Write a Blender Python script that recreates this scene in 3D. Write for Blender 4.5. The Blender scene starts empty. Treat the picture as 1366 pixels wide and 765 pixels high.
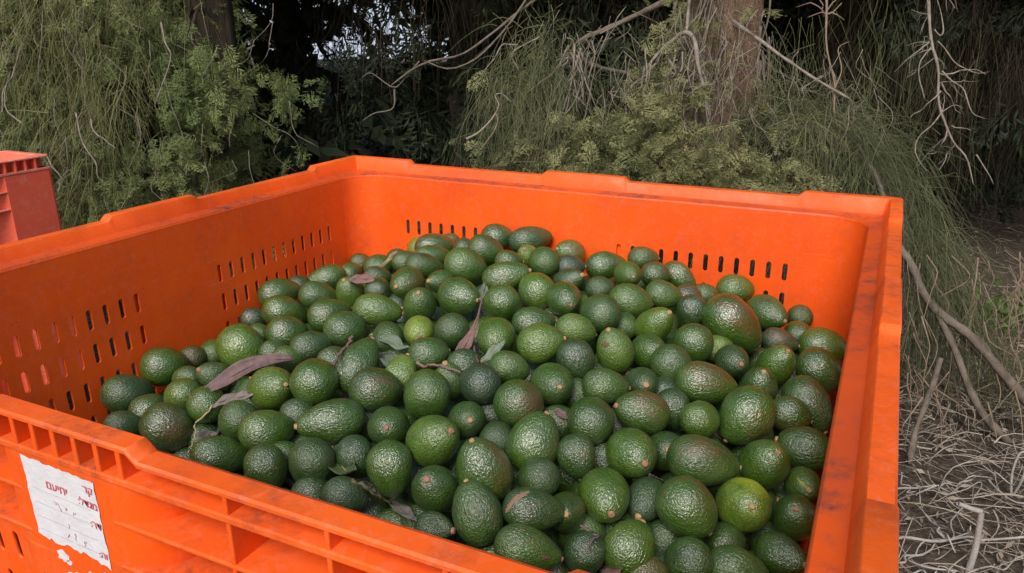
import bpy, bmesh, math, random
import numpy as np
from mathutils import Vector, Matrix
R_ = math.radians
scene = bpy.context.scene
col = scene.collection

# ---------------------------------------------------------------- camera
RIM = 0.78                                   # height of the bin's raised rim
CAM = np.array((0.56195, -0.92634, RIM + 0.2927))
RM = np.array([[0.90085, 0.133867, -0.412976], [0.4341, -0.288987, 0.853255], [-0.005122, -0.947927, -0.318445]])
FPX = 1031.92
cam_data = bpy.data.cameras.new('camera')
cam_data.sensor_width = 36.0
cam_data.lens = 36.0 * FPX / 1366.0
cam_data.clip_start = 0.02
cam_data.clip_end = 3000
cam = bpy.data.objects.new('camera', cam_data)
col.objects.link(cam)
m4 = Matrix.Identity(4)
for i in range(3):
    m4[i][0] = RM[i, 0]; m4[i][1] = -RM[i, 1]; m4[i][2] = RM[i, 2] * -1; m4[i][3] = CAM[i]
cam.matrix_world = m4
scene.camera = cam

# ---------------------------------------------------------------- light
SUN_EL, SUN_AZ = 45.0, 172.0                 # light from the open side behind the camera
w = bpy.data.worlds.new('World'); scene.world = w; w.use_nodes = True
nt = w.node_tree
bg = nt.nodes['Background']
sky = nt.nodes.new('ShaderNodeTexSky')
sky.sky_type = 'NISHITA'; sky.sun_disc = False
sky.sun_elevation = R_(SUN_EL); sky.sun_rotation = R_(SUN_AZ)
sky.air_density = 1.0; sky.dust_density = 3.0; sky.ozone_density = 1.0
nt.links.new(sky.outputs[0], bg.inputs[0]); bg.inputs[1].default_value = 0.08
sd = bpy.data.lights.new('sun', 'SUN'); sd.energy = 1.5; sd.angle = R_(27); sd.color = (1.0, 0.95, 0.88)
sun = bpy.data.objects.new('sun', sd); col.objects.link(sun)
az = R_(SUN_AZ); el = R_(SUN_EL)
sdir = Vector((math.sin(az) * math.cos(el), math.cos(az) * math.cos(el), math.sin(el)))
sun.rotation_euler = sdir.to_track_quat('Z', 'Y').to_euler(); sun.location = (0, -3, 6)
scene.view_settings.view_transform = 'Standard'; scene.view_settings.look = 'None'
scene.view_settings.exposure = 0.93; scene.view_settings.gamma = 1.0
scene.view_settings.use_curve_mapping = False
scene.cycles.max_bounces = 6; scene.cycles.diffuse_bounces = 3; scene.cycles.glossy_bounces = 2
scene.cycles.transparent_max_bounces = 8
scene.render.use_persistent_data = False

def at(px, py, d):
    """a spot in the place: the photograph's pixel at d metres of depth"""
    c = np.array(((px - 683.0), (py - 382.5), FPX)) / FPX * d
    return CAM + RM @ c

EX = RM[:, 0]; EY = RM[:, 1]; FW = RM[:, 2]
FLAT = np.array((FW[0], FW[1], 0)); FLAT = FLAT / np.linalg.norm(FLAT)
FRUIT = [  # x, y, z below rim, radius, half length, stem direction, tone, brown, label
(-0.505,0.200,-0.216,0.0318,0.0444,0.50,0.86,0.07,0.45,0.10,'green long avocado, second one left of the back left corner'),
(-0.503,0.258,-0.218,0.0234,0.0268,0.58,0.80,-0.16,0.25,0.10,'dark green oval avocado, nearest left of the back left corner'),
(-0.474,0.306,-0.212,0.0286,0.0447,-0.64,-0.75,-0.17,0.50,0.10,'green long avocado, stem left, fourth one below the back left corner'),
(-0.374,0.169,-0.194,0.0272,0.0419,0.61,0.69,-0.39,0.45,0.10,'green long avocado, seventh one below the back left corner'),
(-0.313,0.181,-0.178,0.0268,0.0327,0.04,-0.52,0.85,0.70,0.00,'bright green oval avocado, stem up, fifth one below the back left corner'),
(-0.451,0.361,-0.211,0.0228,0.0279,0.46,0.82,0.33,0.50,0.10,'green oval avocado, second one below the back left corner'),
(-0.514,0.483,-0.230,0.0228,0.0266,0.64,0.76,-0.13,0.40,0.30,'dark green oval avocado, nearest below the back left corner'),
(-0.357,0.339,-0.179,0.0265,0.0331,0.57,0.80,0.20,0.50,0.10,'green oval avocado, nearest right of the back left corner'),
(-0.302,0.256,-0.170,0.0220,0.0281,0.66,0.74,-0.13,0.35,0.00,'small dark green oval avocado, third one below the back left corner'),
(-0.242,0.172,-0.161,0.0233,0.0280,-0.35,0.92,0.19,0.30,0.15,'dark green round avocado, sixth one below the back left corner'),
(-0.169,0.158,-0.136,0.0291,0.0355,0.03,-0.99,0.15,0.50,0.45,'green oval browned avocado, stem left, fourth one above the curved grey-green leaf'),
(-0.154,0.050,-0.147,0.0258,0.0413,0.88,0.44,-0.16,0.65,0.00,'glossy bright oval avocado with a cream stem pointing right, back left'),
(-0.273,0.072,-0.181,0.0287,0.0396,0.55,0.83,0.07,0.45,0.15,'green long avocado, fourth one left of the curved grey-green leaf'),
(-0.184,-0.001,-0.167,0.0301,0.0353,0.59,0.81,-0.01,0.40,0.10,'dark green oval avocado, second one left of the curved grey-green leaf'),
(-0.414,0.115,-0.214,0.0310,0.0441,0.58,0.74,-0.34,0.55,0.20,'green long avocado, fifth one above the long curled brown leaf'),
(-0.318,0.012,-0.201,0.0295,0.0362,0.58,0.79,-0.19,0.50,0.25,'green oval avocado, fourth one above the long curled brown leaf'),
(-0.210,-0.052,-0.181,0.0236,0.0357,0.56,0.83,-0.03,0.30,0.05,'dark green long avocado, sixth one right of the long curled brown leaf'),
(-0.091,-0.187,-0.159,0.0314,0.0377,-0.27,0.96,-0.04,0.55,0.00,'green round avocado, fifth one right of the long curled brown leaf'),
(-0.161,-0.196,-0.180,0.0301,0.0368,0.89,-0.20,0.40,0.75,0.05,'glossy yellowish avocado lying on the long curled brown leaf, stem facing right'),
(-0.498,0.119,-0.241,0.0218,0.0279,0.54,0.82,-0.20,0.10,0.05,'small dark teal-green oval avocado, third one above the long curled brown leaf'),
(-0.408,0.036,-0.230,0.0215,0.0258,-0.14,0.89,-0.43,0.60,0.00,'small green round avocado, second one above the long curled brown leaf'),
(-0.365,-0.048,-0.218,0.0389,0.0456,0.41,0.31,-0.86,0.70,0.00,'big upright green avocado touching the long curled brown leaf from above'),
(-0.305,-0.038,-0.216,0.0215,0.0253,0.56,0.80,-0.21,0.40,0.00,'small dark green oval avocado, second one right of the long curled brown leaf'),
(-0.229,-0.089,-0.193,0.0215,0.0261,0.58,0.79,-0.21,0.60,0.20,'small green oval avocado, third one right of the long curled brown leaf'),
(-0.118,-0.113,-0.165,0.0215,0.0255,0.62,0.76,-0.19,0.40,0.00,'small dark green oval avocado, third one left of the curved grey-green leaf'),
(-0.061,-0.132,-0.152,0.0292,0.0432,0.08,0.76,0.64,0.40,0.10,'long shiny avocado with a brown stalk leaning along its left side'),
(0.018,-0.200,-0.144,0.0286,0.0347,0.66,0.72,-0.18,0.35,0.30,'dark green oval avocado, second one below the curved grey-green leaf'),
(-0.073,-0.041,-0.147,0.0236,0.0283,-0.69,0.70,0.18,0.35,0.00,'dark green round avocado, nearest above the curved grey-green leaf'),
(0.019,-0.145,-0.144,0.0215,0.0274,-0.01,0.71,0.70,0.80,0.00,'small bright green oval avocado, nearest below the curved grey-green leaf'),
(-0.020,-0.037,-0.131,0.0231,0.0282,0.53,-0.83,0.14,0.95,0.05,'small round yellow-green avocado beside the curved grey-green leaf'),
(0.039,-0.105,-0.128,0.0234,0.0288,0.67,0.74,0.01,0.45,0.00,'green oval avocado, nearest above the knobbly twig'),
(0.031,-0.027,-0.126,0.0250,0.0300,-0.23,0.53,-0.82,0.35,0.00,'dark green round avocado, nearest left of the pink-brown leaf'),
(0.101,-0.027,-0.123,0.0275,0.0335,0.39,-0.92,-0.03,0.65,0.00,'bright green round avocado, stem down, nearest right of the pink-brown leaf'),
(0.127,0.047,-0.122,0.0243,0.0335,0.78,0.63,-0.00,0.45,0.10,'green long avocado, third one right of the pink-brown leaf'),
(0.168,-0.021,-0.121,0.0279,0.0341,0.90,0.38,0.22,0.75,0.15,'bright green oval avocado, stem right, fourth one right of the pink-brown leaf'),
(0.190,0.056,-0.126,0.0229,0.0308,0.83,0.47,-0.30,0.75,0.00,'bright green oval avocado, fifth one above the tiny purple leaf'),
(0.155,-0.093,-0.131,0.0216,0.0278,0.79,0.51,-0.34,0.55,0.20,'small green oval avocado, second one right of the pink-brown leaf'),
(0.141,-0.154,-0.131,0.0253,0.0304,-0.85,0.42,-0.31,0.05,0.00,'round matt blue-green avocado in the middle of the pile'),
(0.089,-0.096,-0.138,0.0215,0.0251,0.74,0.66,-0.13,0.30,0.00,'small dark green oval avocado, nearest right of the knobbly twig'),
(0.092,-0.197,-0.138,0.0296,0.0355,-0.38,0.36,-0.85,0.50,0.05,'green round avocado, second one below the knobbly twig'),
(0.084,-0.130,-0.148,0.0215,0.0266,-0.13,-0.12,0.98,0.55,0.00,'small green oval avocado, stem up, nearest below the knobbly twig'),
(0.202,-0.163,-0.141,0.0291,0.0349,0.19,0.84,-0.51,0.45,0.50,'glossy avocado with brown right half and a curved white sheen, mid pile'),
(0.219,-0.101,-0.139,0.0276,0.0337,0.61,-0.72,0.34,0.45,0.10,'green round avocado, stem facing viewer, second one above the tiny purple leaf'),
(0.223,-0.027,-0.136,0.0253,0.0317,0.39,-0.01,-0.92,0.20,0.10,'dark teal-green oval avocado, third one above the tiny purple leaf'),
(0.257,0.031,-0.135,0.0261,0.0334,-0.25,-0.19,0.95,0.70,0.10,'upright bright avocado with a round brown spot near its stem end'),
(0.290,0.090,-0.155,0.0261,0.0318,0.63,-0.64,0.44,0.50,0.15,'green round avocado, stem right, eighth one left of the largest avocado'),
(0.280,0.156,-0.138,0.0262,0.0388,0.62,-0.31,0.72,0.75,0.00,'bright green long avocado, stem right, seventh one left of the largest avocado'),
(0.340,0.146,-0.157,0.0301,0.0361,-0.34,0.52,-0.78,0.45,0.05,'green round avocado, second one left of the largest avocado'),
(0.333,0.062,-0.158,0.0272,0.0328,0.77,0.18,-0.61,0.40,0.20,'dark green oval avocado, fifth one left of the largest avocado'),
(0.278,-0.065,-0.145,0.0231,0.0311,0.86,0.50,-0.14,0.50,0.00,'green oval avocado, second one right of the tiny purple leaf'),
(0.310,-0.009,-0.159,0.0220,0.0268,0.43,-0.83,0.37,0.30,0.00,'small dark green round avocado, stem facing viewer, sixth one right of the tiny purple leaf'),
(0.332,-0.086,-0.159,0.0269,0.0363,-0.76,-0.56,0.33,0.50,0.45,'green oval browned avocado, stem left, fourth one right of the tiny purple leaf'),
(0.386,0.038,-0.164,0.0282,0.0428,0.92,0.35,-0.19,0.50,0.40,'large pear-shaped avocado lying on its side, brown flush at right tip'),
(0.356,-0.019,-0.182,0.0235,0.0277,0.45,-0.08,-0.89,0.25,0.00,'dark green oval avocado, fourth one above the yellow-patched avocado'),
(0.395,-0.038,-0.179,0.0237,0.0284,0.40,0.85,-0.35,0.60,0.00,'green round avocado, second one above the yellow-patched avocado'),
(0.445,-0.002,-0.181,0.0335,0.0409,-0.47,-0.53,-0.70,0.50,0.35,'large matt avocado stacked on others by right wall, stem at lower left'),
(0.443,0.119,-0.194,0.0266,0.0361,0.19,-0.39,0.90,0.35,0.40,'dark green oval browned avocado, stem up, fourth one below the largest avocado'),
(0.454,0.222,-0.197,0.0275,0.0365,0.43,-0.38,0.82,0.60,0.30,'green oval avocado, stem up, third one right of the largest avocado'),
(0.513,0.274,-0.220,0.0328,0.0390,0.62,-0.05,-0.79,0.40,0.20,'dark green oval avocado, seventh one right of the largest avocado'),
(0.509,0.396,-0.226,0.0331,0.0412,0.96,0.26,-0.11,0.65,0.10,'bright green oval avocado, sixth one right of the largest avocado'),
(0.511,0.137,-0.215,0.0306,0.0435,0.63,-0.40,-0.67,0.35,0.30,'dark oval avocado pressed against the right wall, brownish lower end'),
(0.491,0.090,-0.212,0.0246,0.0290,0.94,0.21,-0.26,0.40,0.40,'dark green oval browned avocado, third one above the yellow-patched avocado'),
(0.517,0.013,-0.216,0.0276,0.0343,-0.98,-0.07,0.18,0.35,0.45,'dark green oval browned avocado, stem left, fourth one right of the yellow-patched avocado'),
(0.481,-0.060,-0.207,0.0289,0.0353,0.41,-0.47,0.78,0.55,0.30,'green round avocado, stem right, nearest right of the yellow-patched avocado'),
(0.525,-0.045,-0.235,0.0218,0.0271,0.31,-0.88,0.36,0.60,0.35,'avocado with a pale yellow streak to its stem, half hidden at right wall'),
(0.524,-0.114,-0.236,0.0255,0.0311,0.02,-0.65,0.76,0.40,0.35,'dark green round avocado, stem facing viewer, second one right of the yellow-patched avocado'),
(0.471,-0.143,-0.218,0.0303,0.0370,0.32,-0.79,0.53,0.85,0.35,'round glossy avocado with a bright yellow-green patch and centred stem, near right wall'),
(0.519,-0.180,-0.243,0.0216,0.0305,0.85,-0.49,0.19,0.40,0.15,'small dark green long avocado, stem right, third one below the yellow-patched avocado'),
(0.483,-0.240,-0.234,0.0244,0.0331,0.94,0.22,-0.26,0.45,0.10,'green oval avocado, fourth one below the yellow-patched avocado'),
(0.421,-0.208,-0.196,0.0304,0.0348,0.74,-0.02,-0.67,0.50,0.40,'large speckled oval avocado with brownish right side, near front right'),
(0.419,-0.122,-0.187,0.0296,0.0431,0.92,0.36,-0.15,0.40,0.35,'big dark elongated avocado with broad white sheen left of the right wall'),
(0.436,-0.261,-0.220,0.0228,0.0273,-0.65,0.50,-0.57,0.35,0.10,'dark green round avocado, fifth one below the yellow-patched avocado'),
(0.379,-0.275,-0.214,0.0261,0.0303,0.19,0.81,0.56,0.65,0.10,'tall avocado with yellow-green top and blue sheen, beside front rim step'),
(0.334,-0.225,-0.196,0.0279,0.0364,0.51,-0.86,0.04,0.65,0.10,'bright green oval avocado, stem down, second one above the front rim step'),
(0.373,-0.197,-0.207,0.0215,0.0292,-0.01,-0.99,-0.14,0.15,0.00,'small dark teal-green oval avocado, stem down, fifth one left of the yellow-patched avocado'),
(0.345,-0.162,-0.174,0.0285,0.0347,0.65,-0.74,0.19,0.60,0.05,'green round avocado, stem right, fifth one right of the tiny purple leaf'),
(0.368,-0.099,-0.198,0.0246,0.0301,0.31,-0.79,0.53,0.30,0.00,'dark green oval avocado, stem facing viewer, third one left of the yellow-patched avocado'),
(0.285,-0.138,-0.155,0.0279,0.0335,-0.22,0.97,0.08,0.40,0.20,'dark green round avocado, nearest right of the tiny purple leaf'),
(0.290,-0.198,-0.172,0.0222,0.0259,0.29,-0.19,-0.94,0.30,0.20,'dark green oval avocado, third one below the tiny purple leaf'),
(0.301,-0.146,-0.199,0.0215,0.0258,-0.75,0.59,-0.29,0.30,0.00,'small dark green round avocado, fourth one below the tiny purple leaf'),
(0.242,-0.136,-0.170,0.0215,0.0247,0.81,0.57,-0.09,0.40,0.20,'small dark green oval avocado, nearest below the tiny purple leaf'),
(0.239,-0.203,-0.163,0.0304,0.0371,0.23,0.50,0.83,0.55,0.30,'green oval avocado, stem up, second one below the tiny purple leaf'),
(0.213,-0.280,-0.164,0.0302,0.0386,-0.30,-0.10,0.95,0.50,0.50,'big speckled brownish pear-shaped avocado with pale stem on top'),
(0.141,-0.262,-0.154,0.0291,0.0355,0.77,-0.19,0.62,0.65,0.00,'bright green round avocado, stem right, fourth one below the knobbly twig'),
(0.149,-0.199,-0.157,0.0226,0.0276,0.55,-0.71,0.44,0.40,0.00,'dark green round avocado, stem facing viewer, third one below the knobbly twig'),
(0.190,-0.198,-0.173,0.0215,0.0258,-0.14,0.99,-0.03,0.25,0.00,'small dark green round avocado, second one above the scarred avocado'),
(0.153,-0.145,-0.174,0.0215,0.0244,0.76,0.63,-0.13,0.10,0.00,'small dark teal-green round avocado, third one right of the knobbly twig'),
(0.173,-0.317,-0.176,0.0249,0.0304,0.12,-0.64,0.76,0.35,0.10,'dark green round avocado, stem up, nearest right of the straw stalk'),
(0.231,-0.329,-0.181,0.0255,0.0342,-0.49,0.25,0.84,0.40,0.20,'tall dark pear-shaped avocado standing at the front rim, pink stem on top'),
(0.286,-0.306,-0.177,0.0223,0.0334,0.82,0.54,-0.20,0.30,0.10,'dark avocado with a pink scar across its left end, by the front rim'),
(0.305,-0.265,-0.200,0.0216,0.0346,0.29,-0.80,0.53,0.40,0.45,'small dark green long browned avocado, stem facing viewer, second one right of the scarred avocado'),
(0.297,-0.344,-0.196,0.0221,0.0354,0.84,0.43,-0.34,0.55,0.20,'long avocado lying along the front rim with a purple blemish at right'),
(0.262,-0.244,-0.181,0.0224,0.0269,-0.80,0.46,-0.39,0.30,0.30,'dark green round avocado, nearest above the scarred avocado'),
(0.195,-0.354,-0.195,0.0162,0.0222,0.99,0.03,0.11,0.30,0.10,'small dark green oval avocado, stem right, second one right of the straw stalk'),
(0.112,-0.310,-0.173,0.0258,0.0320,0.23,-0.20,-0.95,0.50,0.10,'green oval avocado, nearest above the straw stalk'),
(0.069,-0.249,-0.161,0.0251,0.0307,0.45,-0.77,0.46,0.40,0.05,'dark green round avocado, stem facing viewer, second one right of the folded green leaf'),
(-0.003,-0.267,-0.161,0.0264,0.0423,-0.69,-0.72,0.02,0.45,0.05,'long pear-shaped avocado with its stem tip pointing left, left of centre'),
(-0.098,-0.277,-0.191,0.0266,0.0355,0.53,0.84,-0.11,0.55,0.10,'green oval avocado, nearest below the long curled brown leaf'),
(-0.050,-0.333,-0.201,0.0240,0.0287,0.40,0.06,-0.91,0.40,0.20,'dark green oval avocado, third one left of the folded green leaf'),
(0.014,-0.324,-0.183,0.0268,0.0321,-0.22,0.40,-0.89,0.30,0.25,'round dark avocado with blue-grey sheen beside the folded green leaf'),
(0.053,-0.294,-0.182,0.0218,0.0264,0.45,0.05,-0.89,0.20,0.05,'small dark teal-green oval avocado, nearest right of the folded green leaf'),
(0.079,-0.348,-0.193,0.0197,0.0266,0.68,0.62,-0.38,0.20,0.05,'small dark teal-green oval avocado, nearest left of the straw stalk'),
(0.031,-0.345,-0.209,0.0215,0.0268,0.65,0.64,-0.40,0.30,0.05,'small dark green oval avocado, nearest below the folded green leaf'),
(-0.060,-0.290,-0.214,0.0215,0.0255,0.59,0.76,-0.26,0.50,0.00,'small green oval avocado, second one left of the folded green leaf'),
(-0.091,-0.226,-0.191,0.0215,0.0250,0.60,0.77,-0.23,0.30,0.05,'small dark green oval avocado, fourth one right of the long curled brown leaf'),
(0.007,-0.218,-0.186,0.0215,0.0258,-0.89,0.24,-0.38,0.10,0.00,'small dark teal-green round avocado, second one above the folded green leaf'),
(-0.144,-0.311,-0.220,0.0237,0.0380,0.55,0.75,-0.36,0.45,0.05,'green long avocado, nearest below the hooked pale stalk'),
(-0.177,-0.249,-0.210,0.0263,0.0315,-0.44,0.27,-0.86,0.40,0.05,'dark green round avocado, nearest right of the hooked pale stalk'),
(-0.322,-0.245,-0.256,0.0348,0.0406,0.49,0.52,-0.70,0.35,0.40,'large dark avocado with reddish left shoulder, at the left end of front rim'),
(-0.292,-0.195,-0.236,0.0277,0.0333,-0.18,0.85,-0.49,0.55,0.05,'green round avocado, nearest above the hooked pale stalk'),
(-0.379,-0.168,-0.252,0.0270,0.0323,-0.82,0.03,-0.56,0.65,0.20,'bright green round avocado, second one above the hooked pale stalk'),
(-0.432,-0.189,-0.279,0.0272,0.0311,0.35,0.94,0.01,0.40,0.10,'dark green oval avocado, second one left of the hooked pale stalk'),
(-0.428,-0.236,-0.281,0.0215,0.0314,0.46,0.80,-0.39,0.30,0.05,'small dark green long avocado, third one left of the hooked pale stalk'),
(-0.496,-0.175,-0.269,0.0317,0.0406,0.42,0.88,-0.22,0.25,0.05,'dark oval avocado touching the left wall slots, leftmost of the pile'),
(-0.497,-0.097,-0.253,0.0332,0.0400,0.45,0.88,-0.18,0.50,0.00,'green oval avocado, fourth one above the hooked pale stalk'),
(-0.489,-0.044,-0.256,0.0211,0.0240,0.49,0.84,-0.24,0.30,0.40,'small dark green round browned avocado, third one left of the long curled brown leaf'),
(-0.484,-0.004,-0.261,0.0243,0.0292,-0.81,0.55,0.19,0.50,0.05,'green round avocado, second one left of the long curled brown leaf'),
(-0.361,-0.118,-0.236,0.0240,0.0297,-0.24,-0.71,0.66,0.35,0.10,'dark green oval avocado, stem left, nearest left of the long curled brown leaf'),
(-0.422,-0.120,-0.253,0.0221,0.0265,-0.92,0.05,-0.39,0.45,0.20,'small green round avocado, third one above the hooked pale stalk'),
(-0.372,0.516,-0.186,0.0274,0.0329,-0.75,0.62,0.22,0.95,0.00,'yellow-green round avocado, fourth one right of the back left corner'),
(-0.287,0.453,-0.158,0.0308,0.0474,0.69,0.72,-0.01,0.40,0.15,'dark green long avocado, fourth one left of the lone tallest avocado'),
(-0.286,0.509,-0.163,0.0217,0.0260,-0.79,0.39,-0.47,0.40,0.30,'small dark green round avocado, third one left of the lone tallest avocado'),
(-0.222,0.332,-0.140,0.0253,0.0391,0.67,0.74,0.06,0.50,0.05,'green long avocado, fifth one left of the lone tallest avocado'),
(-0.194,0.260,-0.135,0.0241,0.0385,0.71,0.66,-0.27,0.40,0.20,'dark green long avocado, fifth one right of the back left corner'),
(-0.296,0.346,-0.162,0.0230,0.0295,0.59,0.78,0.21,0.45,0.10,'green oval avocado, third one right of the back left corner'),
(-0.363,0.418,-0.183,0.0215,0.0253,0.67,0.73,-0.11,0.30,0.10,'small dark green oval avocado, second one right of the back left corner'),
(-0.181,0.384,-0.133,0.0215,0.0258,-0.56,0.45,-0.69,0.30,0.05,'small dark green round avocado, nearest left of the lone tallest avocado'),
(-0.103,0.339,-0.115,0.0288,0.0392,0.74,0.54,-0.40,0.45,0.20,'green long avocado, second one below the lone tallest avocado'),
(-0.160,0.498,-0.133,0.0304,0.0371,0.76,0.65,-0.07,0.40,0.05,'round avocado at the very top of the heap against the back wall'),
(-0.087,0.507,-0.132,0.0299,0.0479,0.75,0.65,0.10,0.30,0.15,'dark oval avocado on the heap top against the plain back wall'),
(0.001,0.506,-0.149,0.0278,0.0339,-0.54,-0.76,0.37,0.70,0.40,'bright green oval browned avocado, stem left, fourth one right of the lone tallest avocado'),
(-0.018,0.341,-0.115,0.0215,0.0277,0.05,-0.74,0.67,0.85,0.00,'small bright green oval avocado, stem up, second one right of the lone tallest avocado'),
(0.031,0.303,-0.109,0.0271,0.0325,-0.73,0.67,0.11,0.50,0.10,'green round avocado, third one right of the lone tallest avocado'),
(-0.020,0.264,-0.106,0.0214,0.0257,0.77,0.63,-0.08,0.50,0.00,'small green oval avocado, third one below the lone tallest avocado'),
(-0.082,0.219,-0.109,0.0306,0.0403,0.72,0.56,-0.41,0.60,0.15,'green oval avocado, second one left of the lone tallest avocado'),
(0.015,0.183,-0.105,0.0264,0.0423,0.88,0.41,0.26,0.60,0.20,'long avocado lying sideways at the centre of the heap top, stem right'),
(-0.105,0.166,-0.126,0.0215,0.0304,-0.20,-0.93,0.30,0.45,0.00,'small green long avocado, stem left, third one above the pink-brown leaf'),
(-0.023,0.090,-0.117,0.0300,0.0383,0.98,-0.20,0.04,0.50,0.25,'green oval avocado, stem right, nearest above the pink-brown leaf'),
(-0.084,0.066,-0.130,0.0266,0.0325,0.30,-0.55,0.78,0.50,0.05,'green round avocado, stem up, third one above the curved grey-green leaf'),
(0.053,0.087,-0.117,0.0280,0.0336,-0.40,0.47,-0.78,0.55,0.05,'green round avocado, second one above the pink-brown leaf'),
(0.078,0.164,-0.114,0.0305,0.0366,-0.62,0.76,0.19,0.70,0.05,'bright green round avocado, fifth one below the lone tallest avocado'),
(0.136,0.143,-0.115,0.0272,0.0331,0.65,-0.76,0.04,0.50,0.50,'green round browned avocado, stem right, seventh one right of the lone tallest avocado'),
(0.110,0.231,-0.114,0.0227,0.0312,0.82,-0.23,0.52,0.35,0.10,'dark green oval avocado, stem right, sixth one right of the lone tallest avocado'),
(0.072,0.329,-0.121,0.0215,0.0284,0.82,0.57,-0.05,0.05,0.10,'small dark teal-green oval avocado, fifth one right of the lone tallest avocado'),
(0.117,0.399,-0.132,0.0267,0.0397,0.83,0.56,0.04,0.50,0.10,'green long avocado, eighth one right of the lone tallest avocado'),
(0.156,0.511,-0.144,0.0238,0.0315,0.87,0.50,-0.03,0.45,0.15,'green oval avocado, nearest left of the right wall slots'),
(0.174,0.354,-0.130,0.0242,0.0305,0.57,-0.80,0.17,0.55,0.20,'green oval avocado, stem facing viewer, twelfth one left of the largest avocado'),
(0.203,0.429,-0.147,0.0238,0.0283,0.87,0.49,-0.02,0.35,0.20,'dark green oval avocado, ninth one left of the largest avocado'),
(0.237,0.486,-0.165,0.0245,0.0378,0.84,-0.09,-0.54,0.50,0.05,'green long avocado, stem right, fourth one left of the largest avocado'),
(0.163,0.235,-0.122,0.0212,0.0252,0.84,0.54,-0.05,0.35,0.10,'small dark green oval avocado, ninth one right of the lone tallest avocado'),
(0.201,0.125,-0.123,0.0297,0.0356,-0.77,0.55,-0.33,0.40,0.05,'dark green round avocado, sixth one above the tiny purple leaf'),
(0.225,0.207,-0.125,0.0276,0.0364,0.87,0.45,-0.20,0.60,0.10,'green oval avocado, eleventh one left of the largest avocado'),
(0.256,0.297,-0.139,0.0241,0.0333,0.88,0.39,-0.26,0.55,0.10,'green long avocado, sixth one left of the largest avocado'),
(0.280,0.365,-0.159,0.0215,0.0251,0.89,0.45,-0.01,0.10,0.30,'small dark teal-green oval avocado, third one left of the largest avocado'),
(0.300,0.413,-0.169,0.0215,0.0251,0.90,0.44,-0.01,0.45,0.10,'small green oval avocado, second one above the largest avocado'),
(0.309,0.270,-0.153,0.0246,0.0310,-0.07,-0.12,-0.99,0.20,0.05,'dark teal-green oval avocado, nearest left of the largest avocado'),
(0.230,0.160,-0.149,0.0215,0.0258,-0.20,0.96,0.20,0.50,0.10,'small green round avocado, seventh one above the tiny purple leaf'),
(0.338,0.510,-0.182,0.0285,0.0359,0.91,0.40,0.01,0.65,0.15,'bright green oval avocado, nearest below the right wall slots'),
(0.378,0.270,-0.162,0.0397,0.0547,0.77,0.14,-0.62,0.50,0.55,'largest avocado of the pile, dull green with a brown-flushed right edge'),
(0.409,0.441,-0.196,0.0309,0.0429,0.80,-0.60,-0.04,0.45,0.30,'green oval avocado, stem right, nearest right of the largest avocado'),
(0.458,0.504,-0.221,0.0235,0.0282,-0.19,0.59,-0.78,0.35,0.15,'dark green round avocado, fifth one right of the largest avocado'),
(0.463,0.433,-0.223,0.0238,0.0286,-0.32,0.93,0.16,0.35,0.20,'dark green round avocado, fourth one right of the largest avocado'),
(0.445,0.339,-0.206,0.0215,0.0312,0.94,0.27,-0.21,0.10,0.40,'small dark teal-green long browned avocado, second one right of the largest avocado'),
(0.398,0.162,-0.179,0.0244,0.0298,0.55,-0.79,0.26,0.25,0.10,'dark green oval avocado, stem right, second one below the largest avocado'),
(0.368,0.199,-0.179,0.0215,0.0255,0.91,0.42,0.00,0.80,0.05,'small bright green oval avocado, nearest below the largest avocado'),
(0.459,-0.182,-0.245,0.0215,0.0262,0.04,-0.93,0.36,0.30,0.30,'small dark green round avocado, stem facing viewer, second one below the yellow-patched avocado'),
(0.401,-0.210,-0.240,0.0215,0.0258,0.36,0.85,-0.39,0.30,0.10,'small dark green round avocado, fourth one left of the yellow-patched avocado'),
(0.338,-0.299,-0.218,0.0215,0.0258,-0.46,0.26,-0.85,0.20,0.05,'small dark teal-green round avocado, nearest above the front rim step'),
(0.408,-0.251,-0.250,0.0215,0.0258,0.18,0.96,-0.21,0.15,0.05,'small dark teal-green round avocado, third one right of the front rim step'),
(0.400,-0.284,-0.235,0.0215,0.0248,0.87,0.49,-0.06,0.50,0.50,'small green oval browned avocado, second one right of the front rim step'),
(0.239,-0.059,-0.168,0.0215,0.0258,0.26,0.84,-0.48,0.40,0.10,'small dark green round avocado, nearest above the tiny purple leaf'),
(0.333,0.023,-0.179,0.0215,0.0258,-0.09,0.99,0.11,0.20,0.05,'small dark teal-green round avocado, tenth one left of the largest avocado'),
(0.301,-0.072,-0.191,0.0215,0.0246,0.85,0.52,-0.06,0.10,0.20,'small dark teal-green oval avocado, third one right of the tiny purple leaf'),
]
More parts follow.
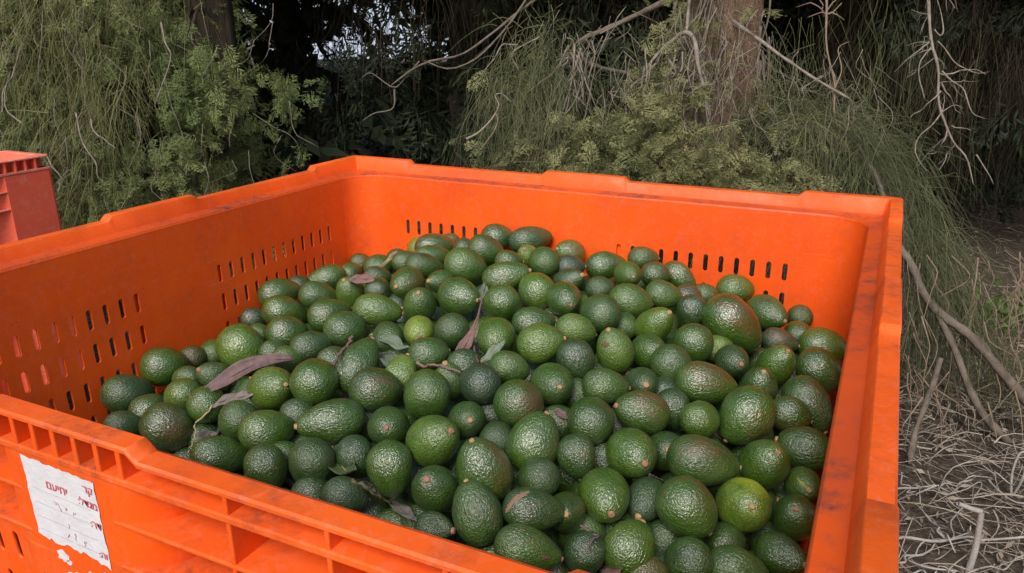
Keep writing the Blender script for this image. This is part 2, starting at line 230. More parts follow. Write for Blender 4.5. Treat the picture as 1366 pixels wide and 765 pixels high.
BURIED = [
(0.122,-0.358,-0.244,0.0286,0.0377,-0.88,0.37,-0.29,'shadowed avocado half buried in a gap, third one below the straw stalk'),
(0.063,-0.357,-0.244,0.0270,0.0342,0.16,0.88,-0.45,'shadowed avocado half buried in a gap, fourth one below the straw stalk'),
(0.007,-0.400,-0.277,0.0281,0.0340,0.03,0.98,0.22,'shadowed avocado half buried in a gap, second one left of the straw stalk'),
(-0.048,-0.408,-0.284,0.0264,0.0332,-0.76,-0.10,0.64,'shadowed avocado half buried in a gap, seventeenth one below the hooked pale stalk'),
(-0.041,-0.330,-0.262,0.0258,0.0358,0.34,0.26,-0.90,'shadowed avocado half buried in a gap, fourth one left of the folded green leaf'),
(0.234,-0.316,-0.248,0.0282,0.0390,-0.70,0.49,-0.52,'shadowed avocado half buried in a gap, third one below the scarred avocado'),
(-0.074,-0.343,-0.295,0.0278,0.0364,0.66,0.66,-0.37,'shadowed avocado half buried in a gap, sixth one left of the folded green leaf'),
(-0.207,-0.331,-0.301,0.0271,0.0350,0.38,0.91,0.18,'shadowed avocado half buried in a gap, ninth one below the hooked pale stalk'),
(0.177,-0.362,-0.257,0.0285,0.0352,0.16,-0.85,-0.50,'shadowed avocado half buried in a gap, seventh one below the straw stalk'),
(-0.286,-0.390,-0.350,0.0261,0.0334,-0.26,0.94,-0.21,'shadowed avocado half buried in a gap, eighteenth one below the hooked pale stalk'),
(-0.142,-0.401,-0.315,0.0248,0.0331,0.80,-0.14,-0.59,'shadowed avocado half buried in a gap, sixteenth one below the hooked pale stalk'),
(0.008,-0.341,-0.252,0.0255,0.0331,-0.99,0.05,0.10,'shadowed avocado half buried in a gap, second one below the folded green leaf'),
(-0.110,-0.374,-0.298,0.0248,0.0337,0.64,-0.23,-0.73,'shadowed avocado half buried in a gap, fourteenth one below the hooked pale stalk'),
(-0.163,-0.358,-0.298,0.0260,0.0314,0.82,0.50,-0.26,'shadowed avocado half buried in a gap, tenth one below the hooked pale stalk'),
(-0.156,-0.302,-0.271,0.0256,0.0328,-0.78,0.37,-0.51,'shadowed avocado half buried in a gap, fourth one below the hooked pale stalk'),
(-0.247,-0.432,-0.346,0.0268,0.0331,0.99,0.17,0.00,'shadowed avocado half buried in a gap, twenty-second one below the hooked pale stalk'),
(-0.220,-0.369,-0.331,0.0277,0.0379,-0.78,0.55,0.31,'shadowed avocado half buried in a gap, fifteenth one below the hooked pale stalk'),
(-0.310,-0.339,-0.335,0.0244,0.0322,0.23,-0.93,-0.30,'shadowed avocado half buried in a gap, thirteenth one below the hooked pale stalk'),
(-0.188,-0.415,-0.334,0.0275,0.0349,0.61,-0.76,0.23,'shadowed avocado half buried in a gap, twentieth one below the hooked pale stalk'),
(-0.289,-0.300,-0.316,0.0251,0.0328,0.99,-0.11,0.06,'shadowed avocado half buried in a gap, sixth one below the hooked pale stalk'),
(-0.427,-0.290,-0.362,0.0255,0.0355,-0.09,0.62,0.78,'shadowed avocado half buried in a gap, sixth one left of the hooked pale stalk'),
(-0.488,-0.256,-0.359,0.0248,0.0311,0.21,0.27,0.94,'shadowed avocado half buried in a gap, fifth one left of the hooked pale stalk'),
(0.158,-0.313,-0.231,0.0242,0.0300,-0.84,-0.23,0.49,'shadowed avocado half buried in a gap, third one right of the straw stalk'),
(-0.444,-0.225,-0.331,0.0243,0.0333,0.23,-0.97,-0.01,'shadowed avocado half buried in a gap, second one left of the hooked pale stalk'),
(-0.263,-0.344,-0.329,0.0269,0.0323,-0.33,0.85,0.41,'shadowed avocado half buried in a gap, twelfth one below the hooked pale stalk'),
(-0.337,-0.373,-0.366,0.0244,0.0327,-0.65,0.27,0.71,'shadowed avocado half buried in a gap, nineteenth one below the hooked pale stalk'),
(0.070,-0.309,-0.241,0.0258,0.0360,-0.83,0.55,0.01,'shadowed avocado half buried in a gap, nearest below the straw stalk'),
(-0.364,-0.329,-0.360,0.0285,0.0376,0.15,-0.62,-0.77,'shadowed avocado half buried in a gap, seventh one left of the hooked pale stalk'),
(-0.434,-0.346,-0.367,0.0282,0.0356,0.25,0.87,0.43,'shadowed avocado half buried in a gap, ninth one left of the hooked pale stalk'),
(-0.292,-0.255,-0.309,0.0251,0.0312,0.15,0.48,0.86,'shadowed avocado half buried in a gap, second one below the hooked pale stalk'),
(-0.374,-0.242,-0.330,0.0286,0.0389,0.31,0.54,0.78,'shadowed avocado half buried in a gap, nearest left of the hooked pale stalk'),
(0.118,-0.309,-0.250,0.0246,0.0314,-0.73,-0.46,0.50,'shadowed avocado half buried in a gap, second one below the straw stalk'),
(-0.336,-0.288,-0.332,0.0277,0.0384,-0.41,-0.42,-0.81,'shadowed avocado half buried in a gap, eighth one below the hooked pale stalk'),
(-0.088,-0.306,-0.253,0.0276,0.0359,-0.09,0.52,0.85,'shadowed avocado half buried in a gap, fifth one left of the folded green leaf'),
(0.314,-0.247,-0.239,0.0242,0.0330,-0.74,0.24,-0.63,'shadowed avocado half buried in a gap, nearest above the front rim step'),
(-0.127,-0.328,-0.303,0.0249,0.0332,-0.17,0.98,-0.07,'shadowed avocado half buried in a gap, eleventh one below the hooked pale stalk'),
(0.059,-0.391,-0.281,0.0245,0.0308,0.38,-0.46,0.80,'shadowed avocado half buried in a gap, ninth one below the straw stalk'),
(-0.097,-0.432,-0.308,0.0243,0.0330,0.53,0.85,0.05,'shadowed avocado half buried in a gap, twenty-first one below the hooked pale stalk'),
(-0.285,-0.213,-0.290,0.0262,0.0352,0.15,0.40,-0.90,'shadowed avocado half buried in a gap, nearest below the hooked pale stalk'),
(-0.052,-0.054,-0.187,0.0281,0.0386,-0.09,-0.58,-0.81,'shadowed avocado half buried in a gap, nearest below the curved grey-green leaf'),
(-0.224,-0.261,-0.285,0.0266,0.0362,0.84,0.42,0.35,'shadowed avocado half buried in a gap, third one below the hooked pale stalk'),
(0.502,-0.102,-0.290,0.0257,0.0323,-0.73,0.25,0.64,'shadowed avocado half buried in a gap, second one below the yellow-patched avocado'),
(0.192,-0.309,-0.292,0.0271,0.0359,-0.52,-0.61,0.59,'shadowed avocado half buried in a gap, fourth one below the scarred avocado'),
(0.010,0.109,-0.180,0.0280,0.0374,0.33,0.84,0.42,'shadowed avocado half buried in a gap, nearest right of the pink-brown leaf'),
(-0.305,-0.100,-0.272,0.0283,0.0340,-0.22,0.39,0.89,'shadowed avocado half buried in a gap, second one below the long curled brown leaf'),
(0.269,-0.162,-0.227,0.0242,0.0322,0.09,0.06,-0.99,'shadowed avocado half buried in a gap, nearest right of the scarred avocado'),
(0.099,-0.268,-0.260,0.0258,0.0348,-0.37,0.84,-0.39,'shadowed avocado half buried in a gap, nearest right of the straw stalk'),
(-0.244,-0.301,-0.315,0.0244,0.0336,0.07,0.98,0.21,'shadowed avocado half buried in a gap, fifth one below the hooked pale stalk'),
(-0.003,-0.350,-0.299,0.0243,0.0334,0.47,-0.56,-0.69,'shadowed avocado half buried in a gap, nearest left of the straw stalk'),
(0.309,-0.185,-0.223,0.0275,0.0333,-0.96,0.12,-0.26,'shadowed avocado half buried in a gap, second one above the front rim step'),
(-0.347,-0.071,-0.282,0.0288,0.0359,-0.39,0.92,0.04,'shadowed avocado half buried in a gap, nearest below the long curled brown leaf'),
(-0.484,-0.314,-0.369,0.0268,0.0336,0.20,0.95,-0.24,'shadowed avocado half buried in a gap, eighth one left of the hooked pale stalk'),
(0.237,-0.242,-0.226,0.0251,0.0328,-0.83,0.05,-0.55,'shadowed avocado half buried in a gap, nearest below the scarred avocado'),
(0.161,-0.269,-0.284,0.0252,0.0329,-0.38,0.07,0.92,'shadowed avocado half buried in a gap, fourth one left of the scarred avocado'),
(0.234,-0.192,-0.216,0.0267,0.0364,0.84,0.32,-0.43,'shadowed avocado half buried in a gap, nearest above the scarred avocado'),
(0.116,-0.254,-0.216,0.0274,0.0338,-0.43,0.89,-0.12,'shadowed avocado half buried in a gap, second one right of the straw stalk'),
(0.200,-0.275,-0.250,0.0249,0.0310,-0.92,0.25,-0.30,'shadowed avocado half buried in a gap, nearest left of the scarred avocado'),
(0.389,-0.103,-0.242,0.0248,0.0308,0.50,0.23,0.83,'shadowed avocado half buried in a gap, second one left of the yellow-patched avocado'),
(0.419,0.314,-0.245,0.0245,0.0329,-0.53,-0.08,-0.84,'shadowed avocado half buried in a gap, nearest below the largest avocado'),
(-0.102,0.117,-0.189,0.0289,0.0372,-0.29,-0.86,-0.41,'shadowed avocado half buried in a gap, nearest right of the curved grey-green leaf'),
(0.160,-0.216,-0.207,0.0283,0.0347,-0.10,0.54,0.84,'shadowed avocado half buried in a gap, second one left of the scarred avocado'),
(0.046,-0.327,-0.281,0.0262,0.0327,-0.91,-0.27,0.32,'shadowed avocado half buried in a gap, fifth one below the straw stalk'),
(0.035,-0.186,-0.199,0.0243,0.0315,-0.65,-0.76,0.07,'shadowed avocado half buried in a gap, nearest right of the folded green leaf'),
(-0.010,0.156,-0.164,0.0255,0.0332,0.49,0.63,0.60,'shadowed avocado half buried in a gap, second one above the pink-brown leaf'),
(-0.262,-0.142,-0.257,0.0244,0.0303,-0.06,0.99,-0.15,'shadowed avocado half buried in a gap, third one below the long curled brown leaf'),
(-0.190,-0.287,-0.309,0.0245,0.0332,0.19,0.37,-0.91,'shadowed avocado half buried in a gap, seventh one below the hooked pale stalk'),
(-0.020,-0.254,-0.232,0.0287,0.0397,-0.83,-0.11,-0.55,'shadowed avocado half buried in a gap, nearest left of the folded green leaf'),
(0.354,-0.218,-0.247,0.0276,0.0368,-0.91,-0.37,-0.16,'shadowed avocado half buried in a gap, second one right of the front rim step'),
(0.046,0.030,-0.185,0.0243,0.0331,0.51,-0.27,0.82,'shadowed avocado half buried in a gap, nearest below the pink-brown leaf'),
(0.320,-0.103,-0.225,0.0241,0.0336,0.61,-0.78,-0.15,'shadowed avocado half buried in a gap, third one right of the tiny purple leaf'),
(0.281,0.057,-0.198,0.0252,0.0336,-0.20,-0.52,0.83,'shadowed avocado half buried in a gap, second one right of the tiny purple leaf'),
(0.351,0.027,-0.225,0.0264,0.0329,0.05,0.85,0.53,'shadowed avocado half buried in a gap, fifth one above the yellow-patched avocado'),
(0.467,-0.049,-0.267,0.0245,0.0325,0.98,0.06,0.17,'shadowed avocado half buried in a gap, nearest right of the yellow-patched avocado'),
(-0.042,0.125,-0.175,0.0256,0.0340,0.09,0.79,0.60,'shadowed avocado half buried in a gap, nearest above the pink-brown leaf'),
(-0.491,-0.193,-0.344,0.0260,0.0335,0.36,0.90,-0.25,'shadowed avocado half buried in a gap, third one left of the hooked pale stalk'),
(0.141,-0.006,-0.195,0.0289,0.0357,0.76,0.32,0.57,'shadowed avocado half buried in a gap, nearest left of the tiny purple leaf'),
(0.086,-0.102,-0.211,0.0260,0.0333,-0.40,-0.33,0.86,'shadowed avocado half buried in a gap, nearest below the knobbly twig'),
(0.102,0.390,-0.182,0.0258,0.0348,0.50,-0.70,-0.50,'shadowed avocado half buried in a gap, second one right of the lone tallest avocado'),
(0.232,0.025,-0.189,0.0265,0.0353,-0.40,0.36,-0.84,'shadowed avocado half buried in a gap, nearest right of the tiny purple leaf'),
(-0.075,-0.115,-0.205,0.0279,0.0341,-0.17,0.62,0.77,'shadowed avocado half buried in a gap, second one below the curved grey-green leaf'),
(0.451,0.002,-0.254,0.0270,0.0359,0.18,-0.28,0.94,'shadowed avocado half buried in a gap, nearest above the yellow-patched avocado'),
(0.097,-0.420,-0.275,0.0273,0.0381,-0.50,0.83,0.26,'shadowed avocado half buried in a gap, tenth one below the straw stalk'),
(-0.037,0.199,-0.162,0.0267,0.0371,-0.61,-0.53,-0.58,'shadowed avocado half buried in a gap, third one above the pink-brown leaf'),
(-0.071,-0.239,-0.238,0.0279,0.0362,-0.81,-0.31,0.50,'shadowed avocado half buried in a gap, second one left of the folded green leaf'),
(0.353,-0.057,-0.230,0.0244,0.0316,0.11,-0.22,0.97,'shadowed avocado half buried in a gap, third one left of the yellow-patched avocado'),
(-0.180,0.137,-0.209,0.0251,0.0348,0.23,0.21,0.95,'shadowed avocado half buried in a gap, nearest above the curved grey-green leaf'),
(0.503,-0.026,-0.286,0.0252,0.0333,-1.00,0.00,0.07,'shadowed avocado half buried in a gap, third one right of the yellow-patched avocado'),
(0.451,0.278,-0.278,0.0258,0.0341,0.99,-0.13,0.02,'shadowed avocado half buried in a gap, third one below the largest avocado'),
(0.046,-0.265,-0.244,0.0246,0.0345,-0.60,-0.79,-0.12,'shadowed avocado half buried in a gap, nearest above the straw stalk'),
(-0.452,-0.227,-0.377,0.0251,0.0322,-0.46,-0.44,-0.77,'shadowed avocado half buried in a gap, fourth one left of the hooked pale stalk'),
(0.302,-0.309,-0.250,0.0280,0.0391,0.87,-0.40,-0.29,'shadowed avocado half buried in a gap, nearest left of the front rim step'),
(0.244,0.215,-0.182,0.0257,0.0330,-0.35,-0.15,0.92,'shadowed avocado half buried in a gap, nearest left of the largest avocado'),
(-0.016,0.040,-0.176,0.0267,0.0341,-0.95,-0.30,-0.02,'shadowed avocado half buried in a gap, nearest left of the pink-brown leaf'),
(-0.319,-0.433,-0.370,0.0240,0.0306,0.97,0.11,0.21,'shadowed avocado half buried in a gap, twenty-third one below the hooked pale stalk'),
(0.105,0.158,-0.164,0.0272,0.0344,-0.97,-0.16,0.19,'shadowed avocado half buried in a gap, third one right of the pink-brown leaf'),
(0.457,0.127,-0.256,0.0242,0.0324,0.01,-0.17,-0.99,'shadowed avocado half buried in a gap, fourth one above the yellow-patched avocado'),
(0.041,0.162,-0.166,0.0285,0.0375,-0.37,-0.78,0.51,'shadowed avocado half buried in a gap, second one right of the pink-brown leaf'),
(0.427,-0.059,-0.243,0.0268,0.0327,-0.80,0.56,-0.22,'shadowed avocado half buried in a gap, nearest left of the yellow-patched avocado'),
(-0.376,0.127,-0.260,0.0261,0.0356,0.36,-0.77,0.53,'shadowed avocado half buried in a gap, nearest right of the long curled brown leaf'),
(-0.211,0.188,-0.198,0.0275,0.0332,-0.71,-0.46,0.53,'shadowed avocado half buried in a gap, second one above the curved grey-green leaf'),
(0.401,0.027,-0.242,0.0254,0.0334,0.26,-0.69,0.68,'shadowed avocado half buried in a gap, third one above the yellow-patched avocado'),
(0.165,0.137,-0.178,0.0285,0.0394,0.66,0.48,-0.58,'shadowed avocado half buried in a gap, nearest above the tiny purple leaf'),
(0.368,-0.269,-0.270,0.0264,0.0355,0.87,0.13,0.48,'shadowed avocado half buried in a gap, nearest right of the front rim step'),
(0.492,0.023,-0.279,0.0266,0.0328,0.69,0.50,0.53,'shadowed avocado half buried in a gap, second one right of the yellow-patched avocado'),
(0.264,-0.262,-0.261,0.0281,0.0344,-0.90,-0.00,-0.43,'shadowed avocado half buried in a gap, second one below the scarred avocado'),
(0.155,-0.245,-0.246,0.0251,0.0342,0.98,0.09,0.20,'shadowed avocado half buried in a gap, third one left of the scarred avocado'),
(0.464,-0.077,-0.302,0.0244,0.0312,0.69,0.67,-0.28,'shadowed avocado half buried in a gap, nearest below the yellow-patched avocado'),
(0.104,-0.375,-0.294,0.0258,0.0343,-0.16,-0.48,-0.86,'shadowed avocado half buried in a gap, eighth one below the straw stalk'),
(0.093,-0.333,-0.277,0.0243,0.0308,-0.52,-0.61,0.59,'shadowed avocado half buried in a gap, sixth one below the straw stalk'),
(-0.124,-0.213,-0.311,0.0244,0.0339,-0.92,0.39,0.00,'shadowed avocado half buried in a gap, third one left of the folded green leaf'),
(0.056,-0.231,-0.216,0.0243,0.0292,-0.23,0.12,-0.97,'shadowed avocado half buried in a gap, second one above the straw stalk'),
(0.106,-0.165,-0.195,0.0278,0.0355,0.31,-0.95,-0.04,'shadowed avocado half buried in a gap, second one below the knobbly twig'),
(-0.393,-0.395,-0.385,0.0275,0.0341,0.62,-0.70,0.36,'shadowed avocado half buried in a gap, tenth one left of the hooked pale stalk'),
(0.432,0.253,-0.241,0.0272,0.0341,-0.82,0.16,-0.54,'shadowed avocado half buried in a gap, second one below the largest avocado'),
(0.489,0.307,-0.262,0.0249,0.0324,0.30,-0.14,-0.94,'shadowed avocado half buried in a gap, nearest right of the largest avocado'),
(0.044,0.362,-0.169,0.0250,0.0329,-0.38,0.56,0.73,'shadowed avocado half buried in a gap, nearest right of the lone tallest avocado'),
(0.008,-0.296,-0.243,0.0258,0.0314,0.57,0.71,-0.41,'shadowed avocado half buried in a gap, nearest below the folded green leaf'),
(0.105,-0.046,-0.177,0.0285,0.0385,-0.29,0.70,-0.65,'shadowed avocado half buried in a gap, second one below the pink-brown leaf'),
(-0.163,0.033,-0.208,0.0278,0.0355,0.41,0.61,0.68,'shadowed avocado half buried in a gap, nearest left of the curved grey-green leaf'),
(0.144,0.428,-0.195,0.0256,0.0354,-0.22,-0.01,0.98,'shadowed avocado half buried in a gap, second one left of the largest avocado'),
(-0.225,-0.201,-0.269,0.0282,0.0373,0.89,0.15,-0.43,'shadowed avocado half buried in a gap, nearest right of the hooked pale stalk'),
(0.444,0.054,-0.245,0.0286,0.0384,-0.51,-0.32,-0.80,'shadowed avocado half buried in a gap, second one above the yellow-patched avocado'),
]
FILL = [
(-0.208,-0.057,-0.228,0.0242,0.0297,-0.60,-0.41,-0.68),
(0.186,-0.037,-0.180,0.0272,0.0368,0.23,-0.17,0.96),
(-0.262,-0.082,-0.255,0.0269,0.0361,0.12,-0.19,-0.97),
(0.032,-0.122,-0.192,0.0252,0.0331,0.75,-0.60,-0.28),
(-0.048,-0.195,-0.217,0.0272,0.0368,-0.83,-0.55,-0.09),
(0.181,0.374,-0.185,0.0285,0.0375,-0.60,0.78,-0.18),
(-0.189,-0.178,-0.246,0.0249,0.0327,0.43,0.90,0.05),
(-0.118,0.058,-0.195,0.0241,0.0328,-0.62,0.68,0.39),
(-0.075,0.075,-0.188,0.0242,0.0299,0.25,-0.65,-0.72),
(-0.311,-0.030,-0.267,0.0269,0.0330,0.38,-0.29,-0.88),
(0.500,-0.007,-0.328,0.0258,0.0334,-0.98,-0.13,0.13),
(0.266,0.301,-0.197,0.0244,0.0303,-0.23,0.63,-0.74),
(0.224,0.134,-0.186,0.0252,0.0337,-0.29,0.65,0.70),
(0.147,0.235,-0.168,0.0277,0.0381,0.22,0.18,-0.96),
(-0.151,0.168,-0.188,0.0281,0.0387,0.69,0.20,0.70),
(-0.143,-0.171,-0.237,0.0248,0.0304,0.70,-0.68,-0.21),
(0.060,-0.021,-0.188,0.0275,0.0378,-0.94,-0.20,-0.27),
(0.061,-0.076,-0.180,0.0242,0.0337,0.59,0.72,0.36),
(0.394,-0.020,-0.234,0.0273,0.0335,-0.82,0.38,-0.42),
(0.501,0.272,-0.296,0.0253,0.0334,0.58,-0.49,-0.66),
(-0.198,0.001,-0.222,0.0243,0.0293,0.37,0.86,0.34),
(-0.291,0.162,-0.234,0.0288,0.0397,0.09,0.60,0.80),
(0.499,0.185,-0.307,0.0258,0.0354,-0.67,0.18,-0.72),
(0.066,0.077,-0.181,0.0255,0.0328,-0.02,-0.24,-0.97),
(-0.104,-0.144,-0.232,0.0242,0.0314,0.60,-0.11,-0.79),
(-0.147,-0.044,-0.206,0.0253,0.0326,-0.31,0.19,-0.93),
(-0.298,-0.160,-0.287,0.0268,0.0359,0.11,-0.91,0.40),
(-0.052,0.302,-0.158,0.0256,0.0354,0.92,0.07,0.39),
(-0.397,0.194,-0.253,0.0259,0.0354,0.90,0.44,-0.01),
(0.165,-0.087,-0.194,0.0244,0.0318,-0.40,0.80,0.44),
(0.356,0.502,-0.235,0.0240,0.0308,0.85,0.43,0.30),
(-0.007,-0.162,-0.195,0.0289,0.0379,-0.97,-0.19,-0.15),
(0.268,-0.031,-0.196,0.0289,0.0373,-0.73,0.01,-0.68),
(-0.303,0.099,-0.241,0.0275,0.0358,0.76,-0.27,0.59),
(0.488,0.128,-0.335,0.0251,0.0335,-0.72,0.32,0.61),
(0.013,-0.011,-0.174,0.0243,0.0299,-0.32,-0.70,0.64),
(-0.321,0.056,-0.252,0.0243,0.0318,0.48,-0.04,0.88),
(-0.488,-0.010,-0.307,0.0261,0.0347,0.68,-0.21,0.70),
(-0.079,0.172,-0.180,0.0288,0.0384,-0.28,0.67,0.69),
(-0.492,-0.099,-0.323,0.0281,0.0357,-0.94,0.28,-0.22),
(0.039,0.266,-0.157,0.0264,0.0318,-0.98,0.10,-0.15),
(0.120,-0.094,-0.181,0.0250,0.0330,-0.42,0.81,0.41),
(-0.109,-0.007,-0.201,0.0243,0.0330,0.68,0.35,-0.65),
(0.285,0.197,-0.205,0.0285,0.0394,0.75,0.64,0.18),
(0.295,0.253,-0.212,0.0276,0.0365,0.79,-0.42,-0.45),
(0.497,0.438,-0.296,0.0285,0.0366,0.31,-0.70,-0.65),
(0.503,0.117,-0.291,0.0254,0.0338,0.29,-0.85,0.43),
(0.498,0.268,-0.341,0.0241,0.0332,0.65,-0.74,-0.15),
(0.501,0.436,-0.354,0.0263,0.0326,0.06,-1.00,0.05),
(-0.259,0.329,-0.197,0.0243,0.0328,-0.93,-0.19,-0.32),
(-0.306,0.338,-0.212,0.0254,0.0309,-0.74,0.38,0.55),
(-0.460,-0.052,-0.304,0.0278,0.0349,0.97,-0.21,-0.15),
(-0.181,0.345,-0.188,0.0270,0.0335,0.81,0.17,0.56),
(0.428,-0.174,-0.273,0.0249,0.0302,-0.68,-0.29,0.68),
(0.092,0.020,-0.184,0.0278,0.0366,-0.75,0.54,0.37),
(0.407,-0.132,-0.277,0.0242,0.0312,-0.11,0.68,0.72),
(0.495,0.390,-0.327,0.0264,0.0368,0.76,-0.62,0.21),
(0.489,0.078,-0.317,0.0243,0.0330,-0.91,0.39,-0.15),
(0.338,0.204,-0.213,0.0264,0.0342,-0.49,-0.16,-0.86),
(0.444,0.355,-0.262,0.0261,0.0356,-0.76,0.35,0.54),
(0.295,0.467,-0.231,0.0262,0.0338,0.49,-0.79,0.38),
(0.384,0.161,-0.234,0.0289,0.0353,-0.03,-0.97,0.22),
(0.358,0.450,-0.244,0.0262,0.0358,0.06,-0.27,0.96),
(0.110,0.114,-0.188,0.0262,0.0337,-0.35,0.11,0.93),
(0.497,-0.168,-0.282,0.0252,0.0345,-0.28,-0.87,0.40),
(0.429,0.195,-0.238,0.0272,0.0356,-0.15,0.50,0.85),
(0.163,0.480,-0.193,0.0276,0.0367,0.91,-0.05,-0.41),
(-0.209,0.433,-0.188,0.0250,0.0309,-0.19,-0.93,0.33),
(0.134,0.332,-0.178,0.0245,0.0322,0.65,0.48,0.59),
(0.171,0.191,-0.180,0.0286,0.0356,-0.25,-0.07,0.97),
(0.502,0.361,-0.288,0.0261,0.0362,0.45,-0.08,0.89),
(0.003,-0.064,-0.179,0.0256,0.0347,-0.19,0.79,-0.58),
(-0.451,-0.118,-0.305,0.0242,0.0324,0.97,-0.24,-0.06),
(-0.483,0.125,-0.287,0.0264,0.0357,0.63,-0.46,0.62),
(-0.006,0.490,-0.201,0.0268,0.0359,0.54,-0.81,-0.23),
(-0.008,0.315,-0.169,0.0246,0.0331,-0.94,-0.34,0.05),
(-0.066,0.479,-0.191,0.0282,0.0353,-0.23,-0.36,-0.90),
(0.230,0.342,-0.201,0.0279,0.0351,-0.34,0.62,0.70),
(-0.421,0.116,-0.269,0.0258,0.0361,0.84,0.21,0.50),
(-0.133,0.456,-0.179,0.0287,0.0393,-0.17,-0.63,0.76),
(0.015,0.221,-0.161,0.0260,0.0357,-0.17,0.71,0.68),
(0.347,0.278,-0.221,0.0267,0.0365,-0.81,-0.55,0.22),
(-0.121,0.215,-0.176,0.0287,0.0398,0.81,-0.31,-0.50),
(-0.426,0.380,-0.259,0.0258,0.0352,0.47,-0.73,0.50),
(-0.259,0.213,-0.216,0.0261,0.0347,-0.22,-0.89,-0.40),
(-0.391,-0.091,-0.295,0.0241,0.0309,-0.23,0.93,-0.29),
(0.400,0.425,-0.254,0.0262,0.0335,-0.36,-0.88,0.31),
(0.199,0.460,-0.226,0.0262,0.0326,-0.49,-0.02,0.87),
(0.233,0.179,-0.211,0.0249,0.0336,-0.87,-0.11,-0.47),
(-0.036,0.035,-0.222,0.0246,0.0323,0.10,-0.34,0.93),
(0.383,0.244,-0.227,0.0249,0.0305,-0.41,-0.69,0.59),
(-0.067,0.009,-0.187,0.0245,0.0306,0.24,0.59,-0.77),
(0.494,0.162,-0.265,0.0247,0.0316,0.75,0.19,0.63),
(0.308,0.311,-0.210,0.0254,0.0314,-0.24,-0.97,-0.01),
(-0.474,0.389,-0.277,0.0252,0.0333,-0.96,-0.27,-0.02),
(0.225,0.424,-0.207,0.0249,0.0304,-0.64,-0.33,-0.70),
(0.152,0.083,-0.183,0.0249,0.0303,0.75,-0.49,0.44),
(-0.064,0.241,-0.173,0.0241,0.0294,0.40,0.92,0.07),
(0.065,0.128,-0.194,0.0253,0.0335,-0.67,-0.65,0.36),
(-0.027,0.085,-0.205,0.0277,0.0350,-0.43,0.48,0.76),
(-0.106,-0.200,-0.222,0.0267,0.0352,0.95,-0.29,0.11),
(0.392,0.376,-0.236,0.0243,0.0304,-0.23,-0.25,-0.94),
(-0.173,0.244,-0.182,0.0253,0.0307,-0.46,0.63,-0.63),
(-0.404,0.291,-0.246,0.0242,0.0322,0.62,0.16,-0.76),
(-0.089,0.367,-0.172,0.0256,0.0353,0.30,-0.86,-0.42),
(0.246,0.475,-0.223,0.0260,0.0314,-0.13,0.75,0.64),
(0.235,0.086,-0.192,0.0249,0.0346,0.96,-0.16,-0.25),
(0.467,0.397,-0.275,0.0260,0.0340,0.60,-0.54,0.59),
(0.179,-0.168,-0.210,0.0281,0.0352,-0.71,-0.16,-0.68),
(-0.402,0.338,-0.258,0.0273,0.0365,0.61,0.66,-0.44),
(0.194,0.129,-0.223,0.0259,0.0315,0.80,-0.35,0.48),
(0.068,0.308,-0.164,0.0256,0.0309,0.73,0.02,0.68),
(-0.494,0.071,-0.297,0.0243,0.0331,-0.51,0.23,-0.83),
(0.163,0.037,-0.180,0.0251,0.0332,0.37,0.91,-0.18),
(-0.498,0.235,-0.272,0.0261,0.0361,0.08,-0.99,-0.06),
(-0.483,0.339,-0.276,0.0277,0.0352,-0.68,-0.71,-0.15),
(-0.186,0.296,-0.190,0.0246,0.0306,0.08,-0.55,0.83),
(-0.238,0.147,-0.220,0.0283,0.0387,0.27,-0.96,0.11),
(-0.471,0.291,-0.267,0.0242,0.0323,-0.80,-0.56,0.21),
(-0.146,0.381,-0.182,0.0269,0.0339,-0.47,-0.43,0.77),
(0.497,0.226,-0.273,0.0248,0.0342,-0.69,0.20,0.70),
(-0.318,0.298,-0.233,0.0249,0.0312,0.77,0.57,0.30),
(-0.091,0.436,-0.192,0.0252,0.0352,-0.15,-0.58,0.80),
(-0.113,0.500,-0.203,0.0241,0.0295,0.36,0.28,-0.89),
(0.040,-0.358,-0.321,0.0279,0.0384,-0.57,0.17,0.81),
(-0.105,0.285,-0.165,0.0271,0.0353,-0.61,0.39,0.69),
(0.159,0.291,-0.175,0.0281,0.0358,-0.86,0.07,0.50),
(0.405,0.482,-0.253,0.0246,0.0319,0.46,0.52,-0.72),
(0.448,-0.100,-0.267,0.0244,0.0313,0.15,0.52,-0.84),
(-0.017,-0.113,-0.198,0.0259,0.0359,0.85,-0.11,0.52),
(-0.448,-0.180,-0.330,0.0242,0.0299,0.47,-0.85,-0.22),
(-0.295,0.259,-0.228,0.0240,0.0320,-0.22,-0.82,0.52),
(0.228,-0.076,-0.209,0.0272,0.0341,0.16,0.21,-0.96),
(0.293,0.420,-0.233,0.0243,0.0332,-0.78,0.60,0.18),
(0.316,0.502,-0.260,0.0245,0.0340,-0.53,-0.79,-0.31),
(0.331,-0.019,-0.245,0.0250,0.0326,-0.90,0.06,0.44),
(0.448,-0.142,-0.302,0.0267,0.0344,0.17,0.17,-0.97),
(0.323,-0.063,-0.267,0.0243,0.0310,0.94,-0.33,0.08),
(-0.467,0.172,-0.267,0.0288,0.0371,1.00,0.00,-0.02),
(0.333,0.124,-0.207,0.0288,0.0394,0.06,-0.99,0.12),
(0.005,0.426,-0.182,0.0244,0.0306,0.14,0.99,0.05),
(-0.249,0.465,-0.203,0.0248,0.0310,-0.79,0.17,-0.59),
(-0.423,-0.010,-0.290,0.0256,0.0322,-0.51,0.86,-0.00),
(-0.145,-0.101,-0.221,0.0258,0.0336,0.64,0.66,-0.39),
(0.047,0.405,-0.188,0.0281,0.0344,0.04,0.93,-0.37),
(-0.269,0.032,-0.249,0.0248,0.0333,-0.18,0.56,0.81),
(0.110,0.291,-0.180,0.0259,0.0362,0.75,-0.60,-0.27),
(-0.380,-0.031,-0.290,0.0258,0.0321,-0.16,-0.29,-0.95),
(-0.401,-0.242,-0.370,0.0241,0.0315,-0.97,-0.18,0.17),
